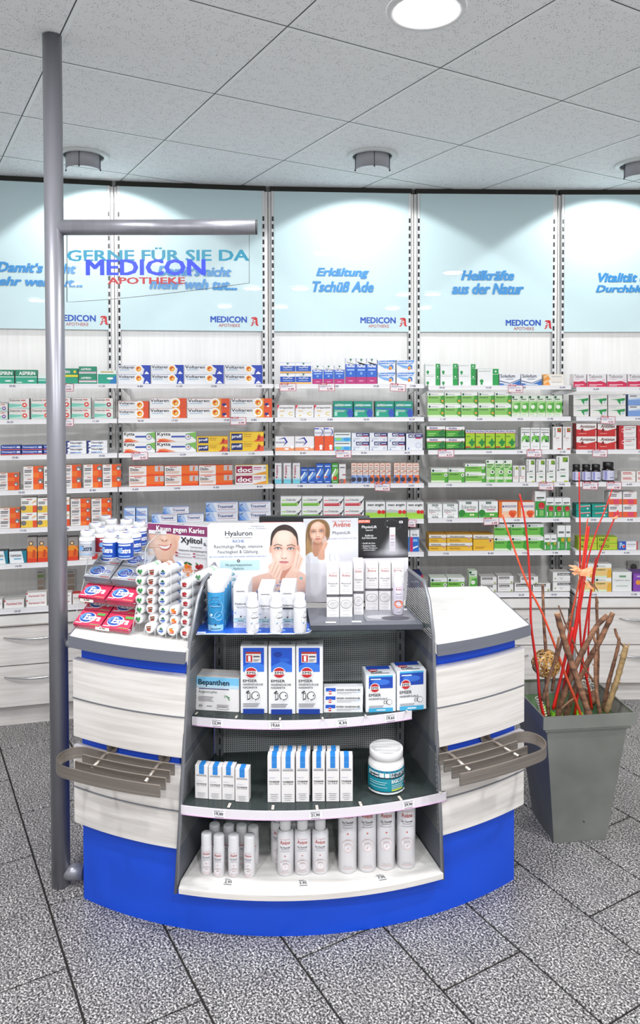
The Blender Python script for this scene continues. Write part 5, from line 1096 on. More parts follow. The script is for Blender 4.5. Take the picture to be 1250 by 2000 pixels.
for i, (x0, x1, y) in enumerate(TP):
    o, wd, hh = stand_box('cream_carton', 'tall white face cream carton with blue stripe, %s of six in the front row' % ['leftmost', 'second', 'third', 'fourth', 'fifth', 'rightmost'][i], 'carton', (x0, y, x1, y), LZ + .001, 1477, .032, '#f2eeee', '#e2dddd', CRM, 'tall cream cartons, front row', topels=CTOP)
    if i < 5:
        p = o.location; clone(o, (p[0] + .003, p[1] + .035, p[2]), 'tall white face cream carton with blue stripe, %s of five in the hidden second row' % ['leftmost', 'second', 'third', 'fourth', 'rightmost'][i])['group'] = 'tall cream cartons, second row'
q = atz(757, 1554, LZ + .001); r_ = 35.6 * (q[1] + .04) / FPX; hh = atY(757, 1462, q[1] + .04)[2] - LZ
TU = thing('powder_tub', 'white plastic tub with ribbed lid and turquoise label, right end of the lower glass shelf', 'tub', (q[0], q[1] + r_ * .95, LZ + .001), -.02)
PLW = M('#f1eff0', .35)
mb = MB(); mb.lathe([(0, 0), (r_ * .90, 0), (r_ * .97, .004), (r_, .012), (r_, hh * .64), (r_ * .98, hh * .70), (r_ * .88, hh * .76), (r_ * .88, hh * .84)], PLW, 40); mb.obj('tub_body', TU)
mb = MB(); mb.lathe([(r_ * .90, hh * .80), (r_ * .94, hh * .81), (r_ * .94, hh * .985), (r_ * .91, hh), (r_ * .85, hh), (r_ * .84, hh * .99), (0, hh * .99)], PLW, 40)
for y_ in np.linspace(-.6, .6, 4): mb.box(-r_ * .6, r_ * .6, y_ * r_ - .002, y_ * r_ + .002, hh * .988, hh * .995, PLW)
mb.obj('screw_lid', TU)
mb = MB(); mb.lathe([(r_ * 1.006, hh * .07), (r_ * 1.006, hh * .60)], M('#1792a5', .4), 40)
W2 = r_ * 2.4; wf = wrapf(r_ * 1.006, 0, -1.2)
print_mb([R_(0, .55, 1, .6, '#1f6fa0'), R_(0, .44, 1, .545, '#eef0f1'), R_(0, .41, 1, .44, '#1b2a3a'), T_('PANACEO', .60, .45, 1.02, .535, '#26324a', .03), T_('BASIC-DETOX', .60, .30, 1.08, .39, '#f2f6f6', .03), R_(.6, .25, .95, .265, '#d5ecef'), R_(.6, .21, .9, .225, '#d5ecef'), R_(.6, .17, .93, .185, '#d5ecef'), R_(.6, .12, .9, .155, '#cfe04a'), R_(.06, .48, .3, .51, '#26324a'), R_(.06, .32, .5, .335, '#bfe2e8'), R_(.06, .27, .46, .285, '#bfe2e8'), R_(.06, .2, .5, .215, '#bfe2e8'), R_(.0, .09, 1, .11, '#1b2a3a'), R_(0, .045, 1, .09, '#e9eef0'), C_(1.0, .22, .035, '#b5283a')], W2, hh, wf, mb)
mb.obj('wrap_label', TU)
# --- bottom board: spray cans
SPRW = M('#eceaee', .28, 0, .5, .3)
def spray(kind, px, py, r_px, ytop, label, group, turn=0.0):
    q = atz(px, py, BZ + .001); r = r_px * (q[1] + .02) / FPX; Yc = q[1] + r
    h = atY(px, ytop, Yc - r * .3)[2] - BZ
    o = thing('spray_can', label, 'spray can', (q[0], Yc, BZ + .001), 0, group)
    if kind == 'S': body, cap = .66, .70
    elif kind == 'M': body, cap = .72, .78
    else: body, cap = .86, .9
    prof = [(0, 0), (r * .93, 0), (r, .002), (r, h * body)]
    prof += [(r * .97, h * (body + .02)), (r * .9, h * cap)] if kind == 'S' else [(r * .95, h * (body + .035)), (r * .76, h * (cap + .012))]
    mb = MB(); mb.lathe(prof, SPRW, 28); mb.obj('can_body', o)
    rc = r * .94 if kind == 'S' else r * .66
    mb = MB(); mb.lathe([(rc, h * (cap - .01)), (rc, h * .95), (rc * .93, h * .985), (rc * .6, h), (0, h)], M('#f3f1f4', .3), 28); mb.obj('cap', o)
    mb = MB(); w = r * 2.0; wf = wrapf(r * 1.002, 0, -1.0 + turn); k = .55 if kind == 'S' else .62 if kind == 'M' else .8
    print_mb([T_('EAU THERMALE', .18, k + .035, .82, k + .05, '#c9605a', .01), T_('Av\u00e8ne', .2, k - .045, .8, k + .022, '#bf3f3c', .012), T_('Eau Thermale', .2, k - .115, .8, k - .085, '#4a4650', .014), R_(.25, k - .14, .75, k - .13, '#a5a2aa'), R_(.2, k - .175, .8, k - .168, '#a5a2aa'), C_(.5, k - .25, .011, '#d0503f'),
              E_(.5, k - .42, .3, .09, '#e9b9b4'), E_(.5, k - .42, .285, .084, '#eceaee'), E_(.52, k - .44, .2, .055, '#e9b9b4'), E_(.52, k - .44, .185, .05, '#eceaee'), C_(.5, k - .45, .007, '#d0503f'), R_(.22, .07, .78, .076, '#d79a94'), R_(.3, .1, .7, .105, '#a9a6ae')], w, h, wf, mb)
    mb.obj('can_print', o)
    return o
for i, (x, y, yt) in enumerate([(402.2, 1710, 1627.5), (426.4, 1714, 1631), (455.4, 1714, 1631), (486.5, 1714.5, 1632)]):
    spray('S', x, y, 11.3, yt, 'small white thermal water spray can, %s in the front row, left on the bottom board' % ['leftmost', 'second', 'third', 'rightmost'][i], 'small spray cans, front row', [.1, -.1, .1, -.2][i])
for i, (x, y, yt) in enumerate([(418, 1689, 1610), (445.5, 1691, 1612), (471, 1690, 1612), (494, 1692, 1615)]):
    spray('S', x, y, 11.2, yt, 'small white thermal water spray can, %s in the back row, left on the bottom board' % ['leftmost', 'second', 'third', 'rightmost'][i], 'small spray cans, back row')
for i, (x, y) in enumerate([(557, 1712), (590.6, 1710), (625.5, 1708.5)]):
    spray('M', x, y, 16.7, 1598, 'medium white thermal water spray can with narrow cap, %s of three in front' % ['left', 'middle', 'right'][i], 'medium spray cans, front row')
for i, x in enumerate([544, 574, 606]):
    spray('M', x, 1687, 16.2, 1584, 'medium white thermal water spray can, %s of three half hidden behind' % ['left', 'middle', 'right'][i], 'medium spray cans, back row')
for i, (x, y) in enumerate([(679.5, 1707), (717.7, 1704.5), (754.7, 1700.5), (795, 1698.5)]):
    spray('L', x, y, 18.7, 1558, 'large white thermal water spray can, %s of four at the right of the board' % ['leftmost', 'second', 'third', 'rightmost'][i], 'large spray cans')
# --- top glass shelf, left: blue tray with moisturiser display
TT = TZ + .001
def zq(x, y, z=TT + .003): return tuple(atz(x, y, z)[:2])
pl = [zq(383, 1238), zq(590, 1237), zq(604, 1234), zq(611, 1228), zq(608, 1222), zq(598, 1214), zq(596, 1190), zq(405, 1190)]
TR = thing('display_tray', 'blue cardboard display tray with round corner, left half of the top glass shelf', 'tray', (0, 0, 0))
mb = MB(); mb.prism(pl, TT, TT + .004, M('#e9edf4', .4), M('#1f5fd0', .35)); mb.obj('tray_base', TR)
mb = MB()
for (x0, x1, y0, y1, cc) in ((385, 402, 1235.5, 1238, '#eef2f8'), (391, 440, 1238.4, 1240.2, '#cfe0f8'), (480, 496, 1238.5, 1241, '#dfeaf8'), (504, 523, 1238.3, 1240.6, '#eef2f8'), (526, 548, 1237.5, 1240, '#dfeaf8'), (575, 590, 1236, 1239, '#dfeaf8'), (505, 510, 1231, 1234, '#9fc2f2'), (552, 557, 1231, 1234, '#9fc2f2'), (600, 605, 1229, 1233, '#9fc2f2')):
    z = TT + .0045; mb.add([(*zq(x, y - 1.6, z), z) for x, y in ((x0, y1), (x1, y1), (x1, y0), (x0, y0))], [(0, 1, 2, 3)], M(cc, .4))
mb.obj('tray_print', TR)
AQ = glassy('blue_toner_liquid', '#1787c2', .38, .05, '#5cc0ea')
def toner(px, py, scale, label, i):
    q = atz(px, py, TT + .005); r = 17.3 * scale * (q[1] + .02) / FPX; h = atY(px, 1233 - 98, atz(px, 1232.5, TT + .005)[1] + r)[2] - TT
    o = thing('toner_bottle', label, 'bottle', (q[0], q[1] + r, TT + .0045), 0, 'blue toner bottles')
    mb = MB(); mb.lathe([(0, 0), (r * .95, 0), (r, .003), (r, h * .77), (r * .97, h * .785)], M('#2a93cc', .15, 0, .6, .5), 28); mb.obj('bottle_body', o)
    mb = MB(); mb.lathe([(r * .99, h * .775), (r * 1.0, h * .78), (r * 1.0, h * .985), (r * .97, h), (0, h)], M('#f4f4f5', .3), 28); mb.obj('cap', o)
    mb = MB(); w = r * 2
    print_mb([R_(0, .0, 1, .12, '#a5d9ee'), C_(.44, .46, .19, '#c9e9f6', 28), C_(.44, .46, .18, '#2a93cc', 28), E_(.5, .52, .3, .045, '#165f96'), C_(.72, .3, .09, '#c9e9f6', 22), C_(.72, .3, .083, '#2a93cc', 22), C_(.3, .33, .025, '#d9f0f8'), R_(.2, .5, .8, .51, '#bfe2f2'), R_(.3, .68, .7, .69, '#175a8c'), C_(.52, .13, .02, '#3a4a58'), R_(.25, .04, .8, .06, '#4f7f9a')], w, h, wrapf(r * 1.003, 0, -1.0), mb)
    mb.obj('bottle_print', o)
for i, (x, y) in enumerate([(420.3, 1232.5), (425, 1224), (429, 1216), (433.5, 1208)]):
    toner(x, y, 1, ['blue toner bottle with white cap, front of the row at the tray edge', 'second blue toner bottle, directly behind the front one', 'third blue toner bottle in the row', 'rearmost blue toner bottle, nearest the portrait board'][i], i)
SER = [R_(.06, .84, .94, .845, '#c9c9ce'), R_(.2, .86, .76, .875, '#55555c'), C_(.5, .62, .16, '#d5d9df', 24), C_(.5, .62, .154, '#f1f1f3', 24), T_('Hyaluron', .12, .53, .86, .6, '#2b2b33', .015), T_('Tagespflege', .2, .48, .76, .515, '#7a7a82', .004), C_(.75, .36, .09, '#cfd5dc', 20), C_(.75, .36, .084, '#f1f1f3', 20), Q_([(.08, .38), (.16, .36), (.24, .42), (.14, .33)], '#2f8fc0'), C_(.5, .27, .02, '#3a3a40'), R_(0, .14, 1, .24, '#bfe0e4'), T_('Mit pharmazeutischem', .1, .195, .9, .225, '#4a5a62', .004), R_(.3, .16, .7, .18, '#6a7a82'), R_(.25, .09, .7, .1, '#6a6a70'), R_(.15, .05, .85, .06, '#a5a5aa')]
for i, (x0, x1, yt, yb) in enumerate([(456, 485, 1144, 1226), (504, 533.5, 1151, 1226), (547, 576.5, 1149, 1226)]):
    nm = ['left', 'middle', 'right'][i]
    o, wd, hh = stand_box('serum_carton', 'white moisturiser carton, front of the %s stack on the blue tray' % nm, 'carton', (x0, yb, x1, yb), TT + .0045, yt, .030, '#f2f2f4', '#e6e6ea', SER if i < 2 else SER + [R_(.1, .475, .88, .52, '#3a4250')], 'moisturiser cartons on the blue tray')
    for k in (1, 2, 3):
        p = o.location; clone(o, (p[0] + .0005 * k, p[1] + .0315 * k, p[2]), 'white moisturiser carton, %s in the %s stack on the blue tray' % (['', 'second', 'third', 'rearmost'][k], nm))
for i, (x, yb, tn) in enumerate([(491.7, 1238, .5), (538.8, 1238, .7), (585.5, 1237.5, 1.1)]):
    q = atz(x, yb, TT + .0045); r = 12.6 * (q[1] + .02) / FPX; h = atY(x, 1160.5, q[1] + r)[2] - TT
    o = thing('pump_bottle', 'white airless pump bottle, %s of three at the front of the blue tray' % ['left', 'middle', 'right'][i], 'bottle', (q[0], q[1] + r, TT + .0045), 0, 'white pump bottles')
    mb = MB(); mb.lathe([(0, 0), (r * .94, 0), (r, .003), (r, h * .655)], M('#f3f3f5', .3), 28); mb.obj('bottle_body', o)
    mb = MB(); mb.lathe([(r * .985, h * .66), (r * .985, h * .74), (r * .86, h * .80), (r * .80, h * .84), (r * .82, h * .95), (r * .7, h * .99), (r * .4, h), (0, h)], M('#ededf0', .3), 28); mb.obj('dispenser_cap', o)
    mb = MB(); mb.lathe([(r * 1.004, h * .648), (r * 1.004, h * .656)], M('#8c8c94', .4), 28)
    print_mb([C_(.5, .36, .14, '#b9c3cc', 24), C_(.5, .36, .134, '#f3f3f5', 24), R_(.3, .53, .7, .54, '#6a6a72'), T_('Hyaluron', .22, .37, .8, .42, '#2b2b33', .012), C_(.72, .18, .08, '#b9c3cc', 20), C_(.72, .18, .074, '#f3f3f5', 20), Q_([(.2, .26), (.28, .24), (.3, .3)], '#2f8fc0'), R_(.3, .08, .7, .085, '#8a8a90'), R_(.25, .05, .7, .055, '#8a8a90')], r * 2, h, wrapf(r * 1.003, 0, -1.0 + tn), mb)
    mb.obj('bottle_print', o)
# --- top glass shelf, right: grey stepped tray with face serum
G2 = TT + .016
gp = [zq(606, 1222, G2), zq(826, 1219, G2), zq(797, 1186, G2), zq(600, 1187, G2)]
TG = thing('display_tray', 'dark grey plastic display tray, right half of the top glass shelf', 'tray', (0, 0, 0))
mb = MB(); mb.prism(gp, TT, G2, M('#4b4e57', .4), M('#6a6d76', .3)); mb.obj('tray_base', TG)
lp = [zq(712, 1209, G2), zq(716, 1214.5, G2), zq(812, 1213, G2), zq(794, 1190, G2), zq(705, 1190, G2)]
mb = MB(); mb.prism(lp, G2, G2 + .003, M('#9a9aa2', .35, .3)); mb.obj('raised_plate', TG)
mb = MB(); zz = G2 + .0035
c0 = np.array(zq(742, 1205, zz)); mb.add([(c0[0] + .042 * math.cos(a), c0[1] + .022 * math.sin(a), zz) for a in np.linspace(0, 2 * math.pi, 28, endpoint=False)], [tuple(range(28))], M('#b5b4bb', .35))
c0 = np.array(zq(772, 1207, zz)); mb.add([(c0[0] + .044 * math.cos(a), c0[1] + .020 * math.sin(a), zz + .0004) for a in np.linspace(0, 2 * math.pi, 28, endpoint=False)], [tuple(range(28))], M('#4b4c55', .35))
for (x0, x1, y0) in ((636, 656, 1215.5), (687, 706, 1214), (786, 795, 1190)):
    z = G2 + .001 if x0 < 700 else zz; mb.add([(*zq(x, y, z), z) for x, y in ((x0, y0 + 1.5), (x1, y0 + 1.5), (x1, y0 - 1.5), (x0, y0 - 1.5))], [(0, 1, 2, 3)], M('#e6e6ea', .4))
mb.obj('tray_print', TG)
AV = [T_('EAU THERMALE', .16, .875, .84, .89, '#cf7a74', .008), T_('Av\u00e8ne', .18, .81, .82, .865, '#c0504a', .008), T_('PhysioLift', .14, .65, .88, .69, '#55555c', .006), T_('SERUM', .3, .615, .7, .635, '#77777c', .008), R_(.2, .56, .8, .563, '#b5b5ba'), R_(.15, .52, .85, .523, '#b5b5ba'), R_(0, .41, 1, .455, '#4a4a52'), R_(.1, .43, .9, .435, '#b5b5ba'), E_(.5, .26, .42, .085, '#8f8f96'), E_(.5, .26, .39, .078, '#f2eff0'), E_(.53, .255, .26, .05, '#a5a5ac'), E_(.53, .255, .23, .043, '#f2eff0'), E_(.5, .265, .12, .022, '#8f8f96'), E_(.5, .265, .09, .014, '#f2eff0'), R_(.15, .13, .85, .134, '#b5b5ba'), R_(.2, .05, .8, .054, '#b5b5ba')]
def av(x0, x1, yb, yt, z, n, lab, grp, dep=.036):
    o, wd, hh = stand_box('face_serum_carton', lab, 'carton', (x0, yb, x1, yb), z, yt, dep, '#f2eff0', '#dedadc', AV, grp, top='#f4f2f3')
    for k in range(1, n):
        p = o.location; clone(o, (p[0] + .0006 * k, p[1] + (dep + .0015) * k, p[2]), lab.replace('front', 'rear' if n == 2 else ('second' if k == 1 else 'rear')))
av(638, 662.5, 1205, 1108, G2, 2, 'white slim serum carton, front of the first column, left on the grey tray', 'serum cartons on the grey tray')
av(663.5, 688.5, 1204.5, 1108, G2, 2, 'white slim serum carton, front of the second column, left on the grey tray', 'serum cartons on the grey tray')
av(690.5, 710, 1200.5, 1099, G2, 3, 'white narrow serum carton, front of the middle column on the grey tray', 'serum cartons on the grey tray', .024)
av(713.5, 739, 1191, 1099.5, G2 + .003, 1, 'white night serum carton, left of three on the raised plate', 'night serum cartons on the raised plate')
av(740, 763.5, 1191, 1099.5, G2 + .003, 1, 'white night serum carton, middle of three on the raised plate', 'night serum cartons on the raised plate')
av(764.5, 789, 1190, 1099.5, G2 + .003, 1, 'white night serum carton half hidden by the tester bottle', 'night serum cartons on the raised plate')
q = atz(778.8, 1201.5, G2 + .0045); r = 10.6 * (q[1] + .02) / FPX; h = atY(778.8, 1112, q[1] + r)[2] - G2
o = thing('tester_bottle', 'pale lilac pump bottle with clear cap and orange tester sticker, right on the grey tray', 'bottle', (q[0], q[1] + r, G2 + .0045))
mb = MB(); mb.lathe([(0, 0), (r * .96, 0), (r, .002), (r, h * .66), (r * .9, h * .675)], M('#d6d0de', .25, 0, .5, .4), 24); mb.obj('bottle_body', o)
mb = MB(); mb.lathe([(r * .9, h * .67), (r * .9, h * .80), (r * .5, h * .82), (r * .45, h * .92), (0, h * .93)], M('#f1f0f3', .3), 24); mb.obj('pump_head', o)
mb = MB(); mb.lathe([(r * .95, h * .80), (r * .95, h * .99), (r * .9, h), (0, h)], ACRYL, 24); mb.obj('clear_cap', o)
mb = MB(); print_mb([T_('EAU THERMALE', .25, .6, .75, .612, '#c9605a', .008), T_('Av\u00e8ne', .22, .535, .78, .59, '#bf4f4a', .01), R_(.25, .45, .75, .46, '#6a6a78'), R_(.2, .4, .8, .406, '#8a8a98'), R_(.25, .37, .75, .376, '#8a8a98'), E_(.5, .24, .42, .085, '#ee7a62'), E_(.5, .24, .37, .07, '#f08a70'), T_('Tester', .26, .21, .74, .255, '#ffffff', .02), R_(.35, .06, .65, .07, '#8a8a98')], r * 2, h, wrapf(r * 1.004, 0, -1.0), mb); mb.obj('bottle_print', o)
# --- gum rack on the left wing
GP0, GP1 = atz(143, 1226, .849), atz(257, 1241, .849)
gang = math.atan2(GP1[1] - GP0[1], GP1[0] - GP0[0]); GW = math.dist(GP0[:2], GP1[:2])
GR = thing('gum_rack', 'clear acrylic stepped rack holding chewing gum, left end of the worktop', 'display rack', (GP0[0], GP0[1], .8485), gang)
tiers = [(0.000, .0), (.028, .075), (.056, .133), (.084, .222)]      # front offset, level
sidep = [(0, 0), (.17, 0), (.17, .29), (.10, .27), (.080, .252), (.078, .218), (.052, .133), (.026, .075)]
for x in (0, GW - .002):
    mb = MB(); n = len(sidep)
    vs = [(x, y, z) for y, z in sidep] + [(x + .002, y, z) for y, z in sidep]
    mb.add(vs, [tuple(range(n))[::-1], tuple(n + k for k in range(n))] + [(k, (k + 1) % n, n + (k + 1) % n, n + k) for k in range(n)], ACRYL); mb.obj('side_plate', GR)
    mb = MB(); mb.tube([(x + .001, y, z) for y, z in sidep[2:] + [sidep[0]]], .0011, M('#cfd6d8', .2), 5); mb.obj('plate_edge', GR)
TILT = math.radians(31)
for k, (fy, z) in enumerate(tiers):
    mb = MB(); dpt = .13 if k < 3 else .088; tl_ = TILT if k < 3 else 0
    c, s_ = math.cos(tl_), math.sin(tl_)
    mb.hexa([(.002, fy, z), (GW - .002, fy, z), (GW - .002, fy + dpt * c, z + dpt * s_ * (1 if k < 3 else 0)), (.002, fy + dpt * c, z + dpt * s_)] + [(.002, fy, z + .002), (GW - .002, fy, z + .002), (GW - .002, fy + dpt * c, z + .002 + dpt * s_), (.002, fy + dpt * c, z + .002 + dpt * s_)], ACRYL)
    mb.obj('tier_plate', GR)
    mb = MB(); mb.hexa([(.002, fy - .002, z), (GW - .002, fy - .002, z), (GW - .002, fy, z), (.002, fy, z), (.002, fy - .004, z + .018), (GW - .002, fy - .004, z + .018), (GW - .002, fy - .002, z + .018), (.002, fy - .002, z + .018)], ACRYL)
    mb.tube([(.002, fy - .003, z + .018), (GW - .002, fy - .003, z + .018)], .0009, M('#cfd6d8', .2), 5); mb.obj('front_lip', GR)
def gum_world(x, y, z):      # rack frame -> world
    return (GP0[0] + x * math.cos(gang) - y * math.sin(gang), GP0[1] + x * math.sin(gang) + y * math.cos(gang), .8485 + z)
GUMP = {}
PK_W, PK_D, PK_T = GW / 2 - .010, .060, .0075
def gum_proto(kind):
    base, dark, flash = {'silver': ('#a9abb2', '#7f828b', '#c8453a'), 'pink': ('#e23d63', '#b32148', '#f2b48a'), 'pinkgreen': ('#e34467', '#b32148', '#7fc06a')}[kind]
    mb = MB(); mb.cbox(0, PK_W, 0, PK_D, 0, PK_T, .0008, M(dark, .35), M(base, .3), M(dark, .35)); me = mb.mesh('gum_wrapper')
    els = [E_(.38, .5, .3, .36, '#eef0f6'), E_(.36, .52, .27, .32, '#2d55b4'), E_(.3, .56, .2, .24, '#6fa4e2'), E_(.34, .5, .14, .17, '#2d55b4'), T_('Extra', .26, .32, .88, .72, '#ffffff', .045, .12), T_('Extra', .27, .345, .875, .70, '#1f3f96' if kind == 'silver' else '#ffffff', .015, .12), Q_([(.62, .06), (.95, .2), (.97, .1), (.7, .02)], flash), R_(.06, .08, .3, .14, '#e4e6ee'), Q_([(.03, .6), (.12, .7), (.12, .62), (.05, .54)], '#f6f4f4')]
    if kind == 'pinkgreen': els += [R_(.66, .7, .96, .86, '#6dbb62')]
    pr = print_mb(els, PK_W, PK_D, lambda x, y, e: (x, y, PK_T + e)).mesh('gum_print')
    return me, pr
for k, kind, nf in ((0, 'pinkgreen', 2), (1, 'pink', 3), (2, 'silver', 3)):
    me, pr = gum_proto(kind); fy, z = tiers[k]
    for rowi, rn in ((0, 'front'), (1, 'rear')):
        for c, cn in ((0, 'left'), (1, 'right')):
            for j in range(nf):
                d0 = .003 + rowi * (PK_D + .002); h0 = .0025 + j * (PK_T + .0003)
                x = .004 + c * (PK_W + .006) + (.0015 * ((j * 7 + c * 3) % 3 - 1) if j else 0)
                y = fy + d0 * math.cos(TILT) - h0 * math.sin(TILT); zz = z + d0 * math.sin(TILT) + h0 * math.cos(TILT)
                o = new('gum_pack', me, None, gum_world(x, y, zz)); o.rotation_euler = (TILT, 0, gang)
                tag(o, '%s gum pack, %s, %s %s pile, %s tier of gum rack' % ({'silver': 'silver', 'pink': 'pink', 'pinkgreen': 'pink-green'}[kind], ('topmost' if j == nf - 1 else ORD[j] + ' from below'), rn, cn, ['lowest', 'middle', 'upper'][k]), 'chewing gum', 'gum packs on the %s tier' % ['lowest', 'middle', 'upper'][k])
                new('gum_print', pr, o)
# small price strips on the rack
for nm, px, py, k, txt, x in (('upper', 0, 0, 3, '2,48', .115), ('middle', 0, 0, 1, '0,98', .035), ('lowest', 0, 0, 0, '0,98', .115)):
    fy, z = tiers[k]; q = gum_world(x, fy - .0052, z + .006)
    o = thing('price_strip', 'little white price strip on the %s ledge of the gum rack' % nm, 'price tag', q, gang)
    mb = MB(); mb.box(-.026, .026, -.0006, 0, 0, .011, M('#efece4', .4)); mb.obj('strip_card', o)
    mb = print_mb([T_(txt, .3, .25, .7, .8, '#1f1f22', .02)], .052, .011, lambda x, z, e: (x - .026, -.0006 - e, z)); mb.obj('strip_print', o)
# gum bottles on the rack's top tier
def gum_bottle(px, pyc, Yoff, colr, label, turn):
    """px, pyc: middle of the cap as seen"""
    zt = .8485 + tiers[3][1] + .003; h = .082; r = .0252
    q = atz(px, pyc, zt + h * .98)
    o = thing('gum_bottle', label, 'bottle', (q[0], q[1], zt), 0, 'gum bottles on the rack')
    mb = MB(); mb.lathe([(0, 0), (r * .9, 0), (r, .004), (r, h * .68), (r * .93, h * .75), (r * .74, h * .79)], M('#f2f2f4', .3), 26); mb.obj('bottle_body', o)
    mb = MB(); mb.lathe([(r * .8, h * .775), (r * .82, h * .78), (r * .82, h * .97), (r * .78, h), (0, h)], M('#f5f5f6', .3), 26)
    mb.add([(r * .62 * math.cos(a), r * .62 * math.sin(a), h + .0003) for a in np.linspace(0, 2 * math.pi, 24, endpoint=False)], [tuple(range(24))], M('#dfe5ef', .4))
    mb.add([(r * .1 + r * .4 * math.cos(a), r * .22 * math.sin(a), h + .0006) for a in np.linspace(0, 2 * math.pi, 20, endpoint=False)], [tuple(range(20))], M('#5a78c0', .4))
    mb.add([(-r * .2 + r * .25 * math.cos(a), r * .2 + r * .1 * math.sin(a), h + .0009) for a in np.linspace(0, 2 * math.pi, 14, endpoint=False)], [tuple(range(14))], M('#d8564a', .4)); mb.obj('screw_cap', o)
    mb = MB(); mb.lathe([(r * 1.005, h * .06), (r * 1.005, h * .64)], M(colr, .35), 26)
    print_mb([T_('Extra', .22, .26, .9, .46, '#ffffff' if colr != '#b9bcc4' else '#3f4a66', .04, .1), R_(.1, .54, .9, .6, '#dfe3ec'), C_(.2, .36, .1, '#7fb0ea'), R_(.15, .12, .85, .16, '#9fc3ee')], r * 2, h, wrapf(r * 1.007, 0, -1.0 + turn), mb); mb.obj('wrap_label', o)
for px, py, c, lab, tn in [(170, 1037.5, '#b9bcc4', 'white gum bottle with silver label, front left on the gum rack', .1), (216, 1040.5, '#1d4fb4', 'white gum bottle with blue label, front middle on the gum rack', -.3), (245, 1041.5, '#1d4fb4', 'white gum bottle with blue label, front right on the gum rack', .1),
                           (198, 1031, '#a8303f', 'white gum bottle with red label, second row left on the gum rack', .9), (186, 1022, '#dfe2ea', 'white gum bottle with pale label, third row left on the gum rack', .3), (233, 1026.5, '#1d4fb4', 'white gum bottle, centre of the cluster on the gum rack', .4), (261, 1031.5, '#1d4fb4', 'white gum bottle with blue label, second row right on the gum rack', .5),
                           (217, 1015, '#dfe2ea', 'white gum bottle, rear row second from left on the gum rack', .2), (247, 1015.5, '#1d4fb4', 'white gum bottle, rear row third from left on the gum rack', .2), (272, 1020.5, '#1d4fb4', 'white gum bottle with blue label, rear row far right on the gum rack', .7), (205, 1008, '#dfe2ea', 'white gum bottle, rearmost left on the gum rack', .1)]:
    gum_bottle(px, py, 0, c, lab, tn)
# --- tube rack with capped tubes
RP0, RP1 = atz(266, 1236.5, .849), atz(371, 1251, .849)
tang = math.atan2(RP1[1] - RP0[1], RP1[0] - RP0[0]); RW = math.dist(RP0[:2], RP1[:2])
TRK = thing('tube_rack', 'clear acrylic rack holding lying tubes with white caps, beside the gum rack', 'display rack', (RP0[0], RP0[1], .8485), tang)
mb = MB(); mb.box(0, RW, -.005, .085, 0, .003, ACRYL); mb.obj('rack_base', TRK)
colz = .205
for k in range(6):
    x = RW * k / 5; mb = MB(); mb.box(x - .0012, x + .0012, .018, .085, .003, colz, ACRYL); mb.obj('divider', TRK)
    mb = MB(); mb.tube([(x, .018, .003), (x, .018, colz)], .0009, M('#c9d0d2', .2), 5); mb.box(x - .0012, x + .0012, -.012, .018, .003, .024, ACRYL); mb.tube([(x, -.012, .003), (x, -.012, .022)], .0011, M('#c9d0d2', .2), 5); mb.obj('divider_edge', TRK)
TUBE_R = .0158
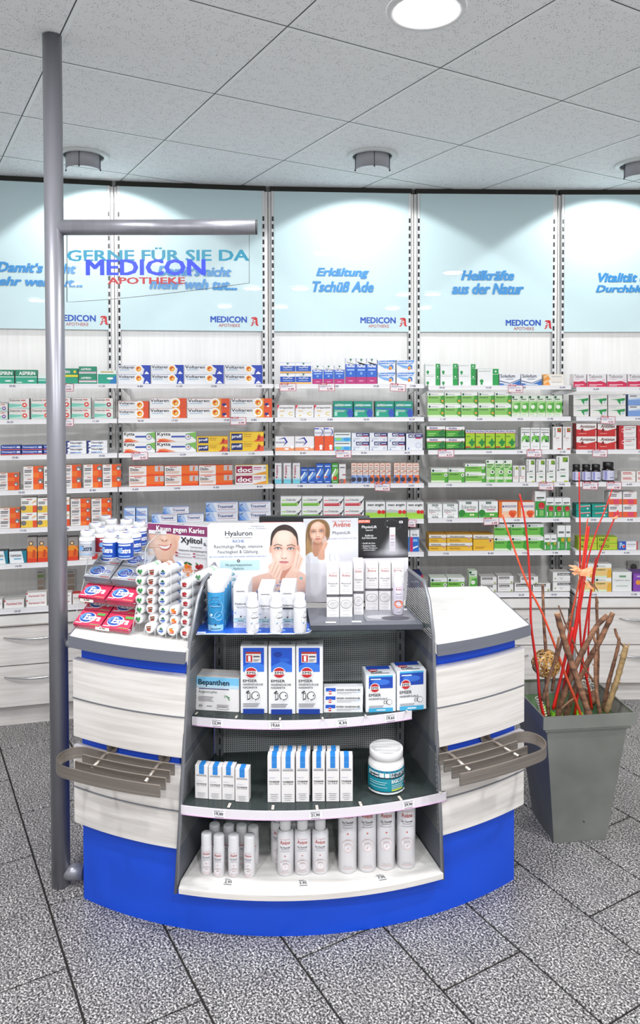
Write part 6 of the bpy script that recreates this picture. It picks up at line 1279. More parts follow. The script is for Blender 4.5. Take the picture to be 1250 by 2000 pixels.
def tube_proto(c1, c2, key):
    mb = MB()
    prof = [(0, -.030), (TUBE_R * .93, -.030), (TUBE_R, -.028), (TUBE_R, -.004), (TUBE_R * .97, -.003)]
    mb.lathe(prof, M('#f4f3f5', .3), 18); cap = mb
    body = MB(); body.lathe([(TUBE_R * .9, -.003), (TUBE_R * .92, .07), (TUBE_R * .92, .072), (0, .072)], M('#e6e6ea', .35), 18)
    body.lathe([(TUBE_R * .925, .044), (TUBE_R * .925, .056)], M(c2, .4), 18, a0=math.pi * .1, a1=math.pi * .9)
    def turn(m):      # lay it down: axis along +y
        m.v = [(x, z, y) for x, y, z in m.v]; m.f = [f[::-1] for f in m.f]; return m
    pic = MB(); e = .0302
    def disc(cx, cz, rx, rz, c, lay): pic.add([(cx + rx * math.cos(a), -e - lay * .0002, cz + rz * math.sin(a)) for a in np.linspace(0, 2 * math.pi, 14, endpoint=False)], [tuple(range(14))], M(c, .4))
    r = TUBE_R
    def leaf(pts, c, lay): pic.add([(x * r, -e - lay * .0002, z * r) for x, z in pts], [tuple(range(len(pts)))], M(c, .4))
    if key == 'mint': leaf([(-.6, -.1), (-.1, -.45), (.1, .1), (-.3, .5)], '#1f7a3c', 0); leaf([(.0, -.3), (.55, -.2), (.6, .35), (.2, .5)], '#3c9a4e', 1); leaf([(-.2, -.5), (.4, -.6), (.2, -.2)], '#14602c', 2)
    elif key == 'zimt': leaf([(-.6, .3), (.5, .55), (.6, .3), (-.5, .0)], '#8a4a2c', 0); leaf([(-.5, -.05), (.6, .2), (.5, -.1), (-.3, -.3)], '#5a2c1c', 1); disc(0, -.35 * r, .5 * r, .22 * r, '#a8442c', 2)
    elif key == 'pfef': leaf([(-.5, .1), (0, .6), (.5, .2), (.1, -.0)], '#2a6a4a', 0); leaf([(-.6, -.1), (.6, .05), (.5, -.25), (-.5, -.35)], '#3a5fb0', 1); leaf([(-.4, -.35), (.4, -.3), (.2, -.55)], '#6f90d0', 2)
    elif key == 'oran': disc(-.15 * r, .1 * r, .4 * r, .4 * r, '#f08a2c', 0); disc(.3 * r, -.1 * r, .28 * r, .28 * r, '#e0702c', 1); leaf([(-.1, .4), (.4, .65), (.3, .35)], '#3c8a3c', 2); leaf([(-.6, -.4), (.6, -.3), (.5, -.5), (-.4, -.55)], '#c9452c', 2)
    else: disc(-.2 * r, .1 * r, .32 * r, .3 * r, '#a8242f', 0); disc(.25 * r, .15 * r, .3 * r, .28 * r, '#c0303a', 1); disc(0, -.3 * r, .5 * r, .16 * r, '#8f1f2a', 2); leaf([(-.2, .4), (.3, .6), (.2, .4)], '#3c8a3c', 3)
    return turn(cap).mesh('tube_cap'), turn(body).mesh('tube_body'), pic.mesh('cap_picture')
TUBES = {'mint': ('green leaf', '#9fc9a8'), 'zimt': ('brown cinnamon', '#c9a08f'), 'pfef': ('blue mint', '#5f7fc0'), 'oran': ('orange fruit', '#f0b070'), 'cran': ('red berry', '#d08a90')}
tcol = [('mint', [(273, 1116), (272, 1135), (273.6, 1153), (271.7, 1172), (271.7, 1190.7), (269.3, 1209)]),
        ('zimt', [(296.4, 1117), (294.7, 1135.5), (294.7, 1154.7), (293.3, 1172.7), (293.3, 1190), (297.6, 1208), (290.4, 1227)]),
        ('pfef', [(318, 1118), (317.3, 1138), (317.3, 1156), (316.8, 1173), (318, 1192.4), (318, 1210.4), (314.4, 1231)]),
        ('oran', [(338.9, 1193.6), (339.6, 1213), (334.8, 1232)]),
        ('cran', [(360, 1142), (360, 1161), (361.9, 1179.3), (362.4, 1198), (360.7, 1215), (360, 1237)]), ('mint', [(386.5, 1127)])]
for ci, (key, caps) in enumerate(tcol):
    cap, body, pic = tube_proto('', TUBES[key][1], key)
    for i, (px, py) in enumerate(caps):
        f = (ci + .5) / 5; base = np.array([RP0[0] + RW * f * math.cos(tang), RP0[1] + RW * f * math.sin(tang)])
        low = (py > 1222)
        Y = base[1] + (.045 if not low else .018) + (.05 if ci == 5 else 0)
        q = atY(px, py, Y - .03)
        o = new('chewing_gum_tube', None, None, (q[0] - .03 * math.sin(tang), q[1] + .03 * math.cos(tang), max(q[2], .8485 + .003 + TUBE_R + .001)), tang)
        lab = 'white capped tube with %s picture, %s' % (TUBES[key][0], ('single one at the far right' if ci == 5 else ['topmost', 'second from top', 'third from top', 'fourth from top', 'fifth from top', 'sixth from top', 'bottom'][i if i < len(caps) - 1 else 6] + ' in the tube rack'))
        tag(o, lab, 'tube', 'tubes with %s picture' % TUBES[key][0])
        new('tube_cap', cap, o); new('tube_body', body, o); new('cap_picture', pic, o)
# ------------------------------------------------------------------ printed display cards (flat colour print painted per vertex)
class Canvas:
    """a printed picture, painted in its own picture units"""
    def __init__(s, w, h, res, bg):
        s.w, s.h = w, h; s.nx, s.ny = int(w * res) + 1, int(h * res) + 1
        s.X, s.Y = np.meshgrid(np.linspace(0, w, s.nx), np.linspace(0, h, s.ny))
        s.c = np.zeros((s.ny, s.nx, 3)); s.c[:] = s.rgb(bg)
    @staticmethod
    def rgb(h):
        if not isinstance(h, str): return np.array(h)
        h = h.lstrip('#'); return np.array([int(h[i:i + 2], 16) / 255 for i in (0, 2, 4)])
    def put(s, m, col, op=1.0):
        m = np.clip(m * op, 0, 1)[..., None]; s.c = s.c * (1 - m) + s.rgb(col) * m
    def ell(s, cx, cy, rx, ry, col, soft=.6, op=1.0, rot=0.0):
        a = math.radians(rot); dx, dy = s.X - cx, s.Y - cy; u, v = dx * math.cos(a) + dy * math.sin(a), -dx * math.sin(a) + dy * math.cos(a)
        d = (np.sqrt((u / rx) ** 2 + (v / ry) ** 2) - 1) * min(rx, ry)
        s.put(np.clip(.5 - d / max(soft, .01), 0, 1), col, op)
    def poly(s, pts, col, soft=.6, op=1.0, smooth=True):
        P = np.array(pts, float)
        if smooth:
            Q = []; n = len(P)
            for i in range(n):
                p0, p1, p2, p3 = P[i - 1], P[i], P[(i + 1) % n], P[(i + 2) % n]
                for t in (0, .25, .5, .75): Q.append(.5 * (2 * p1 + (p2 - p0) * t + (2 * p0 - 5 * p1 + 4 * p2 - p3) * t * t + (3 * p1 - p0 - 3 * p2 + p3) * t ** 3))
            P = np.array(Q)
        ins = np.zeros(s.X.shape, bool); dist = np.full(s.X.shape, 1e9)
        for i in range(len(P)):
            a, b = P[i - 1], P[i]; d = b - a; L2 = max(d @ d, 1e-9)
            t = np.clip(((s.X - a[0]) * d[0] + (s.Y - a[1]) * d[1]) / L2, 0, 1)
            dist = np.minimum(dist, (s.X - a[0] - t * d[0]) ** 2 + (s.Y - a[1] - t * d[1]) ** 2)
            with np.errstate(divide='ignore', invalid='ignore'):
                ins ^= ((a[1] > s.Y) != (b[1] > s.Y)) & (s.X < (b[0] - a[0]) * (s.Y - a[1]) / (b[1] - a[1]) + a[0])
        d = np.sqrt(dist) * np.where(ins, -1, 1)
        s.put(np.clip(.5 - d / soft, 0, 1), col, op)
    def line(s, pts, wd, col, op=1.0, soft=.5):
        P = np.array(pts, float); dist = np.full(s.X.shape, 1e9)
        for a, b in zip(P, P[1:]):
            d = b - a; t = np.clip(((s.X - a[0]) * d[0] + (s.Y - a[1]) * d[1]) / max(d @ d, 1e-9), 0, 1)
            dist = np.minimum(dist, (s.X - a[0] - t * d[0]) ** 2 + (s.Y - a[1] - t * d[1]) ** 2)
        s.put(np.clip(.5 - (np.sqrt(dist) - wd / 2) / soft, 0, 1), col, op)
    def rect(s, x0, y0, x1, y1, col, op=1.0): s.put(((s.X >= x0) & (s.X <= x1) & (s.Y >= y0) & (s.Y <= y1)).astype(float), col, op)
    def mesh(s, name, W, Hh, y=-.0004, keep=None):
        """grid on the plane y, x right, z up; picture y runs down"""
        vs = np.stack([s.X / s.w * W, np.full(s.X.shape, y), (1 - s.Y / s.h) * Hh], -1).reshape(-1, 3)
        idx = np.arange(s.nx * s.ny).reshape(s.ny, s.nx)
        q = np.stack([idx[1:, :-1], idx[1:, 1:], idx[:-1, 1:], idx[:-1, :-1]], -1).reshape(-1, 4)
        if keep is not None:
            cx, cy = (s.X[:-1, :-1] + s.X[1:, 1:]) / 2, (s.Y[:-1, :-1] + s.Y[1:, 1:]) / 2
            q = q[keep(cx, cy).reshape(-1)]
        me = bpy.data.meshes.new(name)
        me.from_pydata(vs.tolist(), [], q.tolist())
        ca = me.color_attributes.new('print', 'FLOAT_COLOR', 'POINT')
        c = np.clip(s.c, 0, 1).reshape(-1, 3); c = np.where(c <= .04045, c / 12.92, ((c + .055) / 1.055) ** 2.4)
        ca.data.foreach_set('color', np.concatenate([c * ALB, np.ones((len(c), 1))], 1).ravel().astype(np.float32))
        me.materials.append(PRINTM); return me
PRINTM, N, L, b = nodes('offset_print')
at = N.new('ShaderNodeVertexColor'); at.layer_name = 'print'
L.new(at.outputs[0], b.inputs['Base Color']); b.inputs['Roughness'].default_value = .35

def face(cv, cx, cy, w, h, skin, shade, lip, brow, eye, tilt=0.0, light='#f7e2d6'):
    """front view of a face: shaded oval, brows, eyes on the middle line, nose, mouth; w, h are half sizes"""
    a = math.radians(tilt)
    def R(x, y): return (cx + (x * w) * math.cos(a) - (y * h) * math.sin(a), cy + (x * w) * math.sin(a) + (y * h) * math.cos(a))
    cv.poly([R(*p) for p in ((-.86, -.35), (-.66, -.80), (0, -.98), (.66, -.80), (.86, -.35), (.87, .1), (.76, .48), (.46, .84), (.12, 1.0), (-.12, 1.0), (-.46, .84), (-.76, .48), (-.87, .1))], skin)
    e = lambda x, y, rx, ry, c, so, op: cv.ell(*R(x, y), rx * w, ry * h, c, so * w, op, tilt)
    e(.72, .2, .26, .7, shade, .5, .5); e(-.76, .22, .2, .6, shade, .4, .35); e(0, .9, .5, .14, shade, .4, .3)
    e(-.05, -.55, .5, .26, light, .5, .5); e(-.42, .36, .26, .18, light, .4, .5); e(.36, .36, .22, .16, light, .4, .4); e(0, .2, .08, .26, light, .2, .55)
    for sx in (-1, 1):
        x = .43 * sx
        e(x, -.02, .27, .10, shade, .25, .6)
        cv.line([R(x + .27 * sx, -.13), R(x + .05 * sx, -.20), R(x - .24 * sx, -.15)], .05 * w, brow, .85, .05 * w)
        cv.poly([R(x - .21, .005), R(x, -.055), R(x + .21, .005), R(x, .05)], '#e6dedb', .05 * w)
        e(x, -.005, .085, .050, eye, .04, 1); e(x, -.005, .045, .028, '#17161a', .03, 1); e(x + .03, -.02, .018, .012, '#ffffff', .02, 1)
        cv.line([R(x - .23, .008), R(x - .1, -.05), R(x + .1, -.052), R(x + .24, .002)], .05 * w, '#33272a', .95, .04 * w)
        cv.line([R(x - .18, .03), R(x, .055), R(x + .2, .02)], .025 * w, shade, .8, .05 * w)
    cv.line([R(-.13, -.08), R(-.11, .2), R(-.19, .40)], .04 * w, shade, .45, .14 * w)
    cv.line([R(-.17, .44), R(0, .485), R(.17, .44)], .05 * w, shade, .9, .08 * w); e(-.1, .45, .04, .02, '#7a4a40', .03, .8); e(.1, .45, .04, .02, '#7a4a40', .03, .8)
    cv.poly([R(-.32, .622), R(-.1, .575), R(0, .59), R(.1, .575), R(.32, .622), (R(.12, .70)), R(-.12, .70)], lip, .05 * w)
    cv.line([R(-.30, .624), R(0, .635), R(.30, .624)], .03 * w, '#8f4448', .9, .04 * w); e(0, .672, .13, .018, '#f0c4c0', .06, .6)
    return R
def card(name, label, x0, x1, yt, yb, Y0, Y1, mats=None):
    """upright card between two picture columns; left edge at depth Y0, right edge at Y1"""
    p0, p1 = atY(x0, yb, Y0), atY(x1, yb, Y1); wd = math.dist(p0[:2], p1[:2]); rz = math.atan2(p1[1] - p0[1], p1[0] - p0[0])
    zt = atY(x0, yt, Y0)[2]
    o = thing(name, label, 'display card', (p0[0], p0[1], p0[2]), rz)
    return o, wd, zt - p0[2]
# --- moisturiser board: units are photograph pixels inside the card
o, wd, hh = card('portrait_display_card', 'white display card with round corners, portrait of a dark-haired woman and blue lettering', 406, 597, 1022, 1188, 2.452, 2.470)
p = atz(406, 1190, TT + .0005); o.location = (o.location[0], o.location[1], TT + .0046); hh = atY(406, 1022, 2.452)[2] - TT - .0046
CW, CHh = 191.0, 168.0
cvs = Canvas(CW, CHh, 1.7, '#f2f2f5')
cvs.rect(24, 71.5, 101, 91, '#c3e3e8')
for x, y in ((13, 82), (2, 94), (48, 98), (50, 108), (45, 122), (182, 108), (178, 120), (186, 130)): cvs.ell(x, y, 4.4, 3, '#5f9aa8', .8, .9); cvs.ell(x - .8, y - .6, 2.8, 1.8, '#cfeaf0', .8, .9)
cvs.poly([(76, 168), (79, 114), (92, 103), (114, 97), (130, 92), (150, 100), (168, 92), (186, 98), (192, 110), (192, 168)], '#e6bfae')                       # shoulders
cvs.ell(150, 138, 44, 16, '#f0d3c4', 14, .7); cvs.ell(98, 128, 14, 16, '#cf9a88', 12, .45); cvs.ell(184, 124, 12, 14, '#cf9a88', 12, .4)
cvs.poly([(130, 84), (168, 84), (170, 108), (128, 108)], '#c98f7c', 6)                                                                              # neck in shade
cvs.poly([(70, 168), (84, 150), (112, 142), (150, 148), (192, 140), (192, 168)], '#2f55a8', 22, .85)                                                # blue splash
for k in range(26):
    rx, ry = random.Random(k).random(), random.Random(k + 99).random()
    cvs.ell(80 + 60 * rx + 12 * ry, 134 - 26 * rx + 22 * ry, 1.6 + 1.8 * ry, 1.2 + 1.2 * rx, '#2c4f94', .8, .8); cvs.ell(79.5 + 60 * rx + 12 * ry, 133.5 - 26 * rx + 22 * ry, .8 + ry, .6 + rx, '#c9dcf2', .7, .8)
cvs.poly([(124.5, 50), (122.5, 34), (125.5, 19), (136, 8), (151, 4), (165, 9), (174, 20), (176.5, 36), (175, 52), (150, 48)], '#3c2e2d')   # hair pulled back
cvs.ell(177, 52, 3, 8, '#dba792', 1.2); cvs.ell(122.5, 52, 2.6, 7, '#dba792', 1.2)
face(cvs, 149.5, 50.5, 29.0, 41.0, '#eecbba', '#c18a74', '#cc7a80', '#46332d', '#7d9fb4', 2)
cvs.poly([(125, 44), (123, 30), (128.5, 15), (150, 5), (170, 14), (176, 30), (175, 44), (172.5, 30), (163, 19), (150, 15), (136, 18), (127, 31)], '#3a2d2c', 1.4)
cvs.line([(138, 10), (132, 18), (127, 28)], 1.2, '#6a5048', .6); cvs.line([(152, 8), (162, 14), (169, 26)], 1.2, '#6a5048', .6)
cvs.poly([(123, 100), (118, 84), (128, 76), (131, 70), (134, 74), (132, 84), (138, 80), (142, 92), (140, 112), (130, 116)], '#e9c0ac', 1)              # left hand, fingers up along the jaw
for a_, b_ in (((121, 96), (130, 73)), ((126, 99), (135, 79)), ((131, 104), (140, 86)), ((137, 108), (143, 93))): cvs.line([a_, b_], 5.2, '#efcdbb', 1, 1.2)
for a_, b_ in (((124.5, 96), (132, 77)), ((129.5, 100), (137, 83)), ((135, 105), (142, 91))): cvs.line([a_, b_], .8, '#b9806c', .8, .7)
cvs.poly([(152, 116), (150, 106), (158, 94), (166, 80), (171, 64), (175, 54), (179, 60), (178, 74), (184, 66), (186, 74), (180, 88), (174, 102), (168, 116)], '#eac3b0', 1)
for a_, b_ in (((168, 92), (175, 56)), ((173, 92), (180.5, 64)), ((176, 94), (184.5, 71))): cvs.line([a_, b_], 4.8, '#efcdbb', 1, 1.2)
for a_, b_ in (((171.5, 88), (178, 62)), ((176, 88), (183, 70))): cvs.line([a_, b_], .8, '#b9806c', .8, .7)
cvs.ell(182, 108, 3.2, 2.6, '#7fb0bc', .8, .9)
def rnd(cx, cy):
    r = 9.0; k = np.ones(cx.shape, bool)
    for ax in (r, CW - r): k &= ~((cy < r) & ((cx < r) if ax == r else (cx > CW - r)) & ((cx - ax) ** 2 + (cy - r) ** 2 > r * r))
    return k
new('portrait_print', cvs.mesh('portrait_print', wd, hh, -.0006, rnd), o)
mb = MB(); r = 9.0 / CW * wd; poly_ = [(0, 0), (wd, 0)] + [(wd - r + r * math.cos(a), hh - r + r * math.sin(a)) for a in np.linspace(0, math.pi / 2, 8)] + [(r - r * math.sin(a), hh - r + r * math.cos(a)) for a in np.linspace(0, math.pi / 2, 8)]
n = len(poly_); mb.add([(x, -.0003, z) for x, z in poly_] + [(x, .002, z) for x, z in poly_], [tuple(range(n)), tuple(range(2 * n - 1, n - 1, -1))] + [(k, n + k, n + (k + 1) % n, (k + 1) % n) for k in range(n)], M('#eef0f4', .4)); mb.obj('card_board', o)
def P_(x0, y0, x1, y1): return (x0 / CW, 1 - y1 / CHh, x1 / CW, 1 - y0 / CHh)
ft = lambda x, z, e: (x, -.0007 - e, z)
print_mb([T_('Hyaluron', *P_(34, 15, 87, 27.5), '#34383f', .016), R_(*P_(34, 28, 42, 28.6), '#34383f'), R_(*P_(46, 28.4, 86, 29), '#34383f'), T_('RICHE', *P_(49, 32, 71, 37.5), '#5a7fb8', .012),
          T_('Reichhaltige Pflege, intensive', *P_(13, 41.5, 107, 50), '#55585f', .004), T_('Feuchtigkeit & Gl\u00e4ttung.', *P_(20, 51.5, 99, 60), '#55585f', .004), T_('BEI TROCKENER BIS SEHR TROCKENER, EMPFINDLICHER HAUT', *P_(4, 63, 115, 65.8), '#6f8fc4', .012),
          C_(60 / CW, 1 - 72.3 / CHh, 2.8 / CHh, '#2b2d33', 16), R_(*P_(58.6, 71.9, 61.4, 72.7), '#ffffff'), R_(*P_(59.6, 70.9, 60.4, 73.7), '#ffffff'), T_('Mit pharmazeutischem', *P_(35, 77.5, 86, 83.5), '#55686f', .006), T_('Hyaluron', *P_(50, 84.5, 70, 90), '#55686f', .006),
          T_('medipharma', *P_(84, 4.5, 110, 8.5), '#6a6d74', .008), T_('cosmetics', *P_(94, 8.8, 115, 12), '#6a6d74', .008), Q_([(78 / CW, 1 - 10.5 / CHh), (84 / CW, 1 - 8.6 / CHh), (92 / CW, 1 - 11 / CHh), (84 / CW, 1 - 11.4 / CHh)], '#6a6d74')], wd, hh, ft).obj('card_lettering', o)
# --- serum display: silver-grey left half with portrait, black right half with bottle picture
o, wd, hh = card('serum_display_card', 'tall display card, half fair-haired woman on grey, half black with a bottle', 593, 797, 1013, 1186, 2.505, 2.535)
o.location = (o.location[0], o.location[1], TT + .017); hh = atY(593, 1013.5, 2.505)[2] - TT - .017
CW, CHh = 204.0, 176.0
cv2 = Canvas(CW, CHh, 1.6, '#e9e6ec')
cv2.rect(0, 0, 106, 88.5, '#d3d5dc'); cv2.ell(70, 60, 50, 34, '#e8e8ee', 40, .9)
cv2.poly([(4, 88), (3, 50), (6, 22), (14, 6), (28, 1), (42, 4), (50, 16), (51, 34), (46, 46), (40, 34), (20, 30), (16, 60), (20, 88)], '#8a6a4c', 1.5)     # hair
cv2.poly([(3, 88), (4, 56), (10, 40), (16, 60), (22, 78), (20, 88)], '#c9a06a', 5, .8); cv2.line([(12, 10), (8, 30), (7, 60)], 2, '#d2b083', .6, 2); cv2.line([(20, 6), (13, 22), (11, 44)], 1.6, '#5f4530', .5, 2)
cv2.poly([(19, 46), (36, 48), (36, 74), (26, 80), (18, 74)], '#c99378', 2); cv2.ell(27, 52, 9, 4, '#a8745c', 5, .6)
cv2.poly([(0, 92), (4, 78), (16, 70), (22, 80), (34, 76), (46, 66), (58, 68), (66, 78), (66, 92)], '#eef0f6', 1.5); cv2.line([(48, 72), (44, 82), (46, 90)], .9, '#b9bccb', .8); cv2.line([(58, 74), (60, 90)], .9, '#b9bccb', .8); cv2.line([(8, 78), (12, 90)], .9, '#c4c6d2', .8)
face(cv2, 27.0, 27.0, 17.6, 24.5, '#dfb096', '#a8705a', '#b9605c', '#5a4030', '#4f5d66', -3)
cv2.poly([(9, 40), (8, 14), (20, 3), (34, 3), (46, 14), (48, 40), (43.5, 32), (42, 16), (34, 8), (26, 6), (16, 13), (12, 28)], '#80603f', 1.5)
cv2.line([(30, 5), (40, 12), (45, 28)], 1.2, '#b08a5c', .7, 1.2)
cv2.poly([(28, 84), (30, 70), (36, 58), (41, 46), (44, 46), (43, 58), (41, 70), (40, 86)], '#d9a68e', 1); cv2.line([(38, 62), (43.5, 47)], 3, '#e2b49c', 1, 1); cv2.line([(40, 66), (46, 52)], 2.6, '#e2b49c', 1, 1); cv2.line([(41, 62), (45, 50)], .6, '#9a6552', .7)
cv2.poly([(44, 90), (46, 72), (56, 68), (66, 76), (67, 90)], '#f1f2f8', 1.2); cv2.line([(52, 74), (50, 82), (52, 89)], .8, '#8a8fa8', .8); cv2.line([(60, 76), (61, 88)], .8, '#b9bccb', .8)
cv2.rect(106, 0, 204, 85.5, '#222225')
cv2.poly([(150, 74), (164, 44), (170, 28), (174, 28), (180, 44), (196, 74)], '#8a8a90', 12, .8); cv2.ell(172, 76, 34, 7, '#b9b9c0', 10, .8); cv2.poly([(160, 74), (168, 44), (172, 30), (178, 46), (184, 74)], '#d9d9de', 9, .6)
cv2.line([(166, 22), (158, 16), (160, 6), (172, 4), (186, 10), (190, 20), (180, 26)], .5, '#77777d', .8); cv2.ell(163, 20, .9, .9, '#ffffff', .6); cv2.ell(163, 7, .8, .8, '#ffffff', .6)
cv2.rect(167.5, 21, 178.5, 35, '#f1f0f3'); cv2.rect(167.5, 35, 178.5, 72, '#d9d3dd'); cv2.rect(169, 22, 170.5, 34, '#c9c8ce'); cv2.rect(169, 38, 177, 40, '#c9736a'); cv2.rect(169, 45, 177, 46, '#8a8a94'); cv2.rect(169, 52, 177, 54, '#9a9aa4'); cv2.rect(169, 58, 176, 59, '#9a9aa4')
new('serum_print', cv2.mesh('serum_print', wd, hh, -.0006), o)
mb = MB(); mb.box(0, wd, -.0003, .003, 0, hh, M('#e2e0e6', .4)); mb.obj('card_board', o)
print_mb([T_('EAU THERMALE', *P_(56, 4.5, 92, 7.5), '#cf6f60', .01), T_('Av\u00e8ne', *P_(57, 7.5, 91, 18), '#c9553f', .014), T_('PhysioLift', *P_(56, 27, 91, 35), '#5a5c66', .008), T_('Aktiv gegen die Zeichen der Zeit', *P_(46, 40, 103, 44.5), '#b3b3be', .004),
          R_(*P_(106, 4, 129, 10.5), '#e8705c'), T_('JETZT NEU', *P_(107.5, 5.5, 127.5, 9), '#ffffff', .015), T_('PhysioLift', *P_(113, 16, 142, 23.5), '#f0f0f3', .014), T_('NACHT', *P_(121, 24.5, 135, 27.5), '#e0e0e5', .02), T_('Straffender', *P_(119, 35, 136, 39), '#e6e6ea', .015), T_('Anti-Falten-Balsam', *P_(113, 40, 142, 44), '#e6e6ea', .015),
          T_('\u2022 Strafft die Haut', *P_(113, 51.5, 139, 55), '#e6e6ea', .015), T_('\u2022 Reduziert Falten', *P_(113, 57, 140, 60.5), '#e6e6ea', .015), T_('\u2022 Mildert M\u00fcdigkeits-', *P_(113, 62, 144, 65.5), '#e6e6ea', .015), T_('erscheinungen', *P_(116, 66, 139, 69.5), '#e6e6ea', .015), R_(*P_(186, 7, 193, 12), '#e0e0e5'), R_(*P_(187.5, 8.6, 191.5, 10.4), '#55555a')], wd, hh, ft).obj('card_lettering', o)
# --- xylitol header card behind the tube rack
X0, X1, YA, YB = 289, 405.5, 2.575, 2.500
o, wd, hh = card('header_card', 'white header card with purple band and a smiling mouth, behind the tube rack', X0, X1, 1021, 1140, YA, YB)
zb = .85; p0 = atY(X0, 1100, YA); o.location = (p0[0], p0[1], zb); hh = atY(X0, 1021, YA)[2] - zb
CW = 117.0; CHh = CW * hh / wd
cv3 = Canvas(CW, CHh, 1.9, '#efeef2')
cv3.rect(0, 1.0, CW, 18, '#8f3a6c')
cv3.poly([(14, 90), (12, 68), (14, 60), (12, 46), (6, 34), (4, 18), (58, 18), (60, 28), (57, 44), (50, 56), (54, 68), (60, 90)], '#e9b79e', 1)      # neck and lower face
cv3.poly([(5, 34), (4, 18), (60, 18), (61, 30), (57, 46), (46, 60), (32, 66), (20, 60), (10, 46)], '#efc4ac', 1.2)
cv3.ell(32, 68, 18, 4, '#c98a72', 6, .7); cv3.ell(54, 38, 6, 14, '#d59c84', 6, .5); cv3.ell(20, 40, 9, 8, '#f8dccb', 8, .7); cv3.ell(46, 36, 6, 6, '#f8dccb', 6, .6); cv3.ell(33, 24, 5, 6, '#f8dccb', 5, .7)
cv3.line([(26, 27), (29, 30), (33, 31), (37, 30), (40, 27)], 1.2, '#c08a74', .8, 1.2); cv3.ell(30, 29, 1.5, .9, '#8f5a48', .8); cv3.ell(36.5, 29, 1.5, .9, '#8f5a48', .8)
cv3.poly([(20, 37), (28, 37.5), (34, 38), (42, 36.5), (48, 33.5), (45, 41), (38, 46), (30, 46), (23, 42)], '#c9635c', .9)
cv3.poly([(22, 38.5), (30, 39), (36, 39), (45, 36.5), (42, 41), (37, 43.5), (30, 43.5), (25, 41.5)], '#fbf8f5', .7)
for x in (26.5, 30, 33.5, 37, 40.3): cv3.line([(x, 39), (x, 43)], .35, '#d2c4bd', .8, .4)
cv3.line([(47, 30), (50, 36), (48, 42)], .9, '#c98a72', .6, 1)
cv3.poly([(0, 42), (0, 36), (14, 36), (24, 38.5), (24, 41.5), (14, 43), (4, 46)], '#f0c7b0', .9); cv3.line([(1, 44), (14, 42.8), (23, 41.5)], .7, '#bf846e', .8)
cv3.poly([(0, 54), (4, 52), (10, 58), (12, 68), (8, 76), (4, 66), (0, 62)], '#eabfa6', 1); cv3.line([(1, 55), (6, 60), (9, 70)], .7, '#bf846e', .8)
zb_ = 76.5
for i, (c1, c2, kind) in enumerate([('#3c9a4a', '#2f8a3c', 0), ('#a8323a', '#5a2c1c', 1), ('#3f68b4', '#2f7a4a', 2), ('#ee8a34', '#ee8a34', 3), ('#8f1f2c', '#a8242f', 4)]):
    x = 1 + 22.6 * i
    cv3.rect(x, zb_ - .4, x + 20, zb_ + 5.6, c1); cv3.poly([(x + 8, zb_ + 5.5), (x + 13, zb_ + 5.5), (x + 13, zb_ + 8), (x + 16, zb_ + 8), (x + 10.5, zb_ + 13), (x + 5, zb_ + 8), (x + 8, zb_ + 8)], c1, .5, 1, False)
    if kind in (0, 2):
        cv3.ell(x + 7, zb_ - 5, 6, 2.6, c2, .7, 1, 35); cv3.ell(x + 13, zb_ - 4.5, 6, 2.8, '#4fae58', .7, 1, -35); cv3.ell(x + 10, zb_ - 3, 7, 3, '#2c8a40', .7)
    elif kind == 1:
        cv3.line([(x + 4, zb_ - 9), (x + 16, zb_ - 1)], 2.4, '#6a3420', 1); cv3.line([(x + 3, zb_ - 5), (x + 15, zb_ - 5)], 2.2, '#8a4a2c', 1); cv3.ell(x + 12, zb_ - 3, 4, 2.6, '#a83a34', .7)
    elif kind == 3:
        cv3.ell(x + 8, zb_ - 5, 5, 5, '#ee8a34', .7); cv3.ell(x + 14, zb_ - 3.4, 4, 4, '#e0702c', .7); cv3.ell(x + 6, zb_ - 11, 4.5, 1.8, '#3a6a3a', .7, 1, -20); cv3.ell(x + 14, zb_ - 10, 4.5, 1.8, '#2f5a34', .7, 1, 20)
    else:
        cv3.ell(x + 6, zb_ - 6, 4, 4, '#a8242f', .7); cv3.ell(x + 13, zb_ - 6.5, 4.4, 4.4, '#b8303a', .7); cv3.ell(x + 10, zb_ - 2.6, 4, 3.4, '#8f1f2a', .7); cv3.ell(x + 5, zb_ - 11, 3, 1.2, '#3c8a3c', .6, 1, 30)
cv3.rect(113, zb_ - .4, 117, zb_ + 5, '#7fae3c')
new('mouth_print', cv3.mesh('mouth_print', wd, hh, -.0006), o)
mb = MB(); mb.box(0, wd, -.0003, .002, 0, hh, M('#e6e4e8', .4)); mb.obj('card_board', o)
mb = MB(); mb.box(wd * .02, wd * .32, -.0022, -.0006, hh * (1 - 18.5 / CHh), hh * (1 - 12.2 / CHh), M('#f3f1f0', .4)); mb.obj('price_strip', o)
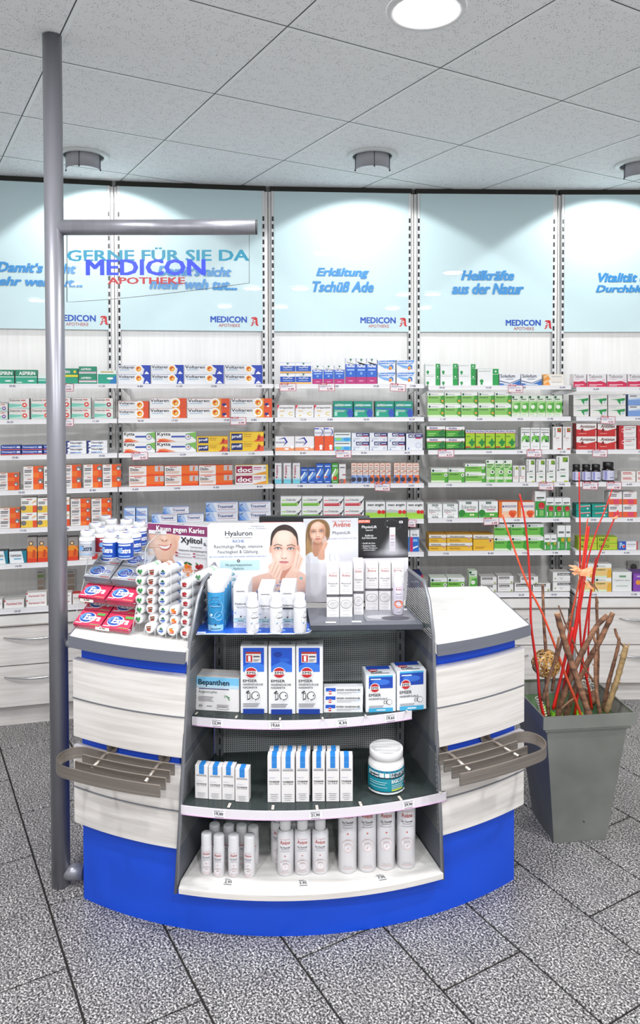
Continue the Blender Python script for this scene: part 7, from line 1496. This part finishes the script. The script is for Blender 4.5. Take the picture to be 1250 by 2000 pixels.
print_mb([T_('Kauen gegen Karies', *P_(18, 3.5, 112, 15.5), '#ffffff', .024), T_('Xylitol', *P_(66, 20.5, 107, 33.5), '#26262b', .024), T_('a.', *P_(110, 28, 116, 33), '#4a5a6a', .02), T_('Chewing Gum', *P_(84, 35.5, 107, 38.5), '#3a3a40', .012), T_('Medizinisches Zahnpflegekaugummi', *P_(62, 41.5, 116.5, 45.5), '#3a3a40', .012),
          T_('Karrespr\u00e4ventiv', *P_(62, 48, 86, 51), '#6a6a72', .004), T_('Plaquehemmend', *P_(62, 53.5, 88, 56.5), '#6a6a72', .004), T_('Glutenfrei', *P_(96, 47.5, 113, 50.5), '#6a6a72', .004), T_('100% Xylitol', *P_(96, 53.5, 116, 56.5), '#6a6a72', .004), Q_([(56 / CW, 1 - 49 / CHh), (58 / CW, 1 - 51 / CHh), (61 / CW, 1 - 47 / CHh), (58 / CW, 1 - 50 / CHh)], '#a8324a'), Q_([(56 / CW, 1 - 54 / CHh), (58 / CW, 1 - 56 / CHh), (61 / CW, 1 - 52 / CHh), (58 / CW, 1 - 55 / CHh)], '#a8324a'),
          Q_([(90 / CW, 1 - 49 / CHh), (92 / CW, 1 - 51 / CHh), (95 / CW, 1 - 47 / CHh), (92 / CW, 1 - 50 / CHh)], '#a8324a'), Q_([(90 / CW, 1 - 54 / CHh), (92 / CW, 1 - 56 / CHh), (95 / CW, 1 - 52 / CHh), (92 / CW, 1 - 55 / CHh)], '#a8324a'),
          T_('Spearmint', *P_(3, 77.5, 19, 80.5), '#ffffff', .012), T_('Zimt', *P_(29, 77.5, 38, 80.5), '#ffffff', .012), T_('Pfefferminz', *P_(47, 77.5, 65, 80.8), '#ffffff', .012), T_('Frucht', *P_(73, 77.5, 86, 80.5), '#ffffff', .012), T_('Cranberry', *P_(93, 77.5, 109, 80.8), '#ffffff', .012), T_('2,99\u20ac', *P_(16, 13.6, 27, 17), '#2b2b30', .015)], wd, hh, lambda x, z, e: (x, -.0024 - e, z)).obj('card_lettering', o)
# dark frame and white board standing behind the cards, seen over their tops
p0, p1 = atY(506, 1008.5, 2.66), atY(594, 1008.5, 2.66)
o = thing('black_framed_board', 'black framed board with a red and white top line, standing behind the portrait cards', 'board', (p0[0], 2.66, .848))
mb = MB(); hh = p0[2] - .848; w_ = atY(722, 1010, 2.66)[0] - p0[0]; mb.cbox(0, w_, 0, .02, 0, hh, .002, M('#24272a', .4)); mb.obj('board_frame', o)
mb = MB(); mb.box(.01, .40, -.001, 0, hh - .028, hh - .020, M('#c22a2c', .4)); mb.box(.01, .40, -.001, 0, hh - .2, hh - .029, M('#efeff0', .4)); mb.obj('board_print', o)
# ------------------------------------------------------------------ zinc planter with rods and branches
PB = [atz(1082, 1647, 0)[:2], atz(1183, 1640, 0)[:2]]
fx = (PB[1] - PB[0]); fw = np.linalg.norm(fx); fx /= fw; fy = np.array([-fx[1], fx[0]])
PH, PTW, PBW = .485, .335, fw
pc = (PB[0] + PB[1]) / 2 + fy * PBW / 2                    # centre of the foot
prz = math.atan2(fx[1], fx[0])
PT = thing('planter', 'tall square tapered zinc planter standing on the floor right of the counter', 'planter', (pc[0], pc[1], 0), prz)
def sq(hw, z): return [(-hw, -hw, z), (hw, -hw, z), (hw, hw, z), (-hw, hw, z)]
def ringwall(mb, rings, mat):
    vs = [p for r in rings for p in r]; F = []
    for j in range(len(rings) - 1):
        for k in range(4): F.append((4 * j + k, 4 * j + (k + 1) % 4, 4 * j + 4 + (k + 1) % 4, 4 * j + 4 + k))
    mb.add(vs, F, mat); return mb
h0, h1 = PBW / 2, PTW / 2
mb = MB(); mb.add(sq(h0, 0), [(3, 2, 1, 0)], ZINC); ringwall(mb, [sq(h0, 0), sq(h0 + .001, .004), sq(h1 - .022, PH - .062)], ZINC); mb.obj('tapered_body', PT)
mb = MB(); ringwall(mb, [sq(h1 - .022, PH - .062), sq(h1 - .014, PH - .060), sq(h1 - .011, PH - .054), sq(h1 - .014, PH - .048), sq(h1 - .018, PH - .046)], ZINC); mb.obj('bead', PT)
mb = MB(); ringwall(mb, [sq(h1 - .018, PH - .047), sq(h1, PH - .044), sq(h1, PH), sq(h1 - .006, PH), sq(h1 - .006, PH - .01), sq(h1 - .022, PH - .05)], ZINC); mb.obj('rim', PT)
INZ = brushed('inner_zinc', '#7f9a7a', .45, .3, (5, 5, 5), .15)
mb = MB(); ringwall(mb, [sq(h1 - .024, PH - .05)[::-1], sq(h0 + .022, PH - .24)[::-1]], INZ); mb.add(sq(h0 + .022, PH - .24), [(0, 1, 2, 3)], INZ); mb.obj('inner_wall', PT)
mb = MB(); mb.tube([(.002, -h0 - .0225, .085), (.002, -h0 - .0265, .085)], .003, M('#5a4a42', .5), 10); mb.obj('rivet', PT)
# green cloth crumpled inside
n = 26; vs, F = [], []
rr = random.Random(5)
from mathutils import noise as _ns
for j in range(n + 1):
    for i in range(n + 1):
        u, v = i / n * 2 - 1, j / n * 2 - 1
        e = 1 - max(abs(u), abs(v)) ** 3
        z = PH - .165 + .075 * _ns.noise((u * 2.3, v * 2.3, 1.7)) + .04 * abs(_ns.noise((u * 5, v * 5, 4.1))) + .055 * e
        vs.append((u * .112, v * .112, z))
for j in range(n):
    for i in range(n): k = j * (n + 1) + i; F.append((k, k + 1, k + n + 2, k + n + 1))
mb = MB(); mb.add(vs, F, M('#8fd61f', .55), True)
CLB = mb.obj('green_cloth', None, (pc[0], pc[1], 0), prz); tag(CLB, 'crumpled bright green cloth lying inside the zinc planter', 'cloth')
BARK = woodwhite('brown_bark', '#4a2f22', '#93694e', (14, 14, 40), .75)
BARK2 = woodwhite('pale_bark', '#6f5a3c', '#a3875a', (20, 20, 50), .75)
REDM = brushed('red_lacquer', '#c81f18', .38, 0, (30, 30, 8), .10)
ORM = brushed('orange_lacquer', '#dd5230', .38, 0, (30, 30, 8), .10)
def wpt(px, py, Y): return tuple(atY(px, py, Y))
def sm(P, n=5):
    P = [np.array(p) for p in P]; Q = []
    for i in range(len(P) - 1):
        p0, p1, p2, p3 = P[max(i - 1, 0)], P[i], P[i + 1], P[min(i + 2, len(P) - 1)]
        for t in np.arange(n) / n: Q.append(.5 * (2 * p1 + (p2 - p0) * t + (2 * p0 - 5 * p1 + 4 * p2 - p3) * t * t + (3 * p1 - p0 - 3 * p2 + p3) * t ** 3))
    return Q + [P[-1]]
PXM = 2.72 / FPX
def stick(name, lab, cat, pts, Y0, Y1, r0, r1, mat, group, knots=0, twigs=(), cut=None):
    """pts run from the top down in picture px; Y0 depth at the top, Y1 at the foot; radii in px"""
    n = len(pts); P = [wpt(x, y, Y0 + (Y1 - Y0) * i / (n - 1)) for i, (x, y) in enumerate(pts)]
    base = np.array(P[-1]); S = sm(P)
    o = thing(name, lab, cat, base, 0, group)
    rr = random.Random(len(lab) * 7 + n)
    R = [(r0 + (r1 - r0) * i / (len(S) - 1)) * PXM * (1 + (.10 * (rr.random() - .5) if knots else 0)) for i in range(len(S))]
    if knots:
        for i in range(3, len(S) - 1, 5): R[i] *= 1.16
    mb = MB(); mb.tube([tuple(np.array(p) - base) for p in S], R, mat, 9)
    if twigs:
        mb.obj('stem', o)
        for t in twigs:
            q = [tuple(np.array(wpt(x, y, Y0 + (Y1 - Y0) * t[2])) - base) for x, y in t[0]]
            mb2 = MB(); mb2.tube(q, [t[1] * PXM, t[1] * PXM * .9] + [t[1] * PXM * .6] * (len(q) - 2), mat, 7); mb2.obj('side_twig', o)
    else: mb.obj('stem', o)
    if cut:
        d = (np.array(S[0]) - np.array(S[1])); d /= np.linalg.norm(d)
        mb3 = MB(); mb3.tube([tuple(np.array(S[0]) - base - d * .0005), tuple(np.array(S[0]) - base + d * .0012)], [R[0] * .86, R[0] * .80], M('#c9a27c', .7), 9); mb3.obj('cut_end', o)
    return o
RG, BG = 'red rods in the zinc planter', 'brown branches in the zinc planter'
F0 = 2.70
stick('red_rod', 'long red rod with orange tip, leftmost upright one, with a white coil at its foot', 'rod', [(1015, 965), (1024, 1010), (1031, 1070), (1036, 1160), (1037, 1215), (1043, 1265), (1050, 1310), (1054, 1360), (1062, 1400)], 2.66, 2.62, 1.6, 3.0, REDM, RG)
stick('red_rod', 'long red rod with orange tip leaning right, crossing the leftmost rod', 'rod', [(981, 1005), (1000, 1060), (1030, 1140), (1060, 1200), (1087, 1270), (1105, 1320), (1123, 1365), (1137, 1404)], 2.70, 2.64, 1.6, 3.0, ORM, RG)
stick('red_rod', 'tallest thin red rod, standing nearly vertical beside the wooden ornament', 'rod', [(1131, 922), (1132, 990), (1133, 1060), (1132, 1165), (1133, 1225), (1138, 1290), (1150, 1345), (1156, 1385)], 2.76, 2.74, 1.2, 2.7, REDM, RG)
stick('red_rod', 'thin red rod leaning right to a fine tip', 'rod', [(1196, 955), (1180, 1000), (1164, 1040), (1148, 1095), (1138, 1160), (1126, 1230), (1112, 1300), (1098, 1370), (1092, 1400)], 2.78, 2.70, 1.2, 2.6, REDM, RG)
stick('red_rod', 'dark red rod at the right with a small curled wood piece on its tip', 'rod', [(1207, 997), (1196, 1022), (1180, 1060), (1165, 1100), (1152, 1170), (1146, 1210), (1139, 1260), (1136, 1300), (1122, 1400)], 2.80, 2.74, 1.5, 2.7, REDM, RG)
stick('red_rod', 'thick red rod with blunt end, middle of the bunch', 'rod', [(1150, 1028), (1146, 1060), (1140, 1110), (1133, 1160), (1126, 1210), (1116, 1270), (1104, 1330), (1090, 1404)], 2.72, 2.68, 2.5, 3.4, REDM, RG)
stick('red_rod', 'short thin red rod just left of the thick one', 'rod', [(1148, 1012), (1142, 1060), (1136, 1110), (1126, 1160), (1117, 1200), (1106, 1270), (1094, 1330), (1084, 1385)], 2.75, 2.72, 1.2, 2.6, ORM, RG)
stick('red_rod', 'short dark red rod right of the wooden ornament', 'rod', [(1164, 1088), (1157, 1130), (1152, 1180), (1149, 1250), (1149, 1300), (1144, 1340)], 2.82, 2.80, 1.2, 2.4, REDM, RG)
stick('red_rod', 'low red rod standing at the left of the bunch', 'rod', [(1119, 1225), (1107, 1275), (1094, 1330), (1080, 1385)], 2.66, 2.64, 2.6, 3.0, REDM, RG)
stick('branch', 'straight brown branch rising through the woven ball', 'branch', [(1060, 1141), (1061, 1180), (1063, 1230), (1066, 1270), (1067, 1330), (1072, 1402)], 2.72, 2.66, 2.5, 3.6, BARK, BG, 1)
stick('branch', 'thick brown branch with split pale wood, leaning left in front', 'branch', [(1088, 1198), (1099, 1240), (1113, 1285), (1128, 1330), (1141, 1368), (1153, 1404)], 2.60, 2.58, 5.6, 6.0, BARK, BG, 1, cut=1)
stick('branch', 'thick pale brown branch with a cut end, leaning right', 'branch', [(1186, 1202), (1166, 1222), (1150, 1250), (1130, 1288), (1112, 1330), (1098, 1368), (1090, 1400)], 2.68, 2.66, 4.6, 5.6, BARK, BG, 1, cut=1)
stick('branch', 'thick dark branch leaning right behind the pale one', 'branch', [(1197, 1197), (1184, 1225), (1170, 1255), (1150, 1290), (1132, 1325), (1116, 1365), (1104, 1400)], 2.76, 2.74, 5.0, 5.6, BARK, BG, 1, cut=1)
stick('branch', 'slim reddish branch with a knot, front right of the planter', 'branch', [(1157, 1238), (1165, 1262), (1163, 1300), (1165, 1350), (1173, 1400)], 2.61, 2.60, 2.6, 3.8, BARK, BG, 1, twigs=[([(1163, 1304), (1158, 1298), (1156, 1296)], 1.2, .5)])
stick('branch', 'slim straight branch standing tall behind the two thick ones', 'branch', [(1165, 1165), (1166, 1200), (1168, 1250), (1168, 1300), (1166, 1350)], 2.84, 2.82, 2.8, 3.2, BARK, BG, 1, twigs=[([(1166, 1172), (1168, 1178)], 2.2, .05)])
stick('branch', 'dark forked branch second from the right', 'branch', [(1201, 1228), (1205, 1242), (1209, 1252), (1203, 1280), (1195, 1310), (1186, 1345), (1179, 1388)], 2.72, 2.70, 2.6, 4.2, BARK, BG, 1, twigs=[([(1209, 1253), (1214, 1258), (1218, 1264)], 1.8, .35)])
stick('branch', 'thick mottled branch with a broken top, rightmost in the planter', 'branch', [(1223, 1262), (1215, 1292), (1206, 1325), (1196, 1355), (1184, 1392)], 2.66, 2.64, 5.2, 5.4, BARK2, BG, 1, cut=1, twigs=[([(1208, 1333), (1212, 1334), (1214, 1333)], 1.4, .6), ([(1217, 1264), (1220, 1256)], 1.2, 0.02), ([(1226, 1263), (1229, 1257)], 1.4, 0.02)])
stick('branch', 'thin dark branch crossing the woven ball in front', 'branch', [(1092, 1244), (1089, 1262), (1084, 1290), (1072, 1325), (1060, 1368)], 2.58, 2.60, 2.2, 3.4, BARK, BG, 1)
stick('branch', 'thin twig bending between the thick branches', 'branch', [(1091, 1183), (1103, 1215), (1112, 1235), (1122, 1262), (1140, 1300), (1160, 1332)], 2.70, 2.68, 1.6, 1.8, BARK, BG, 1)
stick('branch', 'short forked twig between ball and red rods', 'branch', [(1115, 1198), (1110, 1215), (1104, 1226), (1096, 1258), (1086, 1300), (1078, 1350)], 2.66, 2.66, 2.0, 2.8, BARK, BG, 1, twigs=[([(1108, 1218), (1114, 1210), (1121, 1211)], 1.4, .2)])
stick('branch', 'short dark twig lying on the green cloth', 'branch', [(1121, 1364), (1112, 1370), (1104, 1377), (1096, 1384)], 2.60, 2.60, 1.4, 2.0, BARK, BG, 1)
# white coil at the foot of the leftmost rod
c0, c1 = np.array(wpt(1051, 1362, 2.645)), np.array(wpt(1062, 1396, 2.63)); P = []
for t in np.linspace(0, 1, 110):
    a = t * 2 * math.pi * 7; c = c0 + (c1 - c0) * t; P.append((c[0] + .0105 * math.cos(a), c[1] + .0105 * math.sin(a), c[2]))
b0 = np.array(P[-1]); o = thing('raffia_coil', 'cream raffia coil wound round the foot of the leftmost red rod', 'ornament', b0)
mb = MB(); mb.tube([tuple(np.array(p) - b0) for p in P], .0021, M('#efe3d2', .6), 6); mb.obj('coil_strand', o)
# woven ball
q = np.array(wpt(1066, 1296, 2.69)); rb = 26.5 * PXM
o = thing('woven_ball', 'round ball woven from pale rattan strips, hanging on the branches left in the planter', 'ornament', q)
rr = random.Random(11)
for k in range(20):
    ax = Vector((rr.gauss(0, 1), rr.gauss(0, 1), rr.gauss(0, 1) * (.5 if k < 9 else 1))).normalized(); a = ax.orthogonal().normalized(); b = ax.cross(a)
    off = rr.uniform(-.45, .45); rad = rb * (.94 + .06 * rr.random()) ; rc = rad * math.sqrt(1 - off * off)
    pts = [tuple(ax * (off * rad) + (a * math.cos(t) + b * math.sin(t)) * rc) for t in np.linspace(0, 2 * math.pi, 29)]
    mb = MB(); mb.tube(pts, .0021 + .0010 * rr.random(), M(['#d9a65c', '#e3b876', '#c8924a', '#ebc68a'][k % 4], .6), 6, cap=False); mb.obj('rattan_strip', o)
# white raffia tangle on a dark ball inside
q = np.array(wpt(1150, 1362, 2.78)); o = thing('dark_ball', 'dark brown ball half hidden inside the planter, below a white raffia tangle', 'ornament', q)
mb = MB(); mb.lathe([(0, -.030)] + [(.032 * math.sin(t), -.032 * math.cos(t)) for t in np.linspace(.2, 2.9, 12)] + [(0, .032)], BARK, 20); mb.obj('ball', o)
q = np.array(wpt(1151, 1339, 2.77)); o = thing('raffia_tangle', 'loose tangle of white raffia loops at the back of the planter', 'ornament', q)
for k in range(9):
    w_, h_ = .010 + .012 * rr.random(), .006 + .008 * rr.random(); cx, cz = rr.uniform(-.022, .022), rr.uniform(-.010, .012); tl = rr.uniform(-1, 1); y0 = rr.uniform(-.012, .012)
    pts = [(cx + w_ * math.cos(t) * math.cos(tl) - h_ * math.sin(t) * math.sin(tl), y0 + .006 * math.sin(2 * t), cz + w_ * math.cos(t) * math.sin(tl) + h_ * math.sin(t) * math.cos(tl)) for t in np.linspace(0, 2 * math.pi, 18)]
    mb = MB(); mb.tube(pts, .0014, M('#f1e9dc', .6), 5, cap=False); mb.obj('raffia_loop', o)
# orange wood-shaving ornaments on the rods
WOODO = woodwhite('orange_veneer', '#d98a5c', '#f0b48a', (60, 60, 60), .6)
def slab(pts, Y, th, name, parent, base, mat, bend=0):
    P = [np.array(wpt(x, y, Y)) - base for x, y in pts]; n = len(P)
    vs = [tuple(p) for p in P] + [(p[0], p[1] + th, p[2] + bend) for p in P]
    mb = MB(); mb.add(vs, [tuple(range(n))[::-1], tuple(n + k for k in range(n))] + [(k, (k + 1) % n, n + (k + 1) % n, n + k) for k in range(n)], mat); mb.obj(name, parent)
q = np.array(wpt(1136, 1115, 2.70)); o = thing('wooden_bird', 'orange wood-shaving ornament like a spread bird, clipped on the red rods', 'ornament', q)
slab([(1128, 1114), (1140, 1112), (1156, 1107), (1157, 1120), (1150, 1126), (1134, 1125)], 2.69, .003, 'wing', o, q, WOODO)
for pts in ([(1111, 1105), (1126, 1106), (1134, 1112), (1128, 1114)], [(1113, 1113), (1128, 1111), (1136, 1116), (1128, 1117)], [(1117, 1120), (1130, 1115), (1136, 1118), (1122, 1124)]):
    slab(pts, 2.685 + .004 * (pts[0][1] % 3), .003, 'tail_feather', o, q, WOODO, .002)
q = np.array(wpt(1152, 1143, 2.74)); o = thing('wood_shaving', 'brown split wood shaving hooked on the red rods below the bird ornament', 'ornament', q)
slab([(1141, 1133), (1148, 1138), (1159, 1149), (1156, 1152), (1146, 1144)], 2.735, .003, 'shaving', o, q, WOODO)
slab([(1148, 1132), (1158, 1140), (1166, 1148), (1169, 1156), (1163, 1150), (1154, 1144)], 2.74, .003, 'shaving', o, q, BARK)
q = np.array(wpt(1203, 1010, 2.79)); o = thing('wood_shaving', 'small curled wood shaving near the tip of the right red rod', 'ornament', q)
mb = MB(); mb.tube([tuple(np.array(wpt(x, y, 2.785)) - q) for x, y in ((1196, 1014), (1201, 1011), (1207, 1007), (1205, 1012), (1198, 1014))], [.0022, .003, .0025, .003, .001], WOODO, 6); mb.obj('shaving', o)
